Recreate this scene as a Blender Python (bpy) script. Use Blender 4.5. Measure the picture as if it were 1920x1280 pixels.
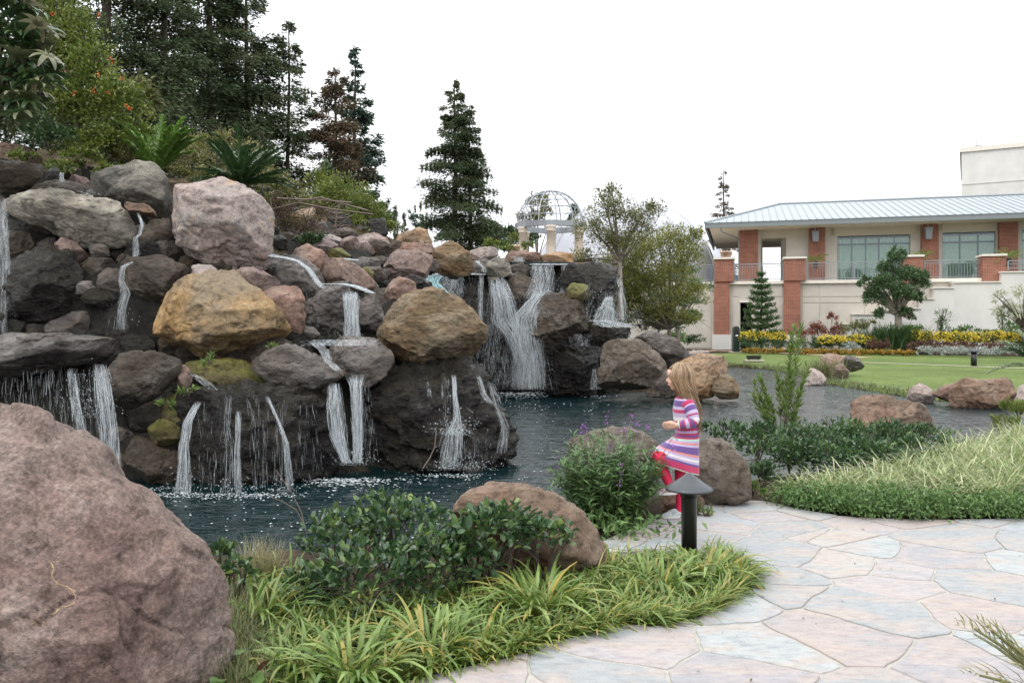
import bpy, bmesh, math, random
import numpy as np
from mathutils import Vector, Matrix

for _o in list(bpy.data.objects):
    bpy.data.objects.remove(_o, do_unlink=True)
S = bpy.context.scene
COL = S.collection

# ------------------------------------------------------------------ camera
# Survey of the place: eye 1.5 m above the patio, horizon at row 605 of the
# 1920 px wide photograph, focal length 1500 px.
F, HZ, CH = 1500.0, 605.0, 1.5
cam_d = bpy.data.cameras.new('camera')
cam_d.sensor_width = 36.0
cam_d.lens = 36.0 * F / 1920.0
cam_d.shift_y = -(640.0 - HZ) / 1920.0
cam_d.clip_start = 0.05
cam_d.clip_end = 5000
cam = bpy.data.objects.new('camera', cam_d)
COL.objects.link(cam)
cam.location = (0, 0, CH)
cam.rotation_euler = (math.radians(90), 0, 0)
S.camera = cam

# ------------------------------------------------------------------ overcast sky
W = bpy.data.worlds.new('World'); S.world = W; W.use_nodes = True
wn = W.node_tree; wn.nodes.clear()
SUN_EL, SUN_ROT = math.radians(52), math.radians(35)
sky = wn.nodes.new('ShaderNodeTexSky'); sky.sky_type = 'NISHITA'; sky.sun_disc = False
sky.sun_elevation = SUN_EL; sky.sun_rotation = SUN_ROT; sky.dust_density = 3.0
tc = wn.nodes.new('ShaderNodeTexCoord')
cl = wn.nodes.new('ShaderNodeTexNoise'); cl.inputs['Scale'].default_value = 2.2; cl.inputs['Detail'].default_value = 6
mp = wn.nodes.new('ShaderNodeMapping'); mp.inputs['Scale'].default_value = (1, 1, 2.5)
cr = wn.nodes.new('ShaderNodeValToRGB')
cr.color_ramp.elements[0].position = 0.35; cr.color_ramp.elements[0].color = (0.86, 0.9, 0.95, 1)
cr.color_ramp.elements[1].position = 0.62; cr.color_ramp.elements[1].color = (1, 1, 1, 1)
sc_ = wn.nodes.new('ShaderNodeVectorMath'); sc_.operation = 'SCALE'
# overcast sky: brighter towards the zenith than at the horizon
sep = wn.nodes.new('ShaderNodeSeparateXYZ'); mr = wn.nodes.new('ShaderNodeMapRange')
mr.inputs['From Min'].default_value = 0.0; mr.inputs['From Max'].default_value = 1.0
mr.inputs['To Min'].default_value = 12.0; mr.inputs['To Max'].default_value = 25.0
wn.links.new(tc.outputs['Generated'], sep.inputs[0]); wn.links.new(sep.outputs['Z'], mr.inputs['Value']); wn.links.new(mr.outputs[0], sc_.inputs['Scale'])
mx = wn.nodes.new('ShaderNodeMixRGB'); mx.inputs['Fac'].default_value = 0.9
bg = wn.nodes.new('ShaderNodeBackground'); bg.inputs['Strength'].default_value = 0.1
wo = wn.nodes.new('ShaderNodeOutputWorld')
L_ = wn.links.new
L_(tc.outputs['Generated'], mp.inputs['Vector']); L_(mp.outputs['Vector'], cl.inputs['Vector'])
L_(cl.outputs['Fac'], cr.inputs['Fac']); L_(cr.outputs['Color'], sc_.inputs[0])
L_(sky.outputs['Color'], mx.inputs['Color1']); L_(sc_.outputs['Vector'], mx.inputs['Color2'])
L_(mx.outputs['Color'], bg.inputs['Color']); L_(bg.outputs['Background'], wo.inputs['Surface'])

sun_d = bpy.data.lights.new('sun', 'SUN'); sun_d.energy = 1.0; sun_d.angle = math.radians(25); sun_d.color = (1, 0.96, 0.9)
sun = bpy.data.objects.new('sun', sun_d); COL.objects.link(sun)
_sd = Vector((math.sin(SUN_ROT) * math.cos(SUN_EL), math.cos(SUN_ROT) * math.cos(SUN_EL), math.sin(SUN_EL)))
_sd = Vector((-0.35, -0.45, 0.82)).normalized()
sun.rotation_euler = _sd.to_track_quat('Z', 'Y').to_euler()
sky.sun_rotation = math.atan2(_sd.x, _sd.y)
sun.location = (0, 0, 40)

S.view_settings.view_transform = 'Standard'
S.view_settings.look = 'None'
S.view_settings.exposure = 0.35
S.view_settings.gamma = 1.0
S.view_settings.use_curve_mapping = False
S.cycles.max_bounces = 6
S.cycles.diffuse_bounces = 3
S.cycles.transparent_max_bounces = 12
S.cycles.use_denoising = True

R = random.Random(7)
NR = np.random.default_rng(11)

def P(px, py, d):
    """A surveyed point: photograph column, row and distance in metres."""
    return Vector(((px - 960) / F * d, d, CH - (py - HZ) / F * d))

def ZPX(py, d): return CH - (py - HZ) / F * d
def XPX(px, d): return (px - 960) / F * d

# ------------------------------------------------------------------ noise
_perm = np.random.default_rng(3).permutation(256).astype(np.int64)
_perm = np.concatenate([_perm, _perm])
_g = np.random.default_rng(4).normal(size=(256, 3)); _g /= np.linalg.norm(_g, axis=1)[:, None]

def pn(p):
    p = np.asarray(p, float); i = np.floor(p).astype(np.int64); f = p - i; i &= 255
    u = f * f * f * (f * (f * 6 - 15) + 10)
    out = 0
    for a in (0, 1):
        wx = u[:, 0] if a else 1 - u[:, 0]
        for b in (0, 1):
            wy = u[:, 1] if b else 1 - u[:, 1]
            for c in (0, 1):
                wz = u[:, 2] if c else 1 - u[:, 2]
                h = _perm[_perm[_perm[(i[:, 0] + a) & 255] + ((i[:, 1] + b) & 255)] + ((i[:, 2] + c) & 255)]
                g = _g[h]
                out = out + wx * wy * wz * (g[:, 0] * (f[:, 0] - a) + g[:, 1] * (f[:, 1] - b) + g[:, 2] * (f[:, 2] - c))
    return out * 1.5

def fbm(p, o=4, lac=2.1, gain=0.5):
    s = 0; a = 1.0; p = np.asarray(p, float)
    for k in range(o):
        s = s + a * pn(p + 17.3 * k); p = p * lac; a *= gain
    return s

def ridged(p, o=4, lac=2.1, gain=0.5):
    s = 0; a = 1.0; p = np.asarray(p, float)
    for k in range(o):
        s = s + a * (1 - 2 * np.abs(pn(p + 9.1 * k))); p = p * lac; a *= gain
    return s

# ------------------------------------------------------------------ mesh helpers
class MB:
    """Collects polygons and builds ONE mesh object."""
    def __init__(s): s.V = []; s.F = []; s.R = []; s.M = []; s.n = 0
    def add(s, V, Fc, rnd=0.5, mat=0):
        V = np.asarray(V, float).reshape(-1, 3)
        Fc = np.asarray(Fc, np.int64)
        if Fc.ndim == 1: Fc = Fc[None]
        s.V.append(V); s.F.append(Fc + s.n); s.n += len(V)
        s.R.append(np.broadcast_to(np.asarray(rnd, float), (len(Fc),)).copy())
        s.M.append(np.broadcast_to(np.asarray(mat, np.int64), (len(Fc),)).copy())
    def polys(s, V, faces, rnd=0.5, mat=0):
        V = np.asarray(V, float).reshape(-1, 3); base = s.n
        s.V.append(V); s.n += len(V)
        for f in faces:
            s.F.append(np.asarray([f], np.int64) + base); s.R.append(np.array([rnd], float)); s.M.append(np.array([mat]))
    def box(s, c, size, rot=None, rnd=0.5, mat=0, taper=1.0):
        hx, hy, hz = size[0] / 2, size[1] / 2, size[2] / 2
        V = np.array([[-hx, -hy, -hz], [hx, -hy, -hz], [hx, hy, -hz], [-hx, hy, -hz],
                      [-hx * taper, -hy * taper, hz], [hx * taper, -hy * taper, hz], [hx * taper, hy * taper, hz], [-hx * taper, hy * taper, hz]])
        if rot is not None: V = V @ np.array(rot).T
        s.add(V + np.array(c), [[0, 3, 2, 1], [4, 5, 6, 7], [0, 1, 5, 4], [1, 2, 6, 5], [2, 3, 7, 6], [3, 0, 4, 7]], rnd, mat)
    def tube(s, pts, rad, n=6, rnd=0.5, mat=0, cap=True):
        pts = np.asarray(pts, float); m = len(pts)
        rad = np.broadcast_to(np.asarray(rad, float), (m,))
        t = np.gradient(pts, axis=0); t /= np.linalg.norm(t, axis=1)[:, None] + 1e-9
        up = np.array([0, 0, 1.0]) if abs(t[0][2]) < 0.9 else np.array([1.0, 0, 0])
        a = np.cross(t, up); al = np.linalg.norm(a, axis=1); a /= al[:, None] + 1e-9
        if al.min() < 0.3:                       # carry the frame along where the path turns upright
            a0 = a[int(al.argmax())] if al[0] < 0.3 else a[0]
            for i_ in range(m):
                a0 = a0 - t[i_] * (a0 @ t[i_]); a0 = a0 / (np.linalg.norm(a0) + 1e-9); a[i_] = a0
        b = np.cross(t, a)
        th = np.linspace(0, 2 * np.pi, n, endpoint=False)
        V = pts[:, None] + rad[:, None, None] * (np.cos(th)[None, :, None] * a[:, None] + np.sin(th)[None, :, None] * b[:, None])
        V = V.reshape(-1, 3)
        i = np.arange(m - 1)[:, None] * n; j = np.arange(n)[None]; jn = (j + 1) % n
        Q = np.stack([i + j, i + jn, i + n + jn, i + n + j], -1).reshape(-1, 4)
        base = s.n; s.add(V, Q, rnd, mat)
        if cap:
            for ring, flip in ((np.arange(n), 0), (np.arange(n) + (m - 1) * n, 1)):
                f = ring[::-1] if flip == 0 else ring
                s.F.append((f + base)[None]); s.R.append(np.array([float(np.mean(rnd))])); s.M.append(np.array([mat]))
    def lathe(s, prof, c=(0, 0, 0), n=24, rnd=0.5, mat=0):
        prof = np.asarray(prof, float); m = len(prof)
        th = np.linspace(0, 2 * np.pi, n, endpoint=False)
        V = np.stack([prof[:, 0][:, None] * np.cos(th), prof[:, 0][:, None] * np.sin(th), np.repeat(prof[:, 1][:, None], n, 1)], -1).reshape(-1, 3) + np.array(c)
        i = np.arange(m - 1)[:, None] * n; j = np.arange(n)[None]; jn = (j + 1) % n
        s.add(V, np.stack([i + j, i + jn, i + n + jn, i + n + j], -1).reshape(-1, 4), rnd, mat)
    def prism(s, poly, z0, z1, rnd=0.5, mat=0, inset=0.0):
        poly = np.asarray(poly, float); n = len(poly)
        top = poly
        if inset:
            c = poly.mean(0); d = poly - c; L = np.linalg.norm(d, axis=1)[:, None]; top = c + d * (1 - inset / np.maximum(L, 1e-6))
        V = np.concatenate([np.c_[poly, np.full(n, z0)], np.c_[poly, np.full(n, z1 - inset)], np.c_[top, np.full(n, z1)]])
        fs = [[i, (i + 1) % n, n + (i + 1) % n, n + i] for i in range(n)] + [[n + i, n + (i + 1) % n, 2 * n + (i + 1) % n, 2 * n + i] for i in range(n)]
        fs.append(list(range(2 * n, 3 * n)))
        s.polys(V, fs, rnd, mat)
    def build(s, name, mats, parent=None, smooth=False, loc=None):
        me = mesh_from(name, s, mats, smooth, loc)
        return link(name, me, parent, loc)

def mesh_from(name, s, mats, smooth=False, loc=None):
    V = np.concatenate(s.V) if s.V else np.zeros((0, 3))
    if loc is not None: V = V - np.array(loc)
    me = bpy.data.meshes.new(name)
    me.vertices.add(len(V)); me.vertices.foreach_set('co', V.astype(np.float32).ravel())
    sizes = np.concatenate([np.full(len(f), f.shape[1]) for f in s.F]); idx = np.concatenate([f.ravel() for f in s.F])
    me.loops.add(len(idx)); me.loops.foreach_set('vertex_index', idx.astype(np.int32))
    st = np.concatenate([[0], np.cumsum(sizes)[:-1]])
    me.polygons.add(len(sizes)); me.polygons.foreach_set('loop_start', st.astype(np.int32))
    me.polygons.foreach_set('material_index', np.concatenate(s.M).astype(np.int32))
    me.polygons.foreach_set('use_smooth', np.full(len(sizes), smooth))
    me.update(calc_edges=True); me.validate()
    a = me.attributes.new('rnd', 'FLOAT', 'FACE')
    r = np.concatenate(s.R).astype(np.float32)
    if len(a.data) == len(r): a.data.foreach_set('value', r)
    for m in (mats if isinstance(mats, (list, tuple)) else [mats]): me.materials.append(m)
    return me

def link(name, me, parent=None, loc=None):
    o = bpy.data.objects.new(name, me); COL.objects.link(o)
    if loc is not None: o.location = loc
    if parent is not None: o.parent = parent
    return o

def thing(name, label, cat, loc=(0, 0, 0), rz=0.0, group=None):
    o = bpy.data.objects.new(name, None); COL.objects.link(o)
    o.location = loc; o.rotation_euler = (0, 0, rz); o.empty_display_size = 0.1
    return tag(o, label, cat, group)

def tag(o, label=None, cat=None, group=None, kind=None):
    if label: o['label'] = label
    if cat: o['category'] = cat
    if group: o['group'] = group
    if kind: o['kind'] = kind
    return o

# ------------------------------------------------------------------ material helpers
class NT:
    def __init__(s, name):
        s.m = bpy.data.materials.new(name); s.m.use_nodes = True; s.t = s.m.node_tree; s.t.nodes.clear()
        s.out = s.t.nodes.new('ShaderNodeOutputMaterial')
    def n(s, typ, props=None, **inp):
        nd = s.t.nodes.new(typ)
        for k, v in (props or {}).items(): setattr(nd, k, v)
        for k, v in inp.items():
            k = k.replace('_', ' ')
            if isinstance(v, bpy.types.NodeSocket): s.t.links.new(v, nd.inputs[k])
            else: nd.inputs[k].default_value = v
        return nd
    def l(s, a, b): s.t.links.new(a, b)
    def ramp(s, fac, stops, interp='LINEAR'):
        nd = s.t.nodes.new('ShaderNodeValToRGB'); nd.color_ramp.interpolation = interp
        e = nd.color_ramp.elements
        while len(e) < len(stops): e.new(0.5)
        for i, (p, c) in enumerate(stops):
            e[i].position = p; e[i].color = (*c, 1) if len(c) == 3 else c
        s.l(fac, nd.inputs['Fac']); return nd.outputs['Color']
    def mix(s, fac, a, b, mode='MIX'):
        nd = s.t.nodes.new('ShaderNodeMixRGB'); nd.blend_type = mode
        for i, v in enumerate((fac, a, b)):
            if isinstance(v, bpy.types.NodeSocket): s.l(v, nd.inputs[i])
            elif i == 0: nd.inputs[0].default_value = v
            else: nd.inputs[i].default_value = (*v, 1)
        return nd.outputs['Color']
    def math(s, op, a, b=0.0, clamp=False):
        nd = s.t.nodes.new('ShaderNodeMath'); nd.operation = op; nd.use_clamp = clamp
        for i, v in enumerate((a, b)):
            if isinstance(v, bpy.types.NodeSocket): s.l(v, nd.inputs[i])
            else: nd.inputs[i].default_value = v
        return nd.outputs[0]
    def bsdf(s, **inp):
        nd = s.n('ShaderNodeBsdfPrincipled', None, **inp); s.l(nd.outputs[0], s.out.inputs['Surface']); return nd

def objco(t, jitter=True):
    c = t.n('ShaderNodeTexCoord').outputs['Object']
    if not jitter: return c
    oi = t.n('ShaderNodeObjectInfo').outputs['Random']
    o = t.math('MULTIPLY', oi, 37.0)
    cx = t.n('ShaderNodeCombineXYZ', None, X=o, Y=o, Z=o)
    return t.n('ShaderNodeVectorMath', {'operation': 'ADD'}).outputs[0] if False else _vadd(t, c, cx.outputs[0])
def _vadd(t, a, b):
    nd = t.n('ShaderNodeVectorMath', {'operation': 'ADD'}); t.l(a, nd.inputs[0]); t.l(b, nd.inputs[1]); return nd.outputs[0]

def flat_mat(name, col, rough=0.6, metal=0.0, var=0.12, scale=6.0, bump=0.1, spec=0.5):
    t = NT(name); co = objco(t)
    nz = t.n('ShaderNodeTexNoise', None, Vector=co, Scale=scale, Detail=6.0)
    lo = tuple(c * (1 - var) for c in col); hi = tuple(min(1, c * (1 + var)) for c in col)
    c = t.ramp(nz.outputs['Fac'], [(0.3, lo), (0.7, hi)])
    bp = t.n('ShaderNodeBump', None, Strength=bump, Distance=0.01, Height=nz.outputs['Fac'])
    b = t.bsdf(Base_Color=c, Roughness=rough, Metallic=metal, Normal=bp.outputs[0])
    b.inputs['Specular IOR Level'].default_value = spec
    return t.m

def leaf_mat(name, cols, use='attr', rough=0.42, trans=0.25, spec=0.5):
    t = NT(name)
    if use == 'attr': r = t.n('ShaderNodeAttribute', {'attribute_name': 'rnd'}).outputs['Fac']
    else: r = t.n('ShaderNodeObjectInfo').outputs['Random']
    k = len(cols)
    c = t.ramp(r, [(i / (k - 1), tuple(min(0.8, v * 1.2) for v in cols[i])) for i in range(k)])
    co = t.n('ShaderNodeTexCoord').outputs['Object']
    nz = t.n('ShaderNodeTexNoise', None, Vector=co, Scale=9.0, Detail=2.0)
    v = t.ramp(nz.outputs['Fac'], [(0.3, (0.75, 0.75, 0.75)), (0.7, (1.2, 1.2, 1.15))])
    c = t.mix(1.0, c, v, 'MULTIPLY')
    b = t.n('ShaderNodeBsdfPrincipled', None, Base_Color=c, Roughness=rough)
    b.inputs['Specular IOR Level'].default_value = spec
    tr = t.n('ShaderNodeBsdfTranslucent', None, Color=c)
    ms = t.n('ShaderNodeMixShader', None, Fac=trans)
    t.l(b.outputs[0], ms.inputs[1]); t.l(tr.outputs[0], ms.inputs[2]); t.l(ms.outputs[0], t.out.inputs['Surface'])
    return t.m
# ------------------------------------------------------------------ rock materials
def rock_mat(name, c, patch=None, patch_amt=0.45, wet=0.0, scale=2.2, bump=0.55, moss=0.0, speck=0.25, strata=0.0, vein=None):
    """c: four colours from dark to light; patch: colour of large stains."""
    t = NT(name); co = objco(t)
    wco = co
    if strata:
        mp_ = t.n('ShaderNodeMapping', None, Vector=co); mp_.inputs['Scale'].default_value = (1, 1, 1 + strata); mp_.inputs['Rotation'].default_value = (0.3, 0.5, 0); wco = mp_.outputs[0]
    n1 = t.n('ShaderNodeTexNoise', None, Vector=wco, Scale=scale, Detail=12.0, Roughness=0.68, Distortion=0.15)
    n2 = t.n('ShaderNodeTexNoise', None, Vector=co, Scale=scale * 0.42, Detail=7.0, Roughness=0.62, Distortion=0.25)
    n3 = t.n('ShaderNodeTexNoise', None, Vector=co, Scale=scale * 26, Detail=4.0, Roughness=0.7)
    n4 = t.n('ShaderNodeTexNoise', None, Vector=wco, Scale=scale * 4.5, Detail=9.0, Roughness=0.7, Distortion=0.05)
    col = t.ramp(n1.outputs['Fac'], [(0.30, c[0]), (0.44, c[1]), (0.55, c[2]), (0.68, c[3])])
    if patch:
        f = t.ramp(n2.outputs['Fac'], [(0.5 - 0.12, (0, 0, 0)), (0.5 + 0.12, (1, 1, 1))])
        f = t.math('MULTIPLY', f, patch_amt * 1.6, True)
        col = t.mix(f, col, patch)
    cr_ = t.ramp(n4.outputs['Fac'], [(0.33, (0.40, 0.38, 0.37)), (0.47, (0.95, 0.95, 0.95)), (0.66, (1.18, 1.15, 1.12))])
    col = t.mix(1.0, col, cr_, 'MULTIPLY')
    sp = t.ramp(n3.outputs['Fac'], [(0.3, (1 - speck,) * 3), (0.5, (1, 1, 1)), (0.72, (1 + speck * 1.4,) * 3)])
    col = t.mix(1.0, col, sp, 'MULTIPLY')
    if vein:
        w = t.n('ShaderNodeTexNoise', None, Vector=co, Scale=1.1, Detail=4.0, Distortion=1.0)
        v = t.math('ABSOLUTE', t.math('SUBTRACT', w.outputs['Fac'], 0.5))
        vf = t.ramp(v, [(0.0, (1, 1, 1)), (0.010, (0, 0, 0))])
        gate = t.ramp(n2.outputs['Fac'], [(0.54, (0, 0, 0)), (0.6, (1, 1, 1))])
        col = t.mix(t.math('MULTIPLY', vf, gate), col, vein)
    if moss:
        geo = t.n('ShaderNodeNewGeometry'); sx = t.n('ShaderNodeSeparateXYZ', None, Vector=geo.outputs['Normal'])
        up = t.math('ADD', t.math('MULTIPLY', sx.outputs['Z'], 0.35), n2.outputs['Fac'])
        mf = t.math('MULTIPLY', t.ramp(up, [(0.55, (0, 0, 0)), (0.72, (1, 1, 1))]), moss, True)
        mc = t.ramp(n4.outputs['Fac'], [(0.3, (0.04, 0.05, 0.012)), (0.6, (0.13, 0.12, 0.03)), (0.8, (0.22, 0.17, 0.05))])
        col = t.mix(mf, col, mc)
    vo = t.n('ShaderNodeTexVoronoi', {'feature': 'F1'}, Vector=wco, Scale=scale * 3.2)
    vo2 = t.n('ShaderNodeTexVoronoi', {'feature': 'F1'}, Vector=co, Scale=scale * 11.0)
    h = t.math('ADD', t.math('MULTIPLY', n4.outputs['Fac'], 0.8), t.math('MULTIPLY', n3.outputs['Fac'], 0.14))
    h = t.math('ADD', h, t.math('ADD', t.math('MULTIPLY', vo.outputs['Distance'], 0.35), t.math('MULTIPLY', vo2.outputs['Distance'], 0.10)))
    h = t.math('ADD', h, t.math('MULTIPLY', n1.outputs['Fac'], 1.0))
    bp = t.n('ShaderNodeBump', None, Strength=min(1.0, bump * 1.25), Distance=0.2 / scale, Height=h)
    if wet:
        rg = t.ramp(n4.outputs['Fac'], [(0.4, (0.72 - 0.56 * wet,) * 3), (0.6, (0.55 - 0.49 * wet,) * 3)])
    else:
        rg = t.ramp(n4.outputs['Fac'], [(0.3, (0.9,) * 3), (0.7, (0.75,) * 3)])
    b = t.bsdf(Base_Color=col, Roughness=rg, Normal=bp.outputs[0])
    b.inputs['Specular IOR Level'].default_value = 0.25 + 0.12 * max(0.0, wet - 0.5)
    return t.m

RM = {
 'fill': rock_mat('stone_shaded', [(0.004, 0.0035, 0.003), (0.009, 0.008, 0.007), (0.016, 0.014, 0.012), (0.03, 0.026, 0.022)], (0.018, 0.018, 0.01), 0.4, scale=2.5, bump=0.8),  # near-black brown; the crevice shade between boulders is put into the colour
 'pink':   rock_mat('stone_pink', [(0.13, 0.085, 0.075), (0.25, 0.18, 0.16), (0.34, 0.26, 0.235), (0.44, 0.37, 0.33)], (0.32, 0.29, 0.27), 0.5, vein=(0.45, 0.28, 0.16)),
 'tan':    rock_mat('stone_tan', [(0.10, 0.095, 0.08), (0.21, 0.19, 0.155), (0.31, 0.285, 0.235), (0.42, 0.39, 0.33)], (0.13, 0.125, 0.115), 0.5, strata=0.8),
 'ochre':  rock_mat('stone_ochre', [(0.11, 0.075, 0.04), (0.24, 0.15, 0.065), (0.36, 0.23, 0.10), (0.42, 0.32, 0.19)], (0.20, 0.165, 0.12), 0.55),
 'brown':  rock_mat('stone_olive', [(0.065, 0.052, 0.036), (0.14, 0.11, 0.075), (0.20, 0.165, 0.115), (0.27, 0.235, 0.18)], (0.21, 0.12, 0.05), 0.4, strata=1.6),
 'red':    rock_mat('stone_red', [(0.10, 0.055, 0.042), (0.2, 0.115, 0.085), (0.27, 0.17, 0.13), (0.36, 0.27, 0.22)], (0.2, 0.16, 0.14), 0.45),
 'orange': rock_mat('stone_orange', [(0.15, 0.085, 0.04), (0.29, 0.165, 0.075), (0.37, 0.22, 0.11), (0.44, 0.34, 0.24)], (0.25, 0.22, 0.19), 0.4),
 'purple': rock_mat('stone_purple', [(0.075, 0.055, 0.052), (0.15, 0.115, 0.11), (0.22, 0.17, 0.16), (0.31, 0.26, 0.245)], (0.2, 0.14, 0.11), 0.4),
 'grey':   rock_mat('stone_grey', [(0.03, 0.026, 0.024), (0.072, 0.064, 0.06), (0.13, 0.118, 0.112), (0.235, 0.218, 0.21)], (0.09, 0.07, 0.054), 0.4, wet=0.35, strata=1.0),
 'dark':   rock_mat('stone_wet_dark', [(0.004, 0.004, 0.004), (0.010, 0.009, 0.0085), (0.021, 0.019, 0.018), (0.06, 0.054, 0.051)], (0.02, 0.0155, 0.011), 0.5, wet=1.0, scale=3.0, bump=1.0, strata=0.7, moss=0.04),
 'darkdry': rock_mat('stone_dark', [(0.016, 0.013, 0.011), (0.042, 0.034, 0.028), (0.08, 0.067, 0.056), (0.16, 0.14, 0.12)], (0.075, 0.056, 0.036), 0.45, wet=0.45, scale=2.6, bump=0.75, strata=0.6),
 'moss':   rock_mat('stone_mossy', [(0.03, 0.026, 0.018), (0.065, 0.055, 0.032), (0.11, 0.092, 0.05), (0.17, 0.14, 0.08)], (0.10, 0.085, 0.03), 0.6, wet=0.4, moss=1.0),
 'rust':   rock_mat('stone_rust', [(0.05, 0.025, 0.015), (0.13, 0.065, 0.03), (0.24, 0.13, 0.06), (0.36, 0.23, 0.13)], (0.14, 0.1, 0.08), 0.4, wet=0.3),
 'fore':   rock_mat('stone_rose_grey', [(0.125, 0.082, 0.072), (0.24, 0.165, 0.143), (0.315, 0.228, 0.20), (0.42, 0.35, 0.31)], (0.27, 0.215, 0.185), 0.6, scale=2.4, bump=0.85, speck=0.4),
 'bank':   rock_mat('stone_bank', [(0.085, 0.048, 0.034), (0.165, 0.098, 0.068), (0.23, 0.15, 0.11), (0.31, 0.23, 0.18)], (0.15, 0.13, 0.1), 0.4, scale=3.0),
 'bankg':  rock_mat('stone_bank_grey', [(0.05, 0.042, 0.034), (0.095, 0.08, 0.066), (0.145, 0.125, 0.105), (0.21, 0.185, 0.16)], (0.12, 0.09, 0.065), 0.4, scale=3.0),
}

# ------------------------------------------------------------------ rock geometry
_ico = {}
def ico(sub):
    if sub not in _ico:
        bm = bmesh.new(); bmesh.ops.create_icosphere(bm, subdivisions=sub, radius=1.0)
        V = np.array([v.co[:] for v in bm.verts]); Fc = np.array([[v.index for v in f.verts] for f in bm.faces]); bm.free()
        V /= np.linalg.norm(V, axis=1)[:, None]
        _ico[sub] = (V, Fc)
    return _ico[sub]

ROCKS = []; POLYS = []      # (x, y, z, half height) of every built rock, for the mound below
def rock(label, poly, d, mat, thick=0.8, sub=5, seed=None, box=0.6, rough=1.0, facets=20, group=None, name='boulder', lean=0.0, fold=0.0, scale=1.1, planes=(), grit=0.0):
    """A boulder whose broad side is surveyed (poly) at distance d; thick = half depth / half width."""
    poly = np.array(poly, float); n_ = len(poly)
    seed = seed if seed is not None else int(abs(poly.sum())) % 9973
    rg = np.random.default_rng(seed)
    x0, y0 = poly.min(0); x1, y1 = poly.max(0)
    a = poly; b = np.roll(poly, -1, 0)
    cr2 = a[:, 0] * b[:, 1] - b[:, 0] * a[:, 1]; A = cr2.sum() / 2
    cx = ((a[:, 0] + b[:, 0]) * cr2).sum() / (6 * A); cy = ((a[:, 1] + b[:, 1]) * cr2).sum() / (6 * A)
    th = np.linspace(-np.pi, np.pi, 361)[:-1]
    Rr = np.zeros(360)
    for k, t in enumerate(th):
        dx, dy = math.cos(t), -math.sin(t); best = 0
        for i in range(n_):
            p, q = a[i], b[i]; ex, ey = q[0] - p[0], q[1] - p[1]
            den = dx * ey - dy * ex
            if abs(den) < 1e-9: continue
            s_ = ((p[0] - cx) * ey - (p[1] - cy) * ex) / den; u = ((p[0] - cx) * dy - (p[1] - cy) * dx) / den
            if -1e-6 <= u <= 1 + 1e-6 and s_ > best: best = s_
        Rr[k] = best
    ker = np.exp(-0.5 * (np.arange(-8, 9) / 2.5) ** 2); ker /= ker.sum()
    Rr = np.convolve(np.r_[Rr[-8:], Rr, Rr[:8]], ker, 'valid') / F * d * scale
    V, Fc = ico(sub)
    rho = np.sqrt(V[:, 0] ** 2 + V[:, 2] ** 2); t = np.arctan2(V[:, 2], V[:, 0])
    Rt = np.interp(t, np.r_[th, np.pi], np.r_[Rr, Rr[0]])
    size = math.sqrt((x1 - x0) * (y1 - y0)) / F * d / 2
    T = thick * size
    rad = Rt * np.power(np.maximum(rho, 1e-6), box)
    Q = np.stack([np.cos(t) * rad, np.sign(V[:, 1]) * np.power(np.abs(V[:, 1]), 0.8) * T, np.sin(t) * rad], 1)
    for k in range(facets):                      # broken faces
        az = rg.uniform(0, 2 * np.pi); tl = rg.uniform(0.3, 1.2)
        nrm = np.array([math.sin(tl) * math.cos(az), -math.cos(tl) if k % 4 else math.cos(tl), math.sin(tl) * math.sin(az)])
        s_ = Q @ nrm; off = s_.max() * rg.uniform(0.62, 0.93)
        ex = s_ - off; m = ex > 0
        Q[m] -= nrm * (ex[m] * 0.97)[:, None]
    for nrm, fr in planes:
        nrm = np.array(nrm, float); nrm /= np.linalg.norm(nrm); s_ = Q @ nrm; ex = s_ - s_.max() * fr; m = ex > 0; Q[m] -= nrm * (ex[m] * 0.97)[:, None]
    Q[:, 1] += lean * Q[:, 2]
    dirn = Q / (np.linalg.norm(Q * np.array([1, size / max(T, 1e-6), 1]), axis=1)[:, None] + 1e-9)
    q = Q / size + rg.uniform(0, 50, 3)
    amp = size * rough
    disp = 0.028 * fbm(q * 1.6, 3) + 0.022 * ridged(q * np.array([1.6, 1.6, 2.8]), 3) - 0.02 + 0.012 * fbm(q * 7, 3)
    n_c = pn(q * 1.15 + 3.3) + 0.35 * pn(q * 3.7 + 8); cw = 0.035
    disp = disp - 0.045 * np.exp(-(n_c / cw) ** 2) + 0.03 * np.tanh(n_c * 9)
    n_d = pn(q * 2.3 + 41) + 0.4 * pn(q * 6 + 2); disp = disp - 0.022 * np.exp(-(n_d / 0.05) ** 2) + 0.014 * np.tanh(n_d * 9)
    if fold: disp = disp + fold * (ridged(q * np.array([2.2, 2.2, 3.6]) + 0.5 * fbm(q * 2.4, 2)[:, None], 5) * 0.055 - 0.05) + fold * 0.02 * np.tanh(6 * pn(q * np.array([5, 5, 8])))
    if grit: disp = disp + grit * (0.02 * ridged(q * 4.2, 4) + 0.006 * fbm(q * 15, 3) - 0.015)
    if sub >= 6: disp = disp + 0.006 * ridged(q * 17, 3)
    dn = np.linalg.norm(dirn, axis=1)[:, None] + 1e-9
    Q = Q + dirn / dn * (disp * amp)[:, None]
    C = np.array([(cx - 960) / F * d, d, CH - (cy - HZ) / F * d])
    mb = MB(); mb.add(Q, Fc)
    o = mb.build(name, RM[mat], smooth=True); o.location = C
    tag(o, label, 'boulder' if name == 'boulder' else 'rock', group)
    POLYS.append((poly, d, label)); ROCKS.append((C[0], C[1], C[2], (y1 - y0) / F * d / 2, T))
    return o
GW = 'rocks of the waterfall'
GB = 'boulders on the near bank'
GL = 'rocks along the lawn shore'
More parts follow.
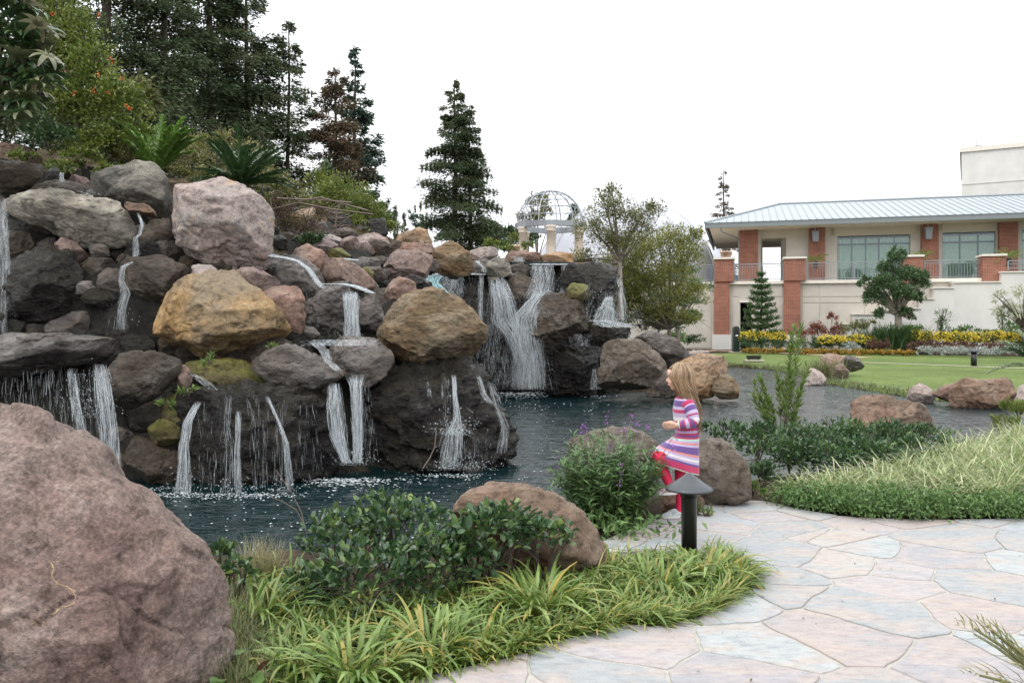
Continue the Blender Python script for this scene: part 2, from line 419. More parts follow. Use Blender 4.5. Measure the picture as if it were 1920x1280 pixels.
# --- upper left
rock('dark grey ledge rock topmost at the left end of the waterfall', [(-40,306),(0,305),(40,306),(82,315),(90,335),(60,365),(0,374),(-40,374)], 12.5, 'darkdry', group=GW)
rock('small round dark stone beside the topmost little spout of water', [(87,316),(104,313),(116,325),(113,340),(95,342),(86,330)], 12.3, 'dark', sub=4, group=GW, name='rock')
rock('low wet charcoal slab lying behind the long tan slab', [(45,372),(62,350),(90,342),(120,340),(145,346),(172,362),(190,374),(150,384),(70,384)], 12.2, 'darkdry', group=GW)
rock('tan and dark grey boulder wedged left of the great pink boulder', [(122,328),(150,313),(175,316),(205,318),(240,310),(258,306),(285,310),(302,325),(313,338),(312,372),(300,400),(260,392),(200,374),(170,354),(135,340)], 12.8, 'tan', group=GW)
rock('long pale tan slab jutting out above dark wet rocks', [(8,371),(60,366),(110,361),(160,369),(190,373),(220,380),(245,398),(255,425),(246,450),(215,463),(185,461),(160,462),(130,446),(100,430),(60,418),(18,402)], 11.5, 'tan', sub=6, group=GW)
rock('thin rust coloured stone spout with water running off it', [(215,370),(245,381),(270,383),(286,394),(289,409),(275,404),(255,402),(235,390)], 11.45, 'rust', thick=0.9, sub=4, group=GW, name='rock')
rock('great pale pink boulder highest beside the cycads', [(310,345),(325,333),(350,331),(365,326),(385,329),(410,339),(440,349),(470,362),(492,377),(500,395),(503,410),(499,440),(496,480),(488,502),(450,505),(420,502),(390,492),(355,477),(320,466),(312,440),(310,400)], 11.3, 'pink', sub=6, thick=0.85, group=GW, grit=0.7)
rock('dark grey rock tucked under the left side of the great pink boulder', [(280,420),(310,410),(332,418),(340,440),(325,460),(290,474),(266,468),(262,448)], 11.5, 'darkdry', group=GW)
rock('grey brown rock between the thin stream and the ochre boulder', [(232,500),(255,486),(275,474),(300,471),(330,484),(357,505),(362,525),(345,550),(318,575),(290,592),(255,580),(230,545)], 11.0, 'darkdry', group=GW, sub=5)
rock('big dark wet boulder at the left edge under the tan slab', [(-20,500),(10,478),(40,465),(80,459),(110,469),(135,505),(152,530),(166,560),(176,590),(173,622),(130,622),(60,620),(0,612),(-20,590)], 11.0, 'dark', sub=6, group=GW, fold=0.8)
rock('round dark stone beside the big dark boulder at left', [(149,497),(165,486),(205,486),(215,500),(212,527),(190,538),(168,533),(151,517)], 11.2, 'darkdry', group=GW)
rock('narrow purple dark slab leaning under the long tan slab', [(90,446),(120,442),(150,461),(163,490),(150,514),(120,484)], 11.35, 'purple', sub=4, group=GW)
rock('small smooth grey stone just under the long tan slab', [(162,470),(170,461),(185,457),(203,463),(207,480),(185,487),(166,484)], 11.3, 'grey', sub=4, group=GW, name='rock')
rock('dark shaded rock under the left end of the tan slab', [(-10,412),(50,418),(95,436),(105,462),(50,470),(-10,475)], 12.0, 'dark', group=GW)
rock('dark wet rock behind the foot of the thin upper stream', [(200,560),(240,538),(285,565),(300,605),(290,632),(215,632),(195,600)], 11.5, 'dark', group=GW)
rock('black wet rock filling the gap beside the round dark stone', [(165,545),(200,535),(235,545),(235,600),(215,632),(170,632)], 11.9, 'dark', group=GW)
# --- middle
rock('large ochre yellow boulder in the middle of the waterfall', [(283,612),(289,582),(303,555),(320,535),(345,524),(370,522),(400,512),(425,511),(445,519),(460,534),(476,547),(500,554),(518,574),(526,595),(524,618),(510,634),(481,641),(479,657),(440,670),(410,674),(380,670),(355,652),(338,642),(310,637),(290,630)], 10.3, 'ochre', sub=6, thick=0.9, group=GW, grit=0.8)
rock('small pink stone peeking out behind the ochre boulder', [(356,524),(361,502),(372,490),(390,495),(411,508),(402,522),(375,532)], 10.9, 'pink', sub=4, group=GW, name='rock')
rock('flat purple stone between the ochre boulder and the pink boulder', [(440,515),(455,504),(475,503),(500,514),(523,527),(534,536),(502,546),(478,552),(460,534)], 10.75, 'purple', group=GW)
rock('angular reddish brown block against the right of the ochre boulder', [(474,545),(510,539),(545,535),(557,540),(565,565),(567,600),(558,632),(540,636),(524,612),(514,578),(497,556)], 10.7, 'red', group=GW, facets=16)
rock('wet green tinged ledge with an overflowing sheet of water at left', [(-30,640),(20,626),(100,629),(170,632),(208,641),(242,660),(225,672),(150,680),(70,694),(30,704),(-30,706)], 9.9, 'grey', sub=6, thick=1.0, group=GW, facets=6)
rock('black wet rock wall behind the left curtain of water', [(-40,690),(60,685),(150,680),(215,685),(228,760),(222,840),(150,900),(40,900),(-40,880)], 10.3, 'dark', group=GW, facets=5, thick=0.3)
rock('grey brown overhanging rock right of the left curtain', [(202,690),(230,667),(270,662),(300,664),(325,674),(333,692),(321,712),(290,738),(250,764),(224,776),(212,745),(206,715)], 9.35, 'darkdry', group=GW)
rock('little wine red stone beside the small mossy cascade', [(331,688),(345,680),(356,695),(359,717),(345,732),(331,720)], 9.5, 'red', sub=4, group=GW, name='rock')
rock('olive mossy slab below the ochre boulder', [(340,684),(400,676),(450,678),(470,688),(495,718),(510,738),(440,745),(400,730),(360,712)], 9.95, 'moss', group=GW)
rock('rusty mossy rock behind the sprouting green weeds', [(300,760),(320,742),(345,738),(374,745),(376,765),(355,800),(335,815),(312,800)], 9.5, 'moss', group=GW)
rock('yellow green mossy stone in the dark hollow', [(277,803),(300,787),(322,789),(335,805),(327,833),(305,842),(284,828)], 9.25, 'moss', sub=4, group=GW)
rock('dark brown smooth boulder low in the pool at left', [(214,828),(250,820),(285,828),(310,843),(345,848),(354,880),(340,908),(312,918),(275,905),(240,880),(220,858)], 9.35, 'darkdry', group=GW, fold=0.5)
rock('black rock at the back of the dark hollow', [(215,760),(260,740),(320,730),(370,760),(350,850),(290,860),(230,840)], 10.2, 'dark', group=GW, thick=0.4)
rock('broad mottled rock face with thin cascades standing in the pool', [(345,790),(355,760),(375,743),(420,735),(470,734),(520,737),(572,742),(602,760),(617,790),(628,820),(644,850),(632,872),(600,895),(560,912),(500,924),(430,928),(370,922),(348,890),(345,835)], 9.6, 'dark', sub=6, thick=0.75, group=GW, fold=1.6, facets=9)
rock('pointed grey slab tilting over the twin streams', [(473,688),(490,670),(520,655),(550,648),(580,663),(612,680),(640,700),(626,712),(602,724),(565,734),(530,720),(500,704)], 9.8, 'grey', sub=6, thick=0.7, group=GW, facets=10)
rock('brown wet block between ochre boulder and grey slab', [(448,660),(470,648),(500,638),(522,633),(548,645),(545,672),(500,695),(470,700),(450,682)], 10.3, 'darkdry', group=GW)
rock('purple grey ledge with water running over its front', [(560,645),(610,633),(660,633),(706,638),(727,650),(730,678),(718,705),(690,722),(655,706),(628,700),(592,680)], 10.35, 'grey', sub=6, group=GW)
rock('black wet rock behind the twin narrow streams', [(590,705),(650,695),(715,700),(730,780),(725,890),(660,905),(600,900),(575,790)], 10.6, 'dark', group=GW, thick=0.35)
rock('massive black wet crinkled rock at the right end of the front tier', [(672,800),(684,735),(715,703),(760,690),(820,688),(872,690),(903,703),(928,724),(938,752),(957,780),(958,812),(948,842),(926,864),(895,878),(840,888),(770,890),(715,884),(688,855)], 10.5, 'dark', sub=6, thick=0.7, group=GW, fold=1.9, facets=9)
rock('low foamy rock where the twin streams hit the pool', [(612,890),(640,873),(680,870),(700,888),(650,902)], 9.9, 'dark', sub=4, group=GW)
rock('big olive brown striped boulder resting on the black rock', [(701,612),(710,598),(720,590),(740,574),(770,557),(800,551),(830,554),(862,565),(882,585),(898,612),(912,640),(918,665),(913,692),(896,699),(860,693),(800,684),(750,674),(727,657),(714,637)], 10.7, 'brown', sub=6, thick=0.85, group=GW, grit=1.0)
rock('rusty red block above the olive brown boulder', [(715,550),(733,525),(745,520),(777,530),(780,546),(772,562),(745,566),(722,566)], 12.0, 'red', group=GW, facets=16)
rock('dark wet rock sheltering under the red block', [(690,545),(720,540),(760,555),(775,575),(740,600),(700,600)], 12.2, 'darkdry', group=GW)
rock('grey purple rock left of the short white fall', [(570,560),(585,545),(610,531),(648,531),(656,560),(654,620),(640,645),(590,645),(572,608)], 11.3, 'grey', sub=6, group=GW, fold=0.4)
rock('grey purple rock right of the short white fall', [(664,560),(672,548),(692,542),(707,560),(716,590),(710,635),(682,642),(667,610)], 11.2, 'grey', group=GW, fold=0.4)
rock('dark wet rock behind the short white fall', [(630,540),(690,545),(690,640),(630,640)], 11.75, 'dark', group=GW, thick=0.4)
rock('tall smooth dark grey striped rock with a thin white rim of water', [(480,505),(492,488),(520,483),(560,488),(586,504),(602,545),(594,582),(578,625),(560,640),(535,600),(530,560),(512,535)], 11.8, 'grey', sub=6, group=GW)
rock('dark and red brown fin of rock beside the dry brush', [(538,470),(555,457),(577,459),(602,470),(617,495),(630,522),(622,536),(590,528),(570,500),(545,485)], 12.5, 'red', group=GW)
rock('reddish sloping rock in front of the wide upper fall', [(600,505),(612,485),(640,487),(665,497),(682,510),(698,530),(692,546),(650,544),(620,538),(604,520)], 12.3, 'red', group=GW)
rock('low grey stone with foam on top near the wide upper fall', [(628,492),(650,484),(670,490),(690,500),(690,515),(660,508)], 13.2, 'grey', sub=4, group=GW)
rock('small olive stone right below the wide upper fall', [(672,505),(690,500),(700,510),(698,525),(680,525)], 13.0, 'moss', sub=4, group=GW, name='rock')
rock('purple stone left of the wide upper fall', [(636,455),(648,443),(668,445),(674,460),(662,482),(640,470)], 14.6, 'purple', group=GW)
rock('flat pinkish rock behind the lip of the wide upper fall', [(660,448),(690,438),(722,441),(738,455),(735,470),(668,468)], 15.8, 'pink', group=GW)
rock('green flecked stone left of the foam below the brush', [(610,470),(640,465),(662,478),(660,492),(625,492)], 13.8, 'moss', sub=4, group=GW)
rock('bright orange brown rock topmost at the middle of the rim', [(735,448),(745,438),(768,435),(785,426),(801,427),(812,440),(809,460),(760,462),(738,460)], 16, 'orange', group=GW)
rock('flat rust red slab under the orange rock', [(735,464),(760,456),(808,457),(818,470),(808,484),(765,480)], 15.5, 'red', group=GW, box=0.5)
rock('purple brown slab overhanging a dark gap', [(700,504),(725,484),(745,470),(780,472),(807,480),(803,500),(796,518),(770,528),(730,523),(709,513)], 14, 'purple', sub=6, group=GW, facets=16)
rock('dark shaded rock under the purple brown slab', [(690,515),(760,520),(790,520),(770,555),(715,552)], 14.3, 'dark', group=GW)
rock('rounded tan brown boulder on the rim behind the main fall', [(810,495),(820,464),(835,451),(856,457),(877,475),(892,497),(884,514),(840,514),(814,512)], 18, 'brown', group=GW)
rock('flat pinkish rim rock behind the tan brown boulder', [(875,474),(900,463),(932,465),(944,480),(912,490),(883,486)], 21, 'pink', group=GW)
rock('grey wet rock with a trickle right of the tan brown boulder', [(880,490),(900,482),(918,490),(918,516),(892,520)], 20.6, 'grey', sub=4, group=GW)
rock('low tan rock on the rim left of the upper right fall', [(910,498),(930,484),(962,490),(968,508),(942,518),(914,514)], 20.4, 'tan', group=GW)
rock('long flat red brown rim slab in front of the gazebo', [(930,480),(960,471),(1000,473),(1022,478),(1020,492),(985,492),(955,490)], 22, 'red', group=GW)
rock('orange brown rim slab at the right end of the flat rocks', [(1012,480),(1040,474),(1075,475),(1080,485),(1075,500),(1045,500),(1015,496)], 22, 'orange', group=GW)
rock('small dark stone under the rim slab beside the tiny spout', [(1000,492),(1030,490),(1045,500),(1020,506),(1000,504)], 21.6, 'purple', sub=4, group=GW, name='rock')
# --- right falls
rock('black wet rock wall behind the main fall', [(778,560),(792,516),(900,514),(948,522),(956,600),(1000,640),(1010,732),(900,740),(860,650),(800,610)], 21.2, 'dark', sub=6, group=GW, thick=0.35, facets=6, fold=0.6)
rock('olive dark boulder between the main fall and the upper right fall', [(942,520),(970,511),(998,526),(1001,562),(987,580),(960,586),(944,552)], 20.6, 'darkdry', group=GW)
rock('dark topped rim rock left of the upper right curtain', [(952,500),(985,492),(1000,504),(992,522),(962,522)], 20.9, 'darkdry', group=GW)
rock('black wet rock behind the upper right curtain', [(985,500),(1075,498),(1080,570),(1040,600),(990,580)], 21.3, 'dark', group=GW, thick=0.3)
rock('large dark grey boulder dividing the two white streams', [(994,612),(1008,572),(1030,553),(1062,556),(1092,570),(1107,590),(1106,614),(1082,622),(1050,634),(1008,646)], 19.6, 'darkdry', sub=6, group=GW, fold=0.5)
rock('dark jutting rock with water flung off its right side', [(1055,520),(1070,499),(1100,494),(1140,497),(1163,505),(1162,536),(1147,557),(1130,584),(1112,600),(1085,590),(1064,555)], 20.0, 'dark', sub=6, group=GW, fold=0.5)
rock('olive mossy stone at the top of the dark jutting rock', [(1058,540),(1074,529),(1096,531),(1107,550),(1096,568),(1064,564)], 19.5, 'moss', group=GW)
rock('wet ledge the flung water splashes onto', [(1085,622),(1108,604),(1150,597),(1182,601),(1194,612),(1187,632),(1160,645),(1110,645)], 19.6, 'dark', sub=6, group=GW, fold=0.8)
rock('shadowed black rock under the large dividing boulder', [(1006,650),(1060,630),(1105,638),(1114,670),(1108,728),(1060,738),(1012,732),(1004,690)], 20.2, 'dark', sub=6, group=GW, fold=0.8)
rock('black rock in the gap above the pool left of the rust stained boulder', [(1085,610),(1130,620),(1140,680),(1130,730),(1095,735)], 20.9, 'dark', group=GW)
rock('big rust stained dark boulder standing in the pool', [(1121,655),(1150,643),(1190,641),(1232,648),(1252,665),(1249,692),(1236,708),(1210,726),(1170,734),(1130,730),(1120,695)], 19.0, 'bankg', sub=6, group=GW)
rock('sloping blue grey slab behind the rust stained boulder', [(1190,640),(1212,627),(1232,621),(1262,635),(1287,660),(1296,682),(1260,700),(1230,690)], 21, 'grey', group=GW)
rock('low grey boulder at the water behind the girl', [(1206,718),(1225,700),(1250,696),(1278,705),(1284,735),(1250,745),(1213,742)], 18.8, 'grey', group=GW)
rock('orange and grey boulder standing in the water behind the girl', [(1256,700),(1280,676),(1320,667),(1350,671),(1361,690),(1354,714),(1337,742),(1300,748),(1262,742)], 19.3, 'orange', sub=6, group=GW)
rock('small tan boulder at the right foot of the orange boulder', [(1336,730),(1352,704),(1371,704),(1385,722),(1382,745),(1350,748)], 19, 'brown', group=GW)
rock('low pinkish rock on the bank behind the orange boulder', [(1280,672),(1300,657),(1326,659),(1342,672),(1300,686)], 24, 'pink', group=GW)
# --- hillside
rock('orange brown boulder half hidden in the dry brush on the hill', [(538,405),(560,391),(590,389),(607,400),(610,422),(560,425),(540,420)], 19, 'orange', group=GW)
rock('brown rock in shade above the dark ledge at far left', [(-30,290),(10,272),(45,275),(72,295),(75,318),(-30,322)], 14.3, 'bank', group=GW)
rock('grey brown rock under ivy above the waterfall at left', [(70,300),(100,288),(150,290),(172,305),(165,325),(80,322)], 14.3, 'bank', group=GW)
rock('pinkish rock among the brush left of the purple stone', [(590,450),(615,440),(640,445),(645,462),(610,468)], 15.2, 'pink', sub=4, group=GW)
# --- lawn shore
rock('rounded pink grey rock at the water edge before the grass tuft', [(1500,714),(1515,694),(1530,691),(1546,700),(1548,720),(1525,730),(1505,726)], 24, 'pink', group=GL)
rock('red stone standing at the back of the lawn shore group', [(1535,694),(1540,672),(1555,663),(1575,667),(1587,680),(1578,698)], 26, 'red', group=GL)
rock('dark grey pointed stone at the back of the lawn shore group', [(1578,684),(1590,667),(1606,671),(1619,688),(1602,697),(1582,697)], 26.5, 'grey', group=GL)
rock('flat purple stone in front of the red stone on the lawn', [(1543,703),(1560,687),(1580,683),(1594,695),(1591,708),(1560,711)], 25, 'purple', group=GL)
rock('big brown rock rising from the water behind the dark hedge', [(1602,800),(1611,760),(1617,742),(1635,739),(1665,747),(1700,754),(1742,769),(1768,790),(1762,830),(1610,830)], 13.6, 'bank', sub=6, group=GL, facets=16)
rock('low pinkish rock leaning to the left on the right shore', [(1702,748),(1714,728),(1730,719),(1746,734),(1768,747),(1740,762),(1708,762)], 18.6, 'pink', group=GL)
rock('long red brown saddle shaped rock on the right shore', [(1785,745),(1789,725),(1820,709),(1845,717),(1880,711),(1903,708),(1909,726),(1901,754),(1870,772),(1830,774),(1793,762)], 17.6, 'bank', sub=6, group=GL)
rock('small red stone left of the saddle shaped rock', [(1750,738),(1770,725),(1790,720),(1800,738),(1792,754),(1768,748)], 18.1, 'red', group=GL)
rock('pinkish rock at the right edge beyond the grass', [(1896,745),(1905,728),(1935,722),(1960,740),(1950,765),(1900,762)], 18.3, 'pink', group=GL)
# --- near bank
FR = rock('huge rose grey boulder with a yellow vein in the near left corner', [(-330,1100),(-300,860),(-200,770),(-90,748),(0,768),(35,778),(70,799),(110,827),(145,849),(152,870),(190,904),(240,944),(270,967),(330,1018),(365,1053),(386,1095),(406,1120),(413,1165),(411,1230),(398,1290),(385,1360),(330,1450),(0,1480),(-220,1450)], 3.05, 'fore', sub=7, thick=0.7, group=GB, rough=0.7, box=0.5, facets=7, scale=0.99, grit=1.0, planes=[((0.55, -0.62, 0.55), 0.66), ((-0.25, -0.95, 0.1), 0.72), ((0.9, -0.42, 0.05), 0.72), ((0.05, -0.55, 0.83), 0.74), ((0.5, -0.85, -0.1), 0.74)])
rock('rounded brown red boulder among the glossy shrubs', [(852,960),(870,926),(905,914),(960,909),(1010,916),(1050,927),(1087,950),(1112,980),(1130,1020),(1124,1065),(1050,1080),(960,1075),(880,1020)], 4.95, 'bank', sub=6, group=GB, scale=1.02, thick=0.8, facets=8)
rock('grey brown boulder behind the purple flowered sage', [(1040,890),(1053,850),(1080,820),(1120,807),(1170,804),(1212,820),(1242,850),(1250,900),(1235,940),(1150,950),(1050,940)], 6.7, 'bankg', sub=6, group=GB, scale=1.02)
rock('smooth grey brown boulder right of the girl', [(1284,870),(1292,845),(1310,828),(1345,824),(1372,835),(1397,860),(1405,895),(1402,930),(1375,944),(1320,942),(1288,930)], 6.7, 'bankg', sub=6, group=GB, scale=1.02, facets=7)
rock('low brown stone the girl rests her foot on', [(1236,935),(1253,912),(1290,907),(1317,925),(1324,952),(1282,968),(1245,964)], 6.45, 'bank', group=GB, scale=1.02)
# ------------------------------------------------------------------ terrain
WZ = -0.36                                  # water level of the big pool
def sstep(a, b, x):
    t = np.clip((x - a) / (b - a), 0, 1); return t * t * (3 - 2 * t)

POND = np.array([(-9, 4.2), (-3.3, 5.2), (-2.2, 5.6), (-1.2, 5.9), (-0.3, 6.2), (0.2, 6.6), (0.9, 7.3), (1.7, 7.9), (3.0, 8.6), (5.0, 9.6), (7.6, 11.0),
                 (10.0, 13.2), (13.5, 16.2), (12.2, 17.4), (10.6, 18.0), (9.9, 19.6), (9.6, 22.6), (9.4, 24.3), (9.9, 27.5), (10.2, 31), (9.4, 33.2),
                 (8.6, 33.6), (6.6, 31), (5.4, 26), (4.6, 21.6), (2.7, 21), (1.0, 21.2), (-0.2, 21.6), (-2.3, 20.8), (-2.0, 16), (-1.6, 13), (-1.1, 12.2), (-0.3, 11.2), (-0.6, 10.6),
                 (-1.6, 10.4), (-2.1, 10.1), (-2.3, 9.6), (-3.6, 9.4), (-4.4, 9.6), (-5, 10), (-7, 10), (-9, 9.5)])
def sdist(poly, x, y):
    """Signed distance, positive inside the polygon."""
    x = np.asarray(x, float); y = np.asarray(y, float)
    dmin = np.full(x.shape, 1e9); ins = np.zeros(x.shape, bool)
    n = len(poly)
    for i in range(n):
        ax, ay = poly[i]; bx, by = poly[(i + 1) % n]
        ex, ey = bx - ax, by - ay
        t = np.clip(((x - ax) * ex + (y - ay) * ey) / (ex * ex + ey * ey + 1e-12), 0, 1)
        dmin = np.minimum(dmin, np.hypot(x - ax - t * ex, y - ay - t * ey))
        c = ((ay > y) != (by > y)) & (x < (bx - ax) * (y - ay) / (by - ay + 1e-12) + ax)
        ins ^= c
    return np.where(ins, dmin, -dmin)

_wr = [r for r in ROCKS if r[1] > 8.9 and (r[0] < 6.0) and not (r[0] > 4.2 and r[1] > 23)]
MC = [(r[0], r[1] + 0.55 * r[4], r[2] - 0.45 * r[3]) for r in _wr if r[0] < 3.2]
# plateau and hillside behind the falls, surveyed along the skyline of the slope
for px, py, d in [(-60, 300, 15), (60, 300, 15), (150, 310, 15), (250, 320, 15), (350, 345, 15), (440, 400, 15), (520, 440, 15.5), (600, 462, 17),
                  (680, 455, 19), (740, 462, 20), (300, 320, 19), (450, 350, 19), (560, 390, 20), (650, 415, 22), (150, 290, 19), (0, 280, 19),
                  (200, 330, 26), (330, 350, 26), (450, 370, 27), (560, 410, 27), (660, 430, 28), (760, 450, 27), (860, 470, 27), (960, 480, 27), (1060, 488, 26.5)]:
    v = P(px, py, d); MC.append((v.x, v.y, v.z - 0.1))
for x in np.arange(-28, 9, 4.0):
    for y in (32, 38, 46, 54): MC.append((x, y, 4.0))
MC = np.array(MC)
def idw(x, y):
    x = x.ravel(); y = y.ravel(); out = np.zeros(x.shape)
    for s in range(0, len(x), 4000):
        d2 = (x[s:s + 4000, None] - MC[None, :, 0]) ** 2 + (y[s:s + 4000, None] - MC[None, :, 1]) ** 2 + 0.02
        w = 1 / d2 ** 2; out[s:s + 4000] = (w * MC[None, :, 2]).sum(1) / w.sum(1)
    return out
# outline of the raised ground (rock mound, hillside, terrace behind the falls)
RAISED = np.array([(-60, 9.2), (-9, 9.4), (-4.8, 9.7), (-3.6, 9.5), (-2.3, 9.8), (-1.7, 10.5), (-0.6, 10.8), (-0.6, 11.4), (-1.3, 12.3), (-1.8, 13.0), (-2.2, 16), (-2.7, 19.4), (-2.5, 21.3), (1.0, 21.4), (2.0, 21.0),
                   (2.9, 21.2), (3.0, 24), (4.5, 40), (5.0, 54.6), (13.2, 53.2), (46, 44.2), (200, 40), (200, 400), (-200, 400), (-200, 9.2)])
def height(x, y):
    x = np.asarray(x, float); y = np.asarray(y, float); sh = x.shape
    z = -0.06 - 0.2 * sstep(11, 20, y) + 0.08 * sstep(28, 44, y)
    far = sstep(55, 75, y)
    sr = sdist(RAISED, x, y)
    zi = idw(x, y).reshape(sh)
    zi = np.where((x > 8) | (y > 50), 4.0, zi)
    z = z + (zi - z) * sstep(-0.05, 0.55, sr)
    sp = sdist(POND, x, y)
    z = np.where(sp > -0.3, np.minimum(z, z - sstep(-0.28, 0.0, sp) * (z - (WZ - 0.03)) * (sr < 0)) - 1.1 * sstep(0.0, 0.9, sp), z)
    return z

def gridx(lo, hi, near, step0, g):
    xs = [near]; s = step0
    while xs[-1] < hi: xs.append(xs[-1] + s); s *= g
    ys = [near]; s = step0
    while ys[-1] > lo: ys.append(ys[-1] - s); s *= g
    return np.array(sorted(set(xs + ys)))
gx = np.unique(np.r_[np.arange(-16, 16, 0.16), 16 + np.cumsum(0.16 * 1.08 ** np.arange(60)), -16 - np.cumsum(0.16 * 1.08 ** np.arange(60))])
gy = np.unique(np.r_[np.arange(-6, 36, 0.16), 36 + np.cumsum(0.16 * 1.07 ** np.arange(78)), -6 - np.cumsum(0.2 * 1.25 ** np.arange(14))])
GX, GY = np.meshgrid(gx, gy)
GZ = height(GX, GY)
far_ = np.clip((np.hypot(GX, GY) - 150) / 200, 0, 1)
jit = 0.05 * fbm(np.c_[GX.ravel() * 0.7, GY.ravel() * 0.7, np.zeros(GX.size)], 3).reshape(GX.shape)
SRr = sdist(RAISED, GX, GY)
GZ = GZ + jit * sstep(0.5, 2, SRr) * 3
_nm = (SRr > 0.1) & (GX > -9) & (GX < 5) & (GY < 25)
GZ[_nm] += 0.07 * ridged(np.c_[GX[_nm] * 1.9, GY[_nm] * 1.9, GZ[_nm] * 1.9], 3) - 0.05
ny, nx = GX.shape
ii = (np.arange(ny - 1)[:, None] * nx + np.arange(nx - 1)[None])
Q_ = np.stack([ii, ii + 1, ii + nx + 1, ii + nx], -1).reshape(-1, 4)
fx = (GX[:-1, :-1] + GX[1:, 1:]).ravel() / 2; fy = (GY[:-1, :-1] + GY[1:, 1:]).ravel() / 2
VV = np.c_[GX.ravel(), GY.ravel(), GZ.ravel()]
sr_f = sdist(RAISED, fx, fy); sp_f = sdist(POND, fx, fy)
dr = np.full(fx.shape, 9.0)
for r in _wr: dr = np.minimum(dr, np.hypot(fx - r[0], fy - r[1]) - r[3] * 1.2)
LAWN = np.array([(4.4, 22), (5.4, 26), (6.6, 31), (8.6, 33.7), (9.6, 33.4), (10.3, 31), (10, 27.5), (9.5, 24.3), (9.7, 22.6), (9.95, 19.6), (10.7, 18), (12.3, 17.4),
                 (14, 16), (24, 17), (60, 25), (60, 34), (26, 40.6), (20, 42.4), (14, 44.5), (10.5, 44), (9.3, 42), (6.5, 38)])
lw_f = sdist(LAWN, fx, fy)
m_lawn = (lw_f > 0)
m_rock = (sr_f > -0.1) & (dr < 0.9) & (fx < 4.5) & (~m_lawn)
m_hill = (sr_f > -0.1) & (~m_rock) & (~m_lawn)
m_soil = ~(m_lawn | m_rock | m_hill)

def ground_mat(name, stops, scale, bump, dist=0.05, s2=None):
    t = NT(name); co = t.n('ShaderNodeTexCoord').outputs['Object']
    n1 = t.n('ShaderNodeTexNoise', None, Vector=co, Scale=scale, Detail=9.0, Roughness=0.65)
    n2 = t.n('ShaderNodeTexNoise', None, Vector=co, Scale=scale * 0.12, Detail=3.0)
    n3 = t.n('ShaderNodeTexNoise', None, Vector=co, Scale=scale * 9, Detail=3.0)
    c = t.ramp(n1.outputs['Fac'], stops)
    v = t.ramp(n2.outputs['Fac'], [(0.3, (0.8, 0.82, 0.8)), (0.7, (1.18, 1.15, 1.1))])
    c = t.mix(1.0, c, v, 'MULTIPLY')
    v = t.ramp(n3.outputs['Fac'], [(0.3, (0.72, 0.72, 0.72)), (0.7, (1.25, 1.25, 1.25))])
    c = t.mix(1.0, c, v, 'MULTIPLY')
    bp = t.n('ShaderNodeBump', None, Strength=bump, Distance=dist, Height=n3.outputs['Fac'])
    b = t.bsdf(Base_Color=c, Roughness=0.95, Normal=bp.outputs[0]); b.inputs['Specular IOR Level'].default_value = 0.15
    return t.m
M_soil = ground_mat('soil', [(0.3, (0.022, 0.016, 0.011)), (0.5, (0.045, 0.033, 0.022)), (0.7, (0.08, 0.06, 0.04))], 5, 0.8)
M_hill = ground_mat('leaf_litter', [(0.3, (0.03, 0.022, 0.014)), (0.5, (0.065, 0.05, 0.03)), (0.7, (0.12, 0.09, 0.055))], 4, 0.9)
M_lawn = ground_mat('mown_grass', [(0.3, (0.078, 0.112, 0.032)), (0.5, (0.106, 0.146, 0.043)), (0.7, (0.142, 0.178, 0.06))], 1.6, 0.5, 0.03)
def sub_mesh(name, mask, mat, smooth=True):
    f = Q_[mask]; u, inv = np.unique(f.ravel(), return_inverse=True)
    mb = MB(); mb.add(VV[u], inv.reshape(-1, 4)); return mb.build(name, mat, smooth=smooth)
tag(sub_mesh('ground', m_soil, M_soil), kind='structure')
tag(sub_mesh('hillside', m_hill, M_hill), kind='structure')
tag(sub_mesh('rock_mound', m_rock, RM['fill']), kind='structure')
tag(sub_mesh('lawn', m_lawn, M_lawn), kind='structure')

# lawn kerb line and far path
def strip(name, pts, w, mat, lift=0.006, seg=0.8):
    pts = [Vector(p) for p in pts]; out = []
    for a, b in zip(pts[:-1], pts[1:]):
        k = max(2, int((b - a).length / seg))
        out += [a.lerp(b, i / k) for i in range(k)]
    out.append(pts[-1]); X = np.array([p[:] for p in out])
    t = np.gradient(X, axis=0); t /= np.linalg.norm(t, axis=1)[:, None]
    nrm = np.c_[-t[:, 1], t[:, 0]] * w / 2
    A = X + nrm; B = X - nrm
    V = np.concatenate([np.c_[A, height(A[:, 0], A[:, 1]) + lift], np.c_[B, height(B[:, 0], B[:, 1]) + lift]])
    n = len(X); i = np.arange(n - 1)
    mb = MB(); mb.add(V, np.stack([i, n + i, n + i + 1, i + 1], 1)); return mb.build(name, mat, smooth=True)
def gpt(px, py, zg=-0.2):
    d = (CH - zg) * F / (py - HZ); return ((px - 960) / F * d, d)
M_kerb = flat_mat('pale_concrete', (0.42, 0.38, 0.31), 0.9)
tag(strip('lawn_edging_path', [gpt(1612, 678.5), gpt(1700, 681), gpt(1800, 684.5), gpt(1930, 689)], 0.28, M_kerb, 0.02), kind='structure')
tag(strip('garden_path', [gpt(1290, 660), gpt(1345, 658), gpt(1450, 662), gpt(1530, 666), gpt(1625, 671)], 0.8, flat_mat('tan_paving', (0.40, 0.29, 0.2), 0.9), 0.02), kind='structure')

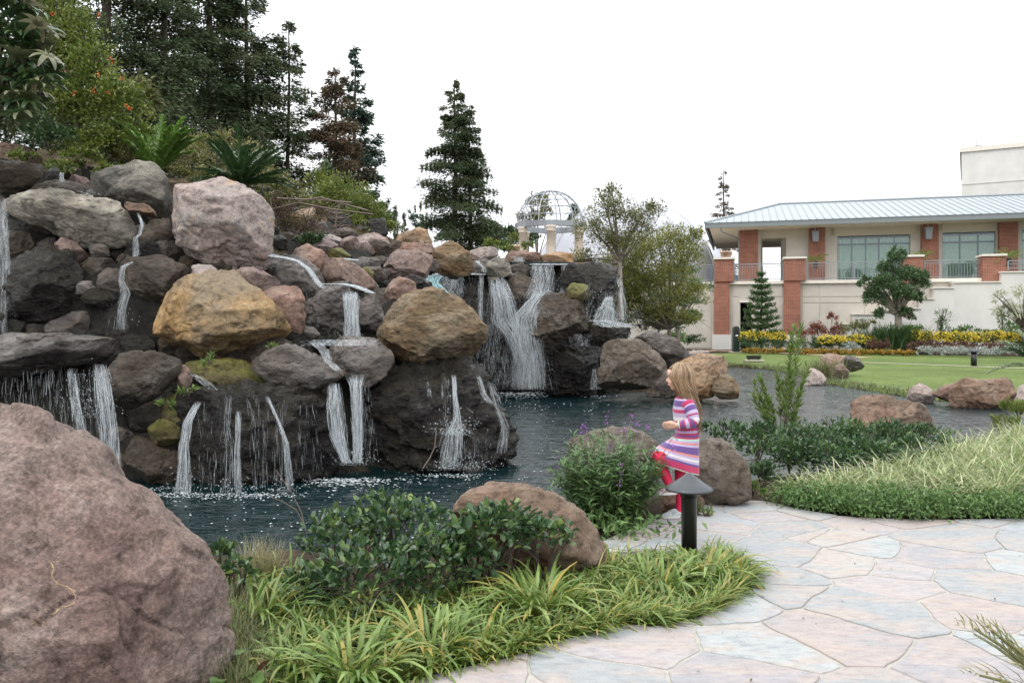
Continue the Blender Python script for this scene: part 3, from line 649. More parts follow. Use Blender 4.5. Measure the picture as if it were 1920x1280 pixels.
# ------------------------------------------------------------------ water
def water_mat(name, deep, rough=0.04, wscale=1.0, strength=0.75, aniso=(0.6, 1.5, 1)):
    t = NT(name); co = t.n('ShaderNodeTexCoord').outputs['Object']
    mp_ = t.n('ShaderNodeMapping', None, Vector=co); mp_.inputs['Scale'].default_value = aniso
    n1 = t.n('ShaderNodeTexNoise', None, Vector=mp_.outputs[0], Scale=3.2 * wscale, Detail=4.0, Roughness=0.55, Distortion=0.6)
    n2 = t.n('ShaderNodeTexNoise', None, Vector=mp_.outputs[0], Scale=11.0 * wscale, Detail=3.0, Roughness=0.6)
    h = t.math('ADD', n1.outputs['Fac'], t.math('MULTIPLY', n2.outputs['Fac'], 0.35))
    bp = t.n('ShaderNodeBump', None, Strength=strength, Distance=0.10, Height=h)
    c = t.ramp(n1.outputs['Fac'], [(0.3, tuple(v * 0.7 for v in deep)), (0.7, tuple(v * 1.4 for v in deep))])
    b = t.bsdf(Base_Color=c, Roughness=rough, Normal=bp.outputs[0], IOR=1.33)
    b.inputs['Specular IOR Level'].default_value = 0.5
    return t.m
M_water = water_mat('pool_water', (0.003, 0.013, 0.0145))
wx = np.arange(-10, 14.2, 0.085); wy = np.concatenate([np.arange(4.0, 16, 0.055), np.arange(16, 34.4, 0.09)])
WX, WY = np.meshgrid(wx, wy)
wp = np.c_[WX.ravel(), WY.ravel(), np.zeros(WX.size)]
# ripples spread from the foot of each fall
rip = 0.013 * fbm(wp * np.array([1.6, 4.2, 1]), 3) + 0.014 * fbm(wp * np.array([0.6, 1.3, 1]) + 5, 2)
for cx_, cy_ in ((-0.1, 21.2), (-2.0, 9.7), (-4.0, 8.9), (-0.9, 10.2), (1.3, 20.4)):
    rr = np.hypot(wp[:, 0] - cx_, wp[:, 1] - cy_); rip += 0.010 * np.sin(rr * 14 + 2 * fbm(wp * 0.8, 2)) * np.exp(-rr / 2.6)
m_ = sdist(POND, WX, WY)
ok = (m_ > -0.6); nyw, nxw = WX.shape
ii = (np.arange(nyw - 1)[:, None] * nxw + np.arange(nxw - 1)[None])
Qw = np.stack([ii, ii + 1, ii + nxw + 1, ii + nxw], -1).reshape(-1, 4)
Qw = Qw[ok.ravel()[Qw].all(1)]
u, inv = np.unique(Qw.ravel(), return_inverse=True)
mb = MB(); mb.add(np.c_[wp[u, :2], WZ + rip[u]], inv.reshape(-1, 4))
tag(mb.build('pool_water', M_water, smooth=True), kind='structure')

def sheet(name, pts, mat):
    """A small level pool on a ledge: rim points given as (column, row, distance)."""
    V = [P(*p) for p in pts]; z = sum(v.z for v in V) / len(V)
    c = np.mean([v[:] for v in V], 0); n = len(V)
    mb = MB(); R0 = np.array([[v.x, v.y, z] for v in V]); 
    rings = [c * np.array([1, 1, 0]) + np.array([0, 0, z]) + (R0 - np.array([c[0], c[1], z])) * s for s in (0.05, 0.35, 0.7, 1.0)] + [R0 - np.array([0, 0, 0.05])]
    A = np.concatenate(rings)
    for k in range(4):
        for i in range(n):
            j = (i + 1) % n
            mb.add(A[[k * n + i, k * n + j, (k + 1) * n + j, (k + 1) * n + i]], [[0, 3, 2, 1]])
    mb.add(A[:n], [list(range(n))])
    return tag(mb.build(name, mat, smooth=False), kind='structure')
M_shallow = water_mat('ledge_water', (0.02, 0.03, 0.03), 0.08, 2.0, 0.4)
sheet('ledge_pool', [(-40, 627, 10.0), (60, 626, 10.0), (130, 627, 10.0), (180, 628, 10.2), (190, 626, 10.9), (100, 622, 11.0), (-40, 622, 11.0)], M_shallow)
sheet('rim_pool', [(788, 514, 20.9), (850, 514, 20.8), (945, 514, 20.8), (955, 510, 22), (800, 510, 22)], M_shallow)
sheet('rim_pool', [(960, 494.5, 21.0), (1010, 495, 20.8), (1072, 495, 20.9), (1075, 491, 22), (965, 491, 22)], M_shallow)
sheet('middle_pool', [(590, 637, 10.6), (620, 636, 10.5), (690, 637, 10.5), (700, 634, 11.2), (590, 633, 11.2)], M_shallow)
sheet('upper_pool', [(655, 463, 16.0), (700, 462, 15.9), (740, 463, 16.0), (740, 461, 16.8), (660, 461, 16.8)], M_shallow)
# ------------------------------------------------------------------ smaller stones wedged in the gaps of the rock face
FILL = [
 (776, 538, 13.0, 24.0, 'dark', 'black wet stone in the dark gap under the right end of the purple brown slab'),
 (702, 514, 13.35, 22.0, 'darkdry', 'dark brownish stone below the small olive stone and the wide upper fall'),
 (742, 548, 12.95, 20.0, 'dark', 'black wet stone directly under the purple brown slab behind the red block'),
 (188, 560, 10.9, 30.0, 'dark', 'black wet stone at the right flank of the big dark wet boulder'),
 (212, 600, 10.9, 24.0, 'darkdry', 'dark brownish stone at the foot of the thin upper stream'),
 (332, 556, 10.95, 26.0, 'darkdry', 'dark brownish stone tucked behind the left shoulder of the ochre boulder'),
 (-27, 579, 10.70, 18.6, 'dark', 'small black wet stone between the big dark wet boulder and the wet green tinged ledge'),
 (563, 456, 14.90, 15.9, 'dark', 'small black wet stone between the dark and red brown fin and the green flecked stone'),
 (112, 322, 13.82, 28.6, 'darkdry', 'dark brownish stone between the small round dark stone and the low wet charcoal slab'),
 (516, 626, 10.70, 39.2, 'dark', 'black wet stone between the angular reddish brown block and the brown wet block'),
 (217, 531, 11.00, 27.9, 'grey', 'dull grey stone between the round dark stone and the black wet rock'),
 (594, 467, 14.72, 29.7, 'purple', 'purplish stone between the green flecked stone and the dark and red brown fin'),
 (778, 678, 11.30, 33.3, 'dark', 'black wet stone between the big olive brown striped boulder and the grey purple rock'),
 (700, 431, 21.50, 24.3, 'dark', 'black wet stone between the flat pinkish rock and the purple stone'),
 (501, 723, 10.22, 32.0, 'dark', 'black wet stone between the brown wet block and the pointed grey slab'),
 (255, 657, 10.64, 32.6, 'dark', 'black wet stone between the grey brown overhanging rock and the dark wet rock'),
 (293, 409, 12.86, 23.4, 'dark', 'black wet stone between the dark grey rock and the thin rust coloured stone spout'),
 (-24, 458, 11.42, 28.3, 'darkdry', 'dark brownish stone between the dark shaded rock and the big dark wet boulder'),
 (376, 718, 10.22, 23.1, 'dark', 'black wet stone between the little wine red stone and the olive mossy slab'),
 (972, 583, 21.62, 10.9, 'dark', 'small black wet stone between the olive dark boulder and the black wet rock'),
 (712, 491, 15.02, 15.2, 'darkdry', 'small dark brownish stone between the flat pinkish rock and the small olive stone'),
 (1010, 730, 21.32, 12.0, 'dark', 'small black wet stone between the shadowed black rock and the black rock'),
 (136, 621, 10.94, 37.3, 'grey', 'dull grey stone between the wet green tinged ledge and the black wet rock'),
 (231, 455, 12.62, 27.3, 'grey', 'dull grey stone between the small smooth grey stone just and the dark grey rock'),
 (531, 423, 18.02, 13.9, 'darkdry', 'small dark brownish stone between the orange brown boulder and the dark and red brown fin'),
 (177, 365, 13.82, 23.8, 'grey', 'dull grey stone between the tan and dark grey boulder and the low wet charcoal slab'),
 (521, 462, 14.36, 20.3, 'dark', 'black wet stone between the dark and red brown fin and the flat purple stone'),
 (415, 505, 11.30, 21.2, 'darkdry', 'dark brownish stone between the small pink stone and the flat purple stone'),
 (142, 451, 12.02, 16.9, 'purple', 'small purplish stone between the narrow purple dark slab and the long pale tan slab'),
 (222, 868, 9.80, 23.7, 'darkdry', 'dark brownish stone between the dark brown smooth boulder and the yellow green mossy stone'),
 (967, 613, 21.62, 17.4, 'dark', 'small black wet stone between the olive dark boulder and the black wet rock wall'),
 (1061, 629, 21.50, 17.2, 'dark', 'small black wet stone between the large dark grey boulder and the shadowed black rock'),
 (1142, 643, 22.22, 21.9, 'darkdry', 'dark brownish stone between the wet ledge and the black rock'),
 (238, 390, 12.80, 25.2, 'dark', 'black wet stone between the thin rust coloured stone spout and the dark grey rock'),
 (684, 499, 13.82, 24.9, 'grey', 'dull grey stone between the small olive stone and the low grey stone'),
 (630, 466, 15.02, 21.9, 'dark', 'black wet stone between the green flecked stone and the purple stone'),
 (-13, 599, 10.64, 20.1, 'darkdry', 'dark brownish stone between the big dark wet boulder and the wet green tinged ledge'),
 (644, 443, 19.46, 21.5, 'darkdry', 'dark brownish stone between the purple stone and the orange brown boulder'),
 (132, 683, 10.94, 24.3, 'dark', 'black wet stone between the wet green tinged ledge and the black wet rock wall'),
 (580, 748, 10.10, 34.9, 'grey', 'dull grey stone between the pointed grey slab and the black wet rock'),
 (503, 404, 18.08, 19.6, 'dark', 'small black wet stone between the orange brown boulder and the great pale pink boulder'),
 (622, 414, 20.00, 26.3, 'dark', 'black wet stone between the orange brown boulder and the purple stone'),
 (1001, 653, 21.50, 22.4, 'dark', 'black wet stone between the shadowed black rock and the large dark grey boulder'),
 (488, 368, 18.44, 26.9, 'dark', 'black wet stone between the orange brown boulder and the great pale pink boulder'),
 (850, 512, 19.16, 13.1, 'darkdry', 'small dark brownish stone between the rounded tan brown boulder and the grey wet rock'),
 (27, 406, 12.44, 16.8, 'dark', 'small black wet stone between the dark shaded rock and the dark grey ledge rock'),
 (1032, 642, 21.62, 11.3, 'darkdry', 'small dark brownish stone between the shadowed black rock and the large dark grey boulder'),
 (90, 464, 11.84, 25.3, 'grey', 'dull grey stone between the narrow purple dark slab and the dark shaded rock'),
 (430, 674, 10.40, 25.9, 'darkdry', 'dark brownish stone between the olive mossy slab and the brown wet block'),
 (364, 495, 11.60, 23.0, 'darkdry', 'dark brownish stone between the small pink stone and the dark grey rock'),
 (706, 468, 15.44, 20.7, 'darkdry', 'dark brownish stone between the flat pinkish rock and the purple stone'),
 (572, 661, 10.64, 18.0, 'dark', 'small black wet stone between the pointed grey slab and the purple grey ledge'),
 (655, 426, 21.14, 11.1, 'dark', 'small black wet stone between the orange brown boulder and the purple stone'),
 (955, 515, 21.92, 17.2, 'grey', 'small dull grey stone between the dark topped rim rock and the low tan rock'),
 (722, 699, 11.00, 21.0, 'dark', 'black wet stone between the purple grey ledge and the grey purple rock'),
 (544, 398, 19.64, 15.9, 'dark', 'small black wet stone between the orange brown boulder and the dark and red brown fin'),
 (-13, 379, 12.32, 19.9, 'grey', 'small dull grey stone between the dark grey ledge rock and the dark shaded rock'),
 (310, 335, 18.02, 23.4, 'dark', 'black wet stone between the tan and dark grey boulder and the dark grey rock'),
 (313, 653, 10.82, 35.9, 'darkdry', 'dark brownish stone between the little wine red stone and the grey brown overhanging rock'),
 (166, 545, 11.00, 21.9, 'grey', 'dull grey stone between the round dark stone and the small smooth grey stone just'),
 (781, 546, 13.10, 30.0, 'dark', 'black wet stone between the rusty red block and the dark shaded rock'),
 (731, 667, 11.12, 16.4, 'grey', 'small dull grey stone between the grey purple rock and the big olive brown striped boulder'),
 (64, 627, 10.82, 24.4, 'darkdry', 'dark brownish stone between the wet green tinged ledge and the big dark wet boulder'),
 (307, 385, 13.10, 19.8, 'purple', 'small purplish stone between the thin rust coloured stone spout and the dark grey rock'),
 (206, 486, 12.50, 24.0, 'dark', 'black wet stone between the small smooth grey stone just and the round dark stone'),
 (326, 723, 10.70, 35.9, 'dark', 'black wet stone between the little wine red stone and the rusty mossy rock'),
 (141, 503, 11.30, 16.3, 'dark', 'small black wet stone between the narrow purple dark slab and the round dark stone'),
 (570, 427, 18.20, 15.8, 'dark', 'small black wet stone between the orange brown boulder and the green flecked stone'),
 (265, 473, 11.30, 28.1, 'dark', 'black wet stone between the dark grey rock and the grey brown rock'),
 (306, 471, 11.54, 29.2, 'grey', 'dull grey stone between the dark grey rock and the grey brown rock'),
 (-25, 425, 11.90, 20.2, 'grey', 'dull grey stone between the dark shaded rock and the dark grey ledge rock'),
 (973, 495, 21.92, 12.7, 'dark', 'small black wet stone between the dark topped rim rock and the small dark stone'),
 (748, 472, 15.56, 23.6, 'darkdry', 'dark brownish stone between the flat rust red slab and the bright orange brown rock'),
 (369, 663, 10.64, 34.9, 'darkdry', 'dark brownish stone between the little wine red stone and the olive mossy slab'),
 (-25, 512, 11.12, 20.9, 'grey', 'dull grey stone between the big dark wet boulder and the dark shaded rock'),
 (538, 446, 14.96, 14.3, 'grey', 'small dull grey stone between the dark and red brown fin and the orange brown boulder'),
 (16, 619, 10.70, 28.4, 'dark', 'black wet stone between the big dark wet boulder and the wet green tinged ledge'),
 (815, 686, 11.24, 25.1, 'dark', 'black wet stone between the big olive brown striped boulder and the dark wet rock'),
 (263, 434, 12.74, 18.9, 'grey', 'small dull grey stone between the dark grey rock and the thin rust coloured stone spout'),
 (469, 503, 11.54, 33.7, 'dark', 'black wet stone between the flat purple stone and the small pink stone'),
 (805, 499, 15.02, 14.4, 'darkdry', 'small dark brownish stone between the flat rust red slab and the bright orange brown rock'),
 (80, 430, 11.84, 23.0, 'darkdry', 'dark brownish stone between the dark shaded rock and the long pale tan slab'),
 (93, 619, 10.94, 18.7, 'dark', 'small black wet stone between the wet green tinged ledge and the big dark wet boulder'),
 (193, 682, 10.52, 42.7, 'dark', 'black wet stone between the wet green tinged ledge and the grey brown overhanging rock'),
 (225, 635, 10.70, 23.6, 'dark', 'black wet stone between the dark wet rock and the black wet rock'),
 (853, 691, 15.20, 21.6, 'dark', 'black wet stone between the big olive brown striped boulder and the black wet rock wall'),
 (-28, 621, 10.52, 18.5, 'dark', 'small black wet stone between the big dark wet boulder and the dark shaded rock'),
 (675, 468, 15.26, 21.2, 'purple', 'purplish stone between the purple stone and the flat pinkish rock'),
 (1093, 730, 21.14, 23.3, 'grey', 'dull grey stone between the black rock and the shadowed black rock'),
 (988, 603, 21.62, 14.7, 'darkdry', 'small dark brownish stone between the olive dark boulder and the black wet rock'),
 (47, 417, 12.44, 17.7, 'dark', 'small black wet stone between the dark shaded rock and the low wet charcoal slab'),
 (1116, 603, 22.04, 12.4, 'dark', 'small black wet stone between the wet ledge and the dark'),
 (189, 633, 10.82, 23.6, 'dark', 'black wet stone between the black wet rock and the dark wet rock'),
 (485, 548, 10.82, 29.8, 'dark', 'black wet stone between the flat purple stone and the angular reddish brown block'),
 (685, 546, 12.44, 23.7, 'grey', 'dull grey stone between the small olive stone and the reddish sloping rock'),
 (672, 428, 21.20, 10.7, 'grey', 'small dull grey stone between the flat pinkish rock and the purple stone'),
 (189, 459, 12.44, 17.3, 'purple', 'small purplish stone between the small smooth grey stone just and the round dark stone'),
 (1084, 619, 21.62, 10.5, 'grey', 'small dull grey stone between the large dark grey boulder and the black rock'),
 (455, 356, 18.44, 17.9, 'purple', 'small purplish stone between the orange brown boulder and the great pale pink boulder'),
 (223, 821, 9.92, 21.3, 'grey', 'dull grey stone between the black rock and the dark brown smooth boulder'),
 (954, 591, 21.62, 13.6, 'grey', 'small dull grey stone between the olive dark boulder and the black wet rock wall'),
 (144, 343, 13.82, 18.2, 'purple', 'small purplish stone between the low wet charcoal slab and the small round dark stone'),
 (125, 486, 11.84, 18.6, 'darkdry', 'small dark brownish stone between the narrow purple dark slab and the round dark stone'),
 (581, 624, 10.82, 17.6, 'grey', 'small dull grey stone between the grey purple rock and the angular reddish brown block'),
 (500, 483, 13.94, 13.9, 'grey', 'small dull grey stone between the flat purple stone and the dark and red brown fin'),
 (1139, 732, 21.20, 23.0, 'dark', 'black wet stone between the black rock and the big rust stained dark boulder'),
 (395, 736, 10.10, 18.1, 'grey', 'small dull grey stone between the olive mossy slab and the little wine red stone'),
 (504, 434, 14.60, 16.4, 'dark', 'small black wet stone between the dark and red brown fin and the orange brown boulder'),
 (595, 529, 12.44, 28.4, 'grey', 'dull grey stone between the dark and red brown fin and the reddish sloping rock'),
 (120, 441, 11.90, 20.0, 'dark', 'black wet stone between the long pale tan slab and the narrow purple dark slab'),
 (1005, 681, 21.50, 16.2, 'dark', 'small black wet stone between the shadowed black rock and the large dark grey boulder'),
 (32, 470, 11.60, 33.4, 'darkdry', 'dark brownish stone between the dark shaded rock and the narrow purple dark slab'),
 (594, 429, 18.44, 17.7, 'grey', 'small dull grey stone between the orange brown boulder and the purple stone'),
 (709, 632, 11.24, 16.2, 'grey', 'small dull grey stone between the grey purple rock and the dark wet rock'),
 (511, 379, 19.04, 12.9, 'grey', 'small dull grey stone between the orange brown boulder and the great pale pink boulder'),
 (344, 474, 11.72, 18.9, 'darkdry', 'small dark brownish stone between the dark grey rock and the small pink stone'),
 (348, 862, 9.62, 39.7, 'grey', 'dull grey stone between the dark brown smooth boulder and the yellow green mossy stone'),
 (238, 492, 11.30, 19.7, 'darkdry', 'small dark brownish stone between the small smooth grey stone just and the round dark stone'),
 (715, 515, 13.46, 15.7, 'darkdry', 'small dark brownish stone between the small olive stone and the dark shaded rock'),
 (1132, 583, 22.52, 17.4, 'grey', 'small dull grey stone between the dark and the wet ledge'),
 (333, 330, 18.44, 11.3, 'darkdry', 'small dark brownish stone between the thin rust coloured stone spout and the dark grey rock'),
 (545, 733, 10.34, 25.4, 'darkdry', 'dark brownish stone between the pointed grey slab and the brown wet block'),
]
for k, (px, py, d_, r, m_, lab) in enumerate(FILL):
    rgf = np.random.default_rng(5000 + k); m = 9; a = np.sort(rgf.uniform(0, 2 * np.pi, m)) * 0.35 + np.linspace(0, 2 * np.pi, m, endpoint=False) * 0.65
    rr = r * rgf.uniform(0.85, 1.2, m); asp = rgf.uniform(0.65, 0.95)
    rock(lab, np.c_[px + rr * np.cos(a) * 1.15, py + rr * np.sin(a) * asp], d_ - 0.1 * r / F * d_, m_, sub=5 if r > 22 else 4, thick=0.85, seed=5000 + k, group='smaller stones filling the gaps of the rock face', name='rock', facets=16)
# ------------------------------------------------------------------ falling water
def fall_mat(name, col=(0.78, 0.83, 0.86), alpha=0.40):
    t = NT(name)
    a = t.n('ShaderNodeAttribute', {'attribute_name': 'rnd'}).outputs['Fac']
    b = t.n('ShaderNodeBsdfPrincipled', None, Base_Color=(*col, 1), Roughness=0.18)
    b.inputs['Specular IOR Level'].default_value = 0.6
    tr = t.n('ShaderNodeBsdfTranslucent', None, Color=(*col, 1))
    ms = t.n('ShaderNodeMixShader', None, Fac=0.4); t.l(b.outputs[0], ms.inputs[1]); t.l(tr.outputs[0], ms.inputs[2])
    tp = t.n('ShaderNodeBsdfTransparent')
    co = t.n('ShaderNodeTexCoord').outputs['Object']
    mp_ = t.n('ShaderNodeMapping', None, Vector=co); mp_.inputs['Scale'].default_value = (40, 40, 5)
    nz = t.n('ShaderNodeTexNoise', None, Vector=mp_.outputs[0], Scale=1.0, Detail=3.0)
    br = t.math('MULTIPLY', t.ramp(nz.outputs['Fac'], [(0.32, (0.2,) * 3), (0.68, (1, 1, 1))]), t.math('MULTIPLY', a, alpha * 1.5), True)
    m2 = t.n('ShaderNodeMixShader', None, Fac=br); t.l(tp.outputs[0], m2.inputs[1]); t.l(ms.outputs[0], m2.inputs[2])
    t.l(m2.outputs[0], t.out.inputs['Surface'])
    return t.m
M_fall = fall_mat('white_water')
M_fall_teal = fall_mat('teal_water', (0.50, 0.74, 0.77), 0.6)  # turquoise tinted water of the left chute
M_foam = flat_mat('foam', (0.55, 0.59, 0.61), 0.5, var=0.05)

def streaks(mb, path, n, w_px, width=(0.006, 0.02), cont=0.5, seg=18, spread=0.0, rg=None, side=0.004):
    """n strands of water along a surveyed path of (col, row, dist, half width in columns); strands are broken into runs."""
    path = np.array(path, float); rg = rg or NR
    s = np.r_[0, np.cumsum(np.hypot(np.diff(path[:, 0]), np.diff(path[:, 1])))]; s /= s[-1]
    for k in range(n):
        u = rg.uniform(-1, 1); u2 = u + rg.normal(0, 0.12)
        c_ = cont * 0.25
        t0 = rg.uniform(0, 0.06) if rg.random() < c_ else rg.uniform(0, 0.9)
        t1 = rg.uniform(0.9, 1.02) if rg.random() < c_ else min(1.02, t0 + rg.uniform(0.05, 0.30) * (0.6 + cont))
        m = max(3, int(seg * (t1 - t0)) + 2)
        t = np.linspace(t0, t1, m)
        px = np.interp(t, s, path[:, 0]); py = np.interp(t, s, path[:, 1]); d = np.interp(t, s, path[:, 2]); hw = np.interp(t, s, path[:, 3])
        fr = 1 + 0.25 * t * rg.random(); px = px + hw * fr * (u + (u2 - u) * t + 0.16 * np.sin(t * rg.uniform(2, 6) + rg.uniform(0, 6)) + 0.02 * np.sin(t * rg.uniform(12, 25) + rg.uniform(0, 6))) + rg.normal(0, 0.6)
        d = d - abs(rg.normal(0, 0.05))
        X = np.stack([(px - 960) / F * d, d + 0 * px, CH - (py - HZ) / F * d], 1)
        w = rg.uniform(*width) * np.sin(np.pi * np.clip((t - t0) / (t1 - t0 + 1e-6) * 0.86 + 0.07, 0, 1)) ** 0.5 * (0.8 + 0.4 * rg.random(m))
        mb.tube(X, w * 0.20, 3, rnd=rg.uniform(0.25, 1.0) ** 1.3, cap=False)

def film(mb, path, amount=0.5, rg=None, ncol=9, nrow=16):
    path = np.array(path, float); rg = rg or NR
    s = np.r_[0, np.cumsum(np.hypot(np.diff(path[:, 0]), np.diff(path[:, 1])))]; s /= s[-1]; t = np.linspace(0, 1, nrow + 1)
    px, py, d, hw = (np.interp(t, s, path[:, i]) for i in range(4)); u = np.linspace(-1, 1, ncol + 1)
    wob = 0.10 * np.cumsum(rg.normal(0, 0.35, (nrow + 1, 1)), 0) * 0.3
    X = px[:, None] + hw[:, None] * (u[None] * (1 + 0.12 * rg.normal(0, 1, (nrow + 1, ncol + 1))) + wob); D = d[:, None] - 0.02 - 0.03 * (1 - u[None] ** 2) + 0.006 * rg.normal(0, 1, (nrow + 1, ncol + 1)); Y = py[:, None] + 0 * X
    V = np.stack([(X - 960) / F * D, D, CH - (Y - HZ) / F * D], -1).reshape(-1, 3)
    i = np.arange(nrow)[:, None] * (ncol + 1); j = np.arange(ncol)[None]
    Q = np.stack([i + j, i + j + 1, i + ncol + 2 + j, i + ncol + 1 + j], -1).reshape(-1, 4)
    col = rg.uniform(0.35, 1, ncol) * np.sin(np.pi * (np.arange(ncol) + 0.5) / ncol) ** 0.7; row = np.clip(np.minimum((np.arange(nrow) + 0.6) / 1.5, 1), 0, 1)
    mb.add(V, Q, (amount * row[:, None] * col[None] * rg.uniform(0.75, 1.15, (nrow, ncol))).ravel())

def drops(mb, cx, cy, d, rx, ry, n, size=(0.006, 0.016), rg=None, dd=0.15):
    rg = rg or NR
    base = np.array([[1, 0, 0], [-1, 0, 0], [0, 1, 0], [0, -1, 0], [0, 0, 1.3], [0, 0, -1.3]], float)
    fc = np.array([[0, 2, 4], [2, 1, 4], [1, 3, 4], [3, 0, 4], [2, 0, 5], [1, 2, 5], [3, 1, 5], [0, 3, 5]])
    for k in range(n):
        a = rg.normal(0, 0.5, 2); p = P(cx + a[0] * rx, cy - abs(a[1]) * ry, d + rg.normal(0, dd))
        mb.add(base * rg.uniform(*size) * 0.5 + np.array(p), fc, rnd=rg.uniform(0.5, 1))

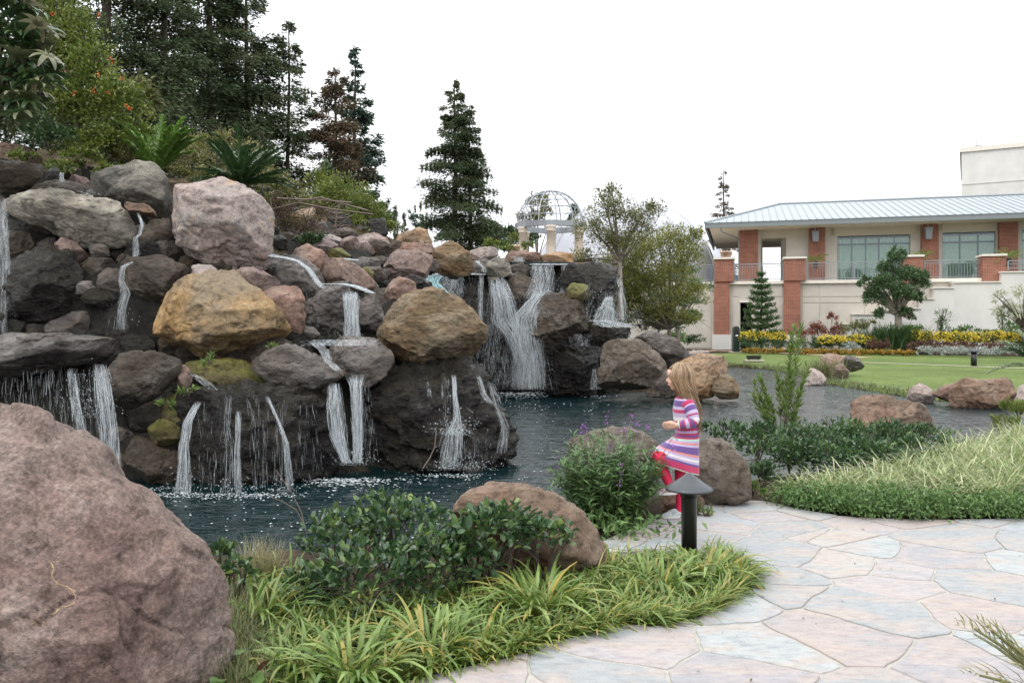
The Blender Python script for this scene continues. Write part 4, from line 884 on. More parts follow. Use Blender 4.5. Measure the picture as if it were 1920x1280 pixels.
FALLS = [
 # label, [(path, n, width range, continuity)], drops, material
 ('thin white curtain at the far left edge above the ledge', [([(4, 372, 11.2, 8), (5, 420, 11.0, 9), (10, 500, 10.8, 10), (4, 625, 10.6, 9)], 40, (0.006, 0.02), 0.4)], []),
 ('ragged curtain of falling water at left, behind the huge near boulder', [
   ([(20, 703, 9.35, 22), (20, 880, 9.15, 24)], 45, (0.004, 0.011), 0.0), ([(70, 690, 9.3, 30), (72, 880, 9.1, 32)], 70, (0.004, 0.012), 0.05),
   ([(118, 686, 9.25, 30), (122, 890, 9.0, 32)], 60, (0.004, 0.011), 0.03),
   ([(133, 690, 9.25, 7), (142, 760, 9.1, 9), (158, 860, 9.0, 12)], 42, (0.006, 0.02), 0.4),
   ([(186, 682, 9.25, 12), (196, 740, 9.1, 16), (206, 830, 9.0, 16), (213, 910, 8.95, 12)], 95, (0.006, 0.024), 0.4),
   ([(165, 690, 9.25, 22), (180, 900, 9.0, 28)], 60, (0.004, 0.011), 0.05)], [(170, 780, 9.1, 60, 90, 120)]),
 ('thin stream trickling from the rust stone spout', [([(258, 398, 11.25, 3), (266, 420, 11.15, 4), (262, 440, 11.15, 3), (254, 446, 11.1, 4), (256, 475, 11.05, 6), (250, 490, 11.0, 4)], 26, (0.006, 0.018), 0.6),
   ([(250, 490, 10.75, 5), (230, 500, 10.6, 5), (227, 525, 10.6, 5), (236, 550, 10.6, 9), (228, 580, 10.6, 8), (230, 618, 10.6, 12)], 40, (0.006, 0.018), 0.4)], [(230, 610, 10.6, 30, 40, 30)]),
 ('small foamy cascade sliding past the mossy slab', [([(360, 700, 9.55, 5), (378, 712, 9.45, 9), (402, 732, 9.35, 9)], 26, (0.008, 0.022), 0.28),
   ([(372, 752, 9.15, 6), (352, 790, 9.0, 8), (345, 840, 8.9, 9), (345, 880, 8.85, 12), (342, 932, 8.8, 15)], 80, (0.006, 0.022), 0.35)], [(342, 930, 8.8, 40, 50, 70)]),
 ('thin trickles running down the broad mottled rock face', [
   ([(430, 738, 8.75, 6), (425, 800, 8.65, 5), (432, 830, 8.6, 8), (428, 925, 8.6, 10)], 28, (0.004, 0.012), 0.2),
   ([(447, 770, 8.65, 5), (445, 860, 8.6, 6), (447, 925, 8.6, 7)], 40, (0.005, 0.015), 0.4),
   ([(485, 740, 8.75, 20), (487, 820, 8.6, 16), (488, 925, 8.6, 12)], 30, (0.004, 0.011), 0.08),
   ([(500, 742, 8.75, 4), (520, 785, 8.65, 3), (536, 830, 8.6, 5), (543, 915, 8.6, 7)], 38, (0.005, 0.015), 0.35),
   ([(525, 745, 8.8, 12), (523, 830, 8.65, 10), (520, 922, 8.6, 10)], 22, (0.004, 0.010), 0.1),
   ([(570, 750, 8.9, 20), (580, 905, 8.8, 25)], 16, (0.004, 0.010), 0.05), ([(400, 745, 8.9, 25), (395, 925, 8.7, 25)], 22, (0.004, 0.010), 0.05)], [(440, 926, 8.6, 60, 30, 60), (535, 920, 8.6, 40, 30, 50)]),
 ('left of two twin streams dropping beside the pointed grey slab', [([(627, 718, 9.5, 10), (628, 760, 9.4, 14), (634, 820, 9.35, 13), (648, 868, 9.3, 7)], 110, (0.007, 0.026), 0.55)], [(648, 868, 9.3, 30, 25, 40)]),
 ('right of two twin streams dropping from the purple grey ledge', [([(668, 702, 9.65, 18), (668, 725, 9.6, 10), (670, 800, 9.5, 9), (670, 868, 9.4, 7)], 110, (0.006, 0.024), 0.55),
   ([(680, 705, 9.65, 12), (690, 868, 9.45, 14)], 40, (0.004, 0.011), 0.08)], [(670, 868, 9.4, 40, 30, 50)]),
 ('trickles sliding over the top of the purple grey ledge', [([(590, 640, 9.9, 10), (606, 655, 9.8, 9), (618, 680, 9.7, 8), (635, 695, 9.6, 6)], 40, (0.006, 0.02), 0.35), ([(640, 636, 9.95, 60), (640, 648, 9.8, 66)], 30, (0.008, 0.022), 0.6)], []),
 ('short bright white fall between two grey purple rocks', [([(658, 546, 10.85, 13), (659, 560, 10.75, 13), (660, 600, 10.7, 10), (660, 634, 10.7, 12)], 130, (0.01, 0.035), 0.7),
   ([(612, 612, 10.75, 40), (612, 634, 10.75, 40)], 30, (0.004, 0.01), 0.1)], [(660, 634, 10.65, 30, 20, 40)]),
 ('white rim of water sliding along the tall striped rock', [([(497, 474, 11.5, 6), (512, 480, 11.4, 14), (540, 484, 11.35, 8), (560, 490, 11.3, 4), (580, 505, 11.2, 4), (596, 530, 11.1, 4), (604, 540, 11.0, 6)], 60, (0.008, 0.024), 0.55),
   ([(604, 532, 10.95, 6), (640, 532, 10.85, 8), (665, 536, 10.8, 10), (700, 550, 10.8, 5)], 55, (0.008, 0.028), 0.5),
   ([(575, 545, 11.1, 20), (582, 620, 10.9, 14)], 26, (0.004, 0.009), 0.1)], []),
 ('wide fan of water pouring from the upper pool', [([(698, 461, 15.8, 34), (694, 475, 15.5, 40), (688, 500, 15.2, 38)], 170, (0.008, 0.032), 0.35), ([(664, 463, 15.8, 8), (664, 490, 15.4, 12)], 50, (0.01, 0.035), 0.5), ([(698, 461.5, 15.85, 36), (698, 463.5, 15.8, 36)], 40, (0.012, 0.03), 0.9)], [(690, 500, 15.1, 70, 25, 60)]),
 ('low white foam run left of the reddish rocks', [([(640, 484, 12.7, 14), (668, 488, 12.7, 8)], 30, (0.01, 0.03), 0.5)], []),
 ('turquoise tinted chute at the left end of the main fall', [([(812, 514, 20.7, 20), (806, 530, 20.3, 14), (820, 548, 20.0, 16), (818, 575, 19.9, 18)], 70, (0.03, 0.09), 0.7)], [], 'teal'),
 ('main broad fall over the black rock wall', [([(868, 512, 20.6, 75), (868, 515, 20.5, 75)], 90, (0.02, 0.05), 0.9),
   ([(800, 514, 20.6, 14), (796, 560, 20.0, 16)], 50, (0.012, 0.04), 0.5), ([(845, 515, 20.55, 22), (835, 560, 20.0, 28)], 70, (0.008, 0.026), 0.3),
   ([(880, 515, 20.5, 40), (882, 700, 20.0, 40)], 70, (0.008, 0.022), 0.08), ([(902, 514, 20.5, 4), (900, 612, 20.0, 4)], 26, (0.01, 0.03), 0.7),
   ([(930, 514, 20.5, 14), (942, 560, 20.0, 20), (948, 600, 19.9, 24), (968, 625, 19.8, 20), (984, 665, 19.7, 18), (990, 728, 19.7, 24)], 180, (0.012, 0.05), 0.4),
   ([(930, 600, 19.95, 18), (940, 650, 19.85, 30), (945, 730, 19.8, 36)], 130, (0.008, 0.026), 0.12)], [(985, 720, 19.6, 70, 70, 420), (950, 610, 19.6, 45, 50, 220), (880, 690, 19.9, 60, 90, 160)]),
 ('sheer upper right curtain feeding a frothy slide', [([(1017, 495, 20.7, 20), (1017, 535, 20.4, 19), (1010, 560, 20.2, 22)], 130, (0.01, 0.03), 0.6), ([(1062, 495, 20.7, 9), (1066, 530, 20.4, 8), (1055, 556, 20.1, 9)], 55, (0.01, 0.03), 0.5),
   ([(1035, 494, 20.75, 38), (1035, 496.5, 20.7, 38)], 40, (0.02, 0.04), 0.9),
   ([(1022, 545, 20.0, 14), (1002, 570, 19.7, 18), (985, 600, 19.5, 24), (988, 640, 19.4, 26), (996, 690, 19.4, 24), (996, 730, 19.4, 28)], 190, (0.012, 0.042), 0.3),
   ([(1010, 555, 19.9, 10), (1045, 550, 19.7, 16), (1060, 560, 19.7, 8)], 40, (0.008, 0.024), 0.3)], [(1005, 590, 19.2, 55, 70, 380), (990, 728, 19.2, 70, 50, 200)]),
 ('little spout between the flat rim slabs', [([(972, 482.5, 21.6, 10), (976, 492, 21.3, 10)], 34, (0.01, 0.03), 0.6), ([(965, 482, 21.65, 8), (972, 482.5, 21.6, 12)], 12, (0.015, 0.03), 0.9)], []),
 ('small trickle beside the rounded tan brown boulder', [([(893, 488, 20.1, 5), (905, 500, 19.9, 4), (908, 511, 19.9, 4)], 28, (0.01, 0.03), 0.5)], []),
 ('arc of water flung off the dark jutting rock', [([(1158, 518, 19.4, 4), (1166, 545, 19.2, 5), (1171, 600, 19.1, 5)], 46, (0.008, 0.028), 0.2), ([(1150, 545, 19.4, 14), (1152, 600, 19.2, 18)], 50, (0.006, 0.018), 0.1),
   ([(1143, 555, 19.3, 6), (1138, 575, 19.2, 12), (1133, 603, 19.1, 22)], 120, (0.012, 0.045), 0.35), ([(1106, 530, 19.3, 10), (1104, 600, 19.1, 6)], 24, (0.006, 0.016), 0.15), ([(1133, 540, 19.3, 6), (1128, 580, 19.2, 8)], 16, (0.006, 0.018), 0.2)], [(1150, 602, 19.0, 70, 50, 420)]),
 ('shallow water spreading over the splash ledge', [([(1125, 600, 19.0, 20), (1150, 608, 18.9, 30), (1165, 614, 18.8, 26)], 90, (0.01, 0.03), 0.4), ([(1185, 622, 18.9, 6), (1180, 640, 18.8, 4)], 20, (0.008, 0.02), 0.4), ([(1100, 625, 19.2, 10), (1090, 650, 19.0, 12)], 34, (0.008, 0.02), 0.2)], []),
 ('faint wisp of water in the gap beside the rust stained boulder', [([(1115, 690, 19.5, 4), (1116, 730, 19.4, 10)], 34, (0.008, 0.03), 0.4)], []),
 ('splashing trickle down the middle of the massive black rock', [([(851, 702, 9.72, 4), (853, 740, 9.62, 4), (858, 785, 9.6, 6), (850, 810, 9.55, 14), (842, 878, 9.5, 20)], 85, (0.005, 0.02), 0.3),
   ([(835, 705, 9.75, 8), (838, 790, 9.6, 10)], 18, (0.004, 0.01), 0.15), ([(803, 715, 9.8, 4), (806, 745, 9.7, 4)], 14, (0.005, 0.014), 0.4)], [(852, 812, 9.5, 45, 40, 160), (845, 878, 9.45, 60, 30, 80)]),
 ('thin trickles over the right shoulder of the massive black rock', [([(897, 703, 9.9, 4), (908, 740, 9.8, 6), (920, 757, 9.75, 6)], 26, (0.004, 0.014), 0.3), ([(918, 712, 10.0, 6), (930, 750, 9.95, 8), (948, 800, 9.9, 6), (940, 850, 9.85, 8)], 46, (0.004, 0.014), 0.2),
   ([(890, 800, 9.7, 40), (885, 880, 9.6, 40)], 34, (0.004, 0.010), 0.05)], [(900, 878, 9.6, 70, 25, 40)]),
 ('small spout falling onto the dark slab at the upper left', [([(116, 323, 12.0, 4), (117, 342, 11.9, 4)], 22, (0.012, 0.03), 0.6), ([(150, 354, 11.9, 25), (178, 366, 11.7, 8)], 18, (0.008, 0.02), 0.3)], []),
]
for i, fl in enumerate(FALLS):
    rg = np.random.default_rng(100 + i); M_ = M_fall_teal if len(fl) > 3 else M_fall
    p0 = fl[1][0][0][0]; o0 = np.array(P(*p0[:3])); T_ = thing('waterfall', fl[0], 'waterfall', tuple(o0), 0, 'falls and trickles over the rocks')
    def sub_part(name, mb, smooth):
        if mb.V: tag(mb.build(name, M_, T_, smooth, loc=None), kind='stuff').matrix_parent_inverse = Matrix.Translation(-Vector(o0))
    mb = MB()
    for path, n, w, cont in fl[1]:
        if cont >= 0.3 and n >= 20: film(mb, path, 0.8 * min(1.0, cont + 0.35), rg)
    sub_part('sheet_of_water', mb, True)
    mb = MB()
    for path, n, w, cont in fl[1]: streaks(mb, path, int(n * 3.0), 0, w, cont, rg=rg, spread=0.6)
    sub_part('strands', mb, True)
    mb = MB()
    for dr_ in fl[2]:
        drops(mb, *dr_[:5], int(dr_[5] * 1.6), rg=rg)
        if dr_[1] > 700 or dr_[2] > 18: drops(mb, dr_[0], dr_[1] + 4, dr_[2] - 0.05, dr_[3] * 0.7, dr_[4] * 0.35, dr_[5] * 2, (0.003, 0.009), rg)
    sub_part('drops', mb, False)

# foam floating where the falls land
mb = MB(); rg = np.random.default_rng(5)
def blob(mb, x, y, r, z, rg):
    k = 7; a = np.linspace(0, 2 * np.pi, k, endpoint=False); rr = r * rg.uniform(0.5, 1.2, k)
    V = np.c_[x + rr * np.cos(a), y + rr * np.sin(a) * 0.8, np.full(k, z)]
    mb.polys(np.r_[V, [[x, y, z + r * 0.25]]], [[i, (i + 1) % k, k] for i in range(k)])
for cx, cy, rx, ry, n, r0 in [(-4.15, 8.95, 0.5, 0.16, 200, 0.03), (-3.6, 8.7, 0.35, 0.12, 160, 0.03), (-3.05, 8.62, 0.7, 0.14, 300, 0.03), (-2.7, 8.65, 0.35, 0.14, 150, 0.03), (-1.95, 9.45, 0.55, 0.2, 520, 0.045),
                              (-0.75, 9.75, 0.35, 0.14, 220, 0.03), (0.25, 21.0, 0.8, 0.5, 500, 0.09), (2.1, 20.1, 0.35, 0.2, 60, 0.06), (-4.7, 8.6, 0.4, 0.2, 80, 0.03), (0.8, 18.5, 1.5, 1.4, 70, 0.05)]:
    for k in range(int(n * 0.75)): 
        x = cx + rg.normal(0, rx * 0.6); y = cy - abs(rg.normal(0, ry)); blob(mb, x, y, r0 * rg.uniform(0.10, 0.5), WZ + 0.012 + rg.uniform(0, r0 * 0.5), rg)
for cx, cy, rx, ry, n in [(-2.5, 7.9, 1.6, 0.7, 170), (-1.6, 7.4, 0.5, 0.4, 40), (0.8, 11, 1.6, 2.5, 100), (1.5, 15, 2, 3, 60), (4, 14, 3, 3, 60), (6, 22, 2.5, 4, 60), (-1.0, 9.0, 1.4, 0.6, 160)]:
    for k in range(n):
        x = rg.normal(cx, rx); y = rg.normal(cy, ry)
        if sdist(POND, np.array([x]), np.array([y]))[0] > 0.1: blob(mb, x, y, rg.uniform(0.004, 0.015), WZ + 0.016, rg)
o = mb.build('foam', M_foam, smooth=True); tag(o, kind='stuff')
# ------------------------------------------------------------------ two storey building
M_brick = None
def brick_mat():
    t = NT('red_brick'); co = t.n('ShaderNodeTexCoord').outputs['Object']
    sx = t.n('ShaderNodeSeparateXYZ', None, Vector=co)
    cx = t.n('ShaderNodeCombineXYZ', None, X=t.math('ADD', sx.outputs['X'], sx.outputs['Y']), Y=sx.outputs['Z'])
    br = t.n('ShaderNodeTexBrick', None, Vector=cx.outputs[0], Scale=1.0)
    br.inputs['Color1'].default_value = (0.235, 0.072, 0.042, 1); br.inputs['Color2'].default_value = (0.29, 0.10, 0.06, 1)
    br.inputs['Mortar'].default_value = (0.33, 0.26, 0.21, 1)
    br.inputs['Mortar Size'].default_value = 0.008; br.inputs['Brick Width'].default_value = 0.23; br.inputs['Row Height'].default_value = 0.085
    nz = t.n('ShaderNodeTexNoise', None, Vector=co, Scale=2.0, Detail=4.0)
    c = t.mix(1.0, br.outputs['Color'], t.ramp(nz.outputs['Fac'], [(0.3, (0.82, 0.82, 0.82)), (0.7, (1.15, 1.12, 1.1))]), 'MULTIPLY')
    bp = t.n('ShaderNodeBump', {'invert': True}, Strength=0.6, Distance=0.01, Height=br.outputs['Fac'])
    t.bsdf(Base_Color=c, Roughness=0.85, Normal=bp.outputs[0]); return t.m
M_brick = brick_mat()
M_stucco = flat_mat('cream_stucco', (0.49, 0.455, 0.40), 0.9, var=0.08, scale=1.5)
M_stuccow = flat_mat('pale_stucco', (0.58, 0.57, 0.54), 0.9, var=0.07, scale=1.2)
M_beige = flat_mat('beige_stucco', (0.50, 0.44, 0.35), 0.9, var=0.05, scale=1.5)
M_cap = flat_mat('limestone_cap', (0.66, 0.62, 0.55), 0.8, var=0.06)
M_metal = flat_mat('grey_painted_metal', (0.24, 0.26, 0.28), 0.45, 0.3, var=0.05)
M_roof = flat_mat('zinc_roof', (0.25, 0.285, 0.30), 0.42, 0.2, var=0.05, scale=0.7)
M_fascia = flat_mat('slate_fascia', (0.18, 0.20, 0.205), 0.5, 0.1, var=0.05)
M_dark = flat_mat('dark_interior', (0.015, 0.015, 0.015), 0.8)  # near-black; darkness of unlit rooms and recesses is put into the colour
M_frame = flat_mat('window_metal', (0.16, 0.19, 0.22), 0.4, 0.4)
M_curtain = flat_mat('sage_curtain', (0.7, 0.74, 0.68), 0.9, var=0.1)
def glass_mat():
    t = NT('window_glass')
    g = t.n('ShaderNodeBsdfGlossy', None, Color=(0.85, 0.92, 0.9, 1), Roughness=0.03); tp = t.n('ShaderNodeBsdfTransparent', None, Color=(0.75, 0.84, 0.81, 1))
    fr = t.n('ShaderNodeFresnel', None, IOR=1.5)
    ms = t.n('ShaderNodeMixShader', None, Fac=t.math('ADD', fr.outputs[0], 0.06)); t.l(tp.outputs[0], ms.inputs[1]); t.l(g.outputs[0], ms.inputs[2])
    t.l(ms.outputs[0], t.out.inputs['Surface']); return t.m
M_glass = glass_mat()

TH = math.radians(16.0); AX, AY = 12.9, 51.0
UX, UY = math.cos(TH), -math.sin(TH); OX, OY = -math.sin(TH), -math.cos(TH)
def Tt(px, off):
    k = (px - 960) / F
    return (k * (AY + OY * off) - AX - OX * off) / (UX - k * UY)
def Zb(py, px, off):
    Y = AY + UY * Tt(px, off) + OY * off
    return CH - (py - HZ) / F * Y
BLD = thing('pavilion_building', 'two storey cream building with red brick pillars, balcony railings and grey metal roof', 'building', (AX, AY, 0), -TH)
def bbox(mb, px0, px1, z0, z1, off, depth, mat=0, taper=1.0):
    t0, t1 = Tt(px0, off), Tt(px1, off)
    mb.box(((t0 + t1) / 2, -off + depth / 2, (z0 + z1) / 2), (t1 - t0, depth, z1 - z0), mat=mat, taper=taper)
ZD = 4.12
def part(name, mat, parent=BLD, smooth=False):
    def wrap(fn):
        mb = MB(); fn(mb); return mb.build(name, mat, parent, smooth)
    return wrap
@part('lower_wall', M_stucco)
def LW(mb):
    bbox(mb, 1180, 1388, -0.6, ZD - 0.2, 0, 0.4); bbox(mb, 1388, 1409, Zb(567, 1400, 0), ZD - 0.2, 0, 0.4); bbox(mb, 1409, 2150, -0.6, ZD - 0.2, 0, 0.4)
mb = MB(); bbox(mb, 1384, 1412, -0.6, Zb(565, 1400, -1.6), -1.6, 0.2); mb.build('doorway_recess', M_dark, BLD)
rows = [(531, 555.5), (557.5, 567), (569, 652)]
for a, b in ((1196, 1254), (1256, 1333), (1374, 1386), (1411, 1467), (1505, 1536), (1538, 1620), (1622, 1700)):
    for r0, r1 in rows:
        if a == 1374 or a == 1411:
            if r0 == 557.5: continue
        m = (a + b) / 2
        mb = MB(); bbox(mb, a, b, max(Zb(r1, m, 0.03), -0.3), Zb(r0, m, 0.03), 0.03, 0.03); mb.build('wall_panel', M_stucco, BLD)
mb = MB(); bbox(mb, 1386, 1411, Zb(567, 1400, 0.05), Zb(563, 1400, 0.05), 0.05, 0.05); mb.build('door_lintel', M_cap, BLD)
mb = MB(); bbox(mb, 1180, 1850, ZD - 0.2, ZD, 0.18, 12.0); mb.build('balcony_slab', M_cap, BLD)
# brick pillars rising past the balcony
for px0, px1, lo0, lo1, cap_y, full in ((1339.5, 1376, 1338.5, 1368, 486, True), (1470.5, 1511, 1469.5, 1501, 485, True), (1694, 1732, 1694, 1727, 481.5, False), (1843, 1887, 1843, 1879, 480, False)):
    m = (px0 + px1) / 2; zc = Zb(cap_y, m, 0.45)
    mb = MB(); bbox(mb, px0, px1, ZD - 0.02 if full else 3.9, zc, 0.45, 1.2)
    if full: bbox(mb, lo0, lo1, 0.75, ZD - 0.02, 0.36, 0.7)
    p = mb.build('brick_pillar', M_brick, BLD)
    mb = MB(); bbox(mb, px0 - 2, px1 + 2, zc, zc + 0.12, 0.55, 1.4); mb.build('pillar_cap', M_cap, p)
    if full: mb = MB(); bbox(mb, lo0 - 3, lo1 + 3, -0.5, 0.75, 0.46, 0.9); mb.build('pillar_base', M_stuccow, p)
# stepped stair wall
for px0, px1, y in ((1878, 2100, 509.5), (1789, 1878, 530), (1752, 1789, 540.5), (1727, 1752, 561), (1690, 1727, 579), (1640, 1690, 584), (1600, 1640, 590), (1579, 1600, 608)):
    m = (px0 + px1) / 2; z = Zb(y, m, 0.9)
    mb = MB(); bbox(mb, px0, px1, -0.6, z, 0.9, 0.8); w = mb.build('stair_wall', M_stuccow, BLD)
    mb = MB(); bbox(mb, px0 - 1.5, px1 - 0.2, z, z + 0.07, 0.98, 0.96); mb.build('coping', M_cap, w)
# balcony railings
def railing(px0, px1, off, z0=ZD, zt=None, parent=BLD, post=True):
    t0, t1 = Tt(px0, off), Tt(px1, off); zt = zt or z0 + 1.07
    mb = MB()
    for z, h in ((zt, 0.06), (zt - 0.16, 0.035), (z0 + 0.1, 0.04)): mb.box(((t0 + t1) / 2, -off, z), (t1 - t0, 0.05, h))
    r = mb.build('railing', M_metal, parent)
    n = int((t1 - t0) / 0.15); mb = MB()
    for i in range(1, n): mb.box((t0 + (t1 - t0) * i / n, -off, (z0 + 0.12 + zt - 0.18) / 2), (0.022, 0.022, zt - z0 - 0.3))
    tag(mb.build('balusters', M_metal, r), kind='stuff')
    k = max(1, round((t1 - t0) / 2.4))
    for i in range(k + 1):
        mb = MB(); mb.box((t0 + (t1 - t0) * i / k, -off, (z0 + zt) / 2), (0.07, 0.07, zt - z0)); mb.build('post', M_metal, r)
railing(1240, 1339, 0.0); railing(1378, 1469, 0.0); railing(1513, 1692, 0.0); railing(1734, 1841, 0.0)
railing(1890, 2100, 0.6, Zb(508, 1900, 0.6) + 0.05, Zb(489, 1900, 0.6))
# upper storey
UO = -3.6
ZW = 7.75
@part('upper_wall', M_stucco)
def UW(mb):
    for a, b in ((1384, 1427), (1474, 1570), (1707, 1767), (1867, 1916), (1990, 2200)): bbox(mb, a, b, ZD, ZW, UO, 0.35)
    for a, b, y in ((1427, 1474, 446), (1570, 1707, 441), (1767, 1867, 435), (1916, 1990, 430)): bbox(mb, a, b, Zb(y, (a + b) / 2, UO), ZW, UO, 0.35)
    bbox(mb, 1474, 1478, ZD, ZW, UO - 0.35, 8.0)
    bbox(mb, 1500, 2200, ZD, ZW, UO - 9, 0.3)
mb = MB(); bbox(mb, 1384, 1430, ZD, ZW, UO - 8, 0.3); bbox(mb, 1384, 1395, ZD, ZW, UO - 0.4, 0.8); mb.build('rear_wall', M_beige, BLD)
for a, b, t_, bo in ((1427, 1567, 427, 444.5), (1555, 1722, 424, 440), (1764, 1870, 417, 432)):
    m = (a + b) / 2; mb = MB(); bbox(mb, a + 2, b - 2, Zb(bo, m, UO + 0.05), Zb(t_, m, UO + 0.05), UO + 0.05, 0.05); mb.build('lintel_panel', M_beige, BLD)
for a, b in ((1387, 1421), (1517, 1547), (1728, 1760), (1874, 1909)):
    mb = MB(); bbox(mb, a, b, ZD, ZW, UO + 0.35, 0.35); mb.build('brick_column', M_brick, BLD)
# windows
for a, b, yt, vert, ytr in ((1570, 1707, 443, (1597, 1623, 1648, 1677), 457), (1767, 1867, 437, (1800, 1834), 453.5), (1916, 1990, 432, (1950,), 450)):
    m = (a + b) / 2; zt = Zb(yt, m, UO); zr = Zb(ytr, m, UO); w_ = MB(); o_ = UO - 0.08
    for e in (a, b) + vert: bbox(w_, e - 1.1, e + 1.1, ZD + 0.02, zt, o_, 0.14)
    bbox(w_, a, b, zt - 0.06, zt + 0.02, o_ + 0.004, 0.13); bbox(w_, a, b, zr - 0.05, zr + 0.05, o_ + 0.004, 0.13); bbox(w_, a, b, ZD + 0.01, ZD + 0.1, o_ + 0.004, 0.13)
    fr = w_.build('window', M_frame, BLD)
    ed = (a,) + vert + (b,)
    for c, d_ in zip(ed[:-1], ed[1:]):
        for z0, z1 in ((ZD + 0.1, zr - 0.05), (zr + 0.05, zt - 0.06)):
            mb = MB(); bbox(mb, c + 1.1, d_ - 1.1, z0, z1, o_ - 0.05, 0.02); mb.build('pane', M_glass, fr)
    t0, t1 = Tt(a, o_ - 0.5), Tt(b, o_ - 0.5); n = int((t1 - t0) / 0.05); xs = np.linspace(t0, t1, n)
    ys = -o_ + 0.6 + 0.05 * np.sin(xs * 22) + 0.03 * np.sin(xs * 9)
    V = np.concatenate([np.c_[xs, ys, np.full(n, ZD)], np.c_[xs, ys, np.full(n, zt - 0.1)]]); i = np.arange(n - 1)
    mb = MB(); mb.add(V, np.stack([i, i + 1, n + i + 1, n + i], 1)); mb.build('curtain', M_curtain, fr, True)
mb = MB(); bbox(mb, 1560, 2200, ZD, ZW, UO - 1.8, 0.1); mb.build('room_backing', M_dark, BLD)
# roof
EO = -1.2; ZE = 7.85; RO = -9.5; ZR = 10.05
tl = Tt(1321, EO); tr0 = Tt(1463, RO); tend = Tt(2250, EO)
mb = MB(); bbox(mb, 1330, 2240, ZE - 0.14, ZE - 0.1, EO - 0.15, 15.5); mb.build('soffit', M_beige, BLD)
mb = MB(); mb.box(((tl + tend) / 2, -EO + 0.06, ZE), (tend - tl, 0.12, 0.32)); mb.box((tl + 0.06, -EO + 8.4, ZE), (0.12, 16.5, 0.32)); mb.build('fascia', M_fascia, BLD)
def slope(t):      # highest point of the front slope above column t
    f = min(1.0, max(0.0, (t - tl) / (tr0 - tl))); return -(EO + (RO - EO) * f), ZE + 0.17 + (ZR - ZE) * f
tt = tl + 0.03; w = 0.46
while tt < tend:
    a, b = tt, tt + w - 0.03
    ya, za = slope(a); yb, zb = slope(b); e = -EO - 0.04; z0 = ZE + 0.17
    V = [(a, e, z0), (b, e, z0), (b, yb, zb), (a, ya, za), (a, e, z0 - 0.03), (b, e, z0 - 0.03), (b, yb, zb - 0.03), (a, ya, za - 0.03)]
    mb = MB(); mb.polys(V, [[0, 1, 2, 3], [4, 7, 6, 5], [0, 4, 5, 1], [1, 5, 6, 2], [3, 2, 6, 7], [0, 3, 7, 4]])
    yc, zc = slope(b + 0.02)
    if yc > e + 0.3: mb.tube([(b + 0.015, e, z0 + 0.02), (b + 0.015, yc, zc + 0.02)], 0.028, 4)
    mb.build('roof_panel', M_roof, BLD); tt += w
yR, zR = slope(tr0)
mb = MB(); e0 = -EO - 0.04; back = yR * 2 - e0
mb.polys([(tl, e0, ZE + 0.15), (tr0, yR, zR - 0.02), (tl, back, ZE + 0.15), (tend, yR, zR - 0.02), (tend, back, ZE + 0.15), (tend, e0, ZE + 0.15)], [[0, 1, 2], [1, 3, 4, 2], [0, 5, 3, 1]])
mb.build('roof_deck', M_fascia, BLD)
mb = MB(); mb.tube([(tl, e0, ZE + 0.19), (tr0, yR, zR + 0.05), (tend, yR, zR + 0.05)], 0.08, 6); mb.build('ridge_cap', M_roof, BLD)
mb = MB(); mb.tube([(Tt(1352, UO + 2.2), 1.4, ZE - 0.15), (Tt(1352, UO + 2.2), 1.4, ZE - 0.4), (Tt(1386, UO), 3.4, ZE - 0.7), (Tt(1386, UO), 3.4, ZD)], 0.05, 6); mb.build('downpipe', M_metal, BLD)
# wall lamps
for px, y0, y1 in ((1529, 435, 453), (1741, 428, 448)):
    z1, z0 = Zb(y0, px, UO + 0.7), Zb(y1, px, UO + 0.7); t = Tt(px, UO + 0.7)
    mb = MB(); mb.box((t, -(UO + 0.7), (z0 + z1) / 2), (0.34, 0.34, z1 - z0), taper=1.22); mb.box((t, -(UO + 0.7), z1 + 0.03), (0.46, 0.46, 0.05))
    lp = mb.build('wall_lamp', M_metal, BLD)
    mb = MB(); mb.tube([(t - 0.3, -(UO + 0.4), z1 + 0.55), (t - 0.05, -(UO + 0.65), z1 + 0.3), (t, -(UO + 0.7), z1)], 0.025, 5); mb.box((t - 0.38, -(UO + 0.45), z1 + 0.6), (0.2, 0.12, 0.1)); mb.build('bracket', M_cap, lp)
# rear tower
T2 = thing('rear_block', 'plain pale tower block rising behind the metal roof', 'building')
def tw(px0, y0, d): return P(px0, y0, d)
a = P(1803, 286, 72); b_ = 26
mb = MB(); rot = Matrix.Rotation(-math.radians(29.6), 3, 'Z')
cx_ = Vector((a.x, a.y, 0)) + rot @ Vector((b_ / 2, 8, 0))
mb.box((cx_.x, cx_.y, a.z / 2), (b_, 16, a.z), rot); mb.build('wall', M_stuccow, T2)
mb = MB(); mb.box((cx_.x, cx_.y, a.z + 0.2), (b_ + 0.3, 16.3, 0.4), rot); mb.build('parapet', M_cap, T2)
mb = MB(); c2 = cx_ + rot @ Vector((0, -8.02, 0)); mb.box((c2.x, c2.y, a.z - 2.9), (b_, 0.04, 0.08), rot); mb.build('joint_line', M_stucco, T2)
mb = MB(); q = cx_ + rot @ Vector((-11.8, -7, 0)); mb.tube([(q.x, q.y, a.z), (q.x, q.y, a.z + 1.2)], 0.04, 5); mb.box((q.x + 0.1, q.y, a.z + 0.55), (0.5, 0.3, 0.25)); mb.build('roof_aerial', M_metal, T2)

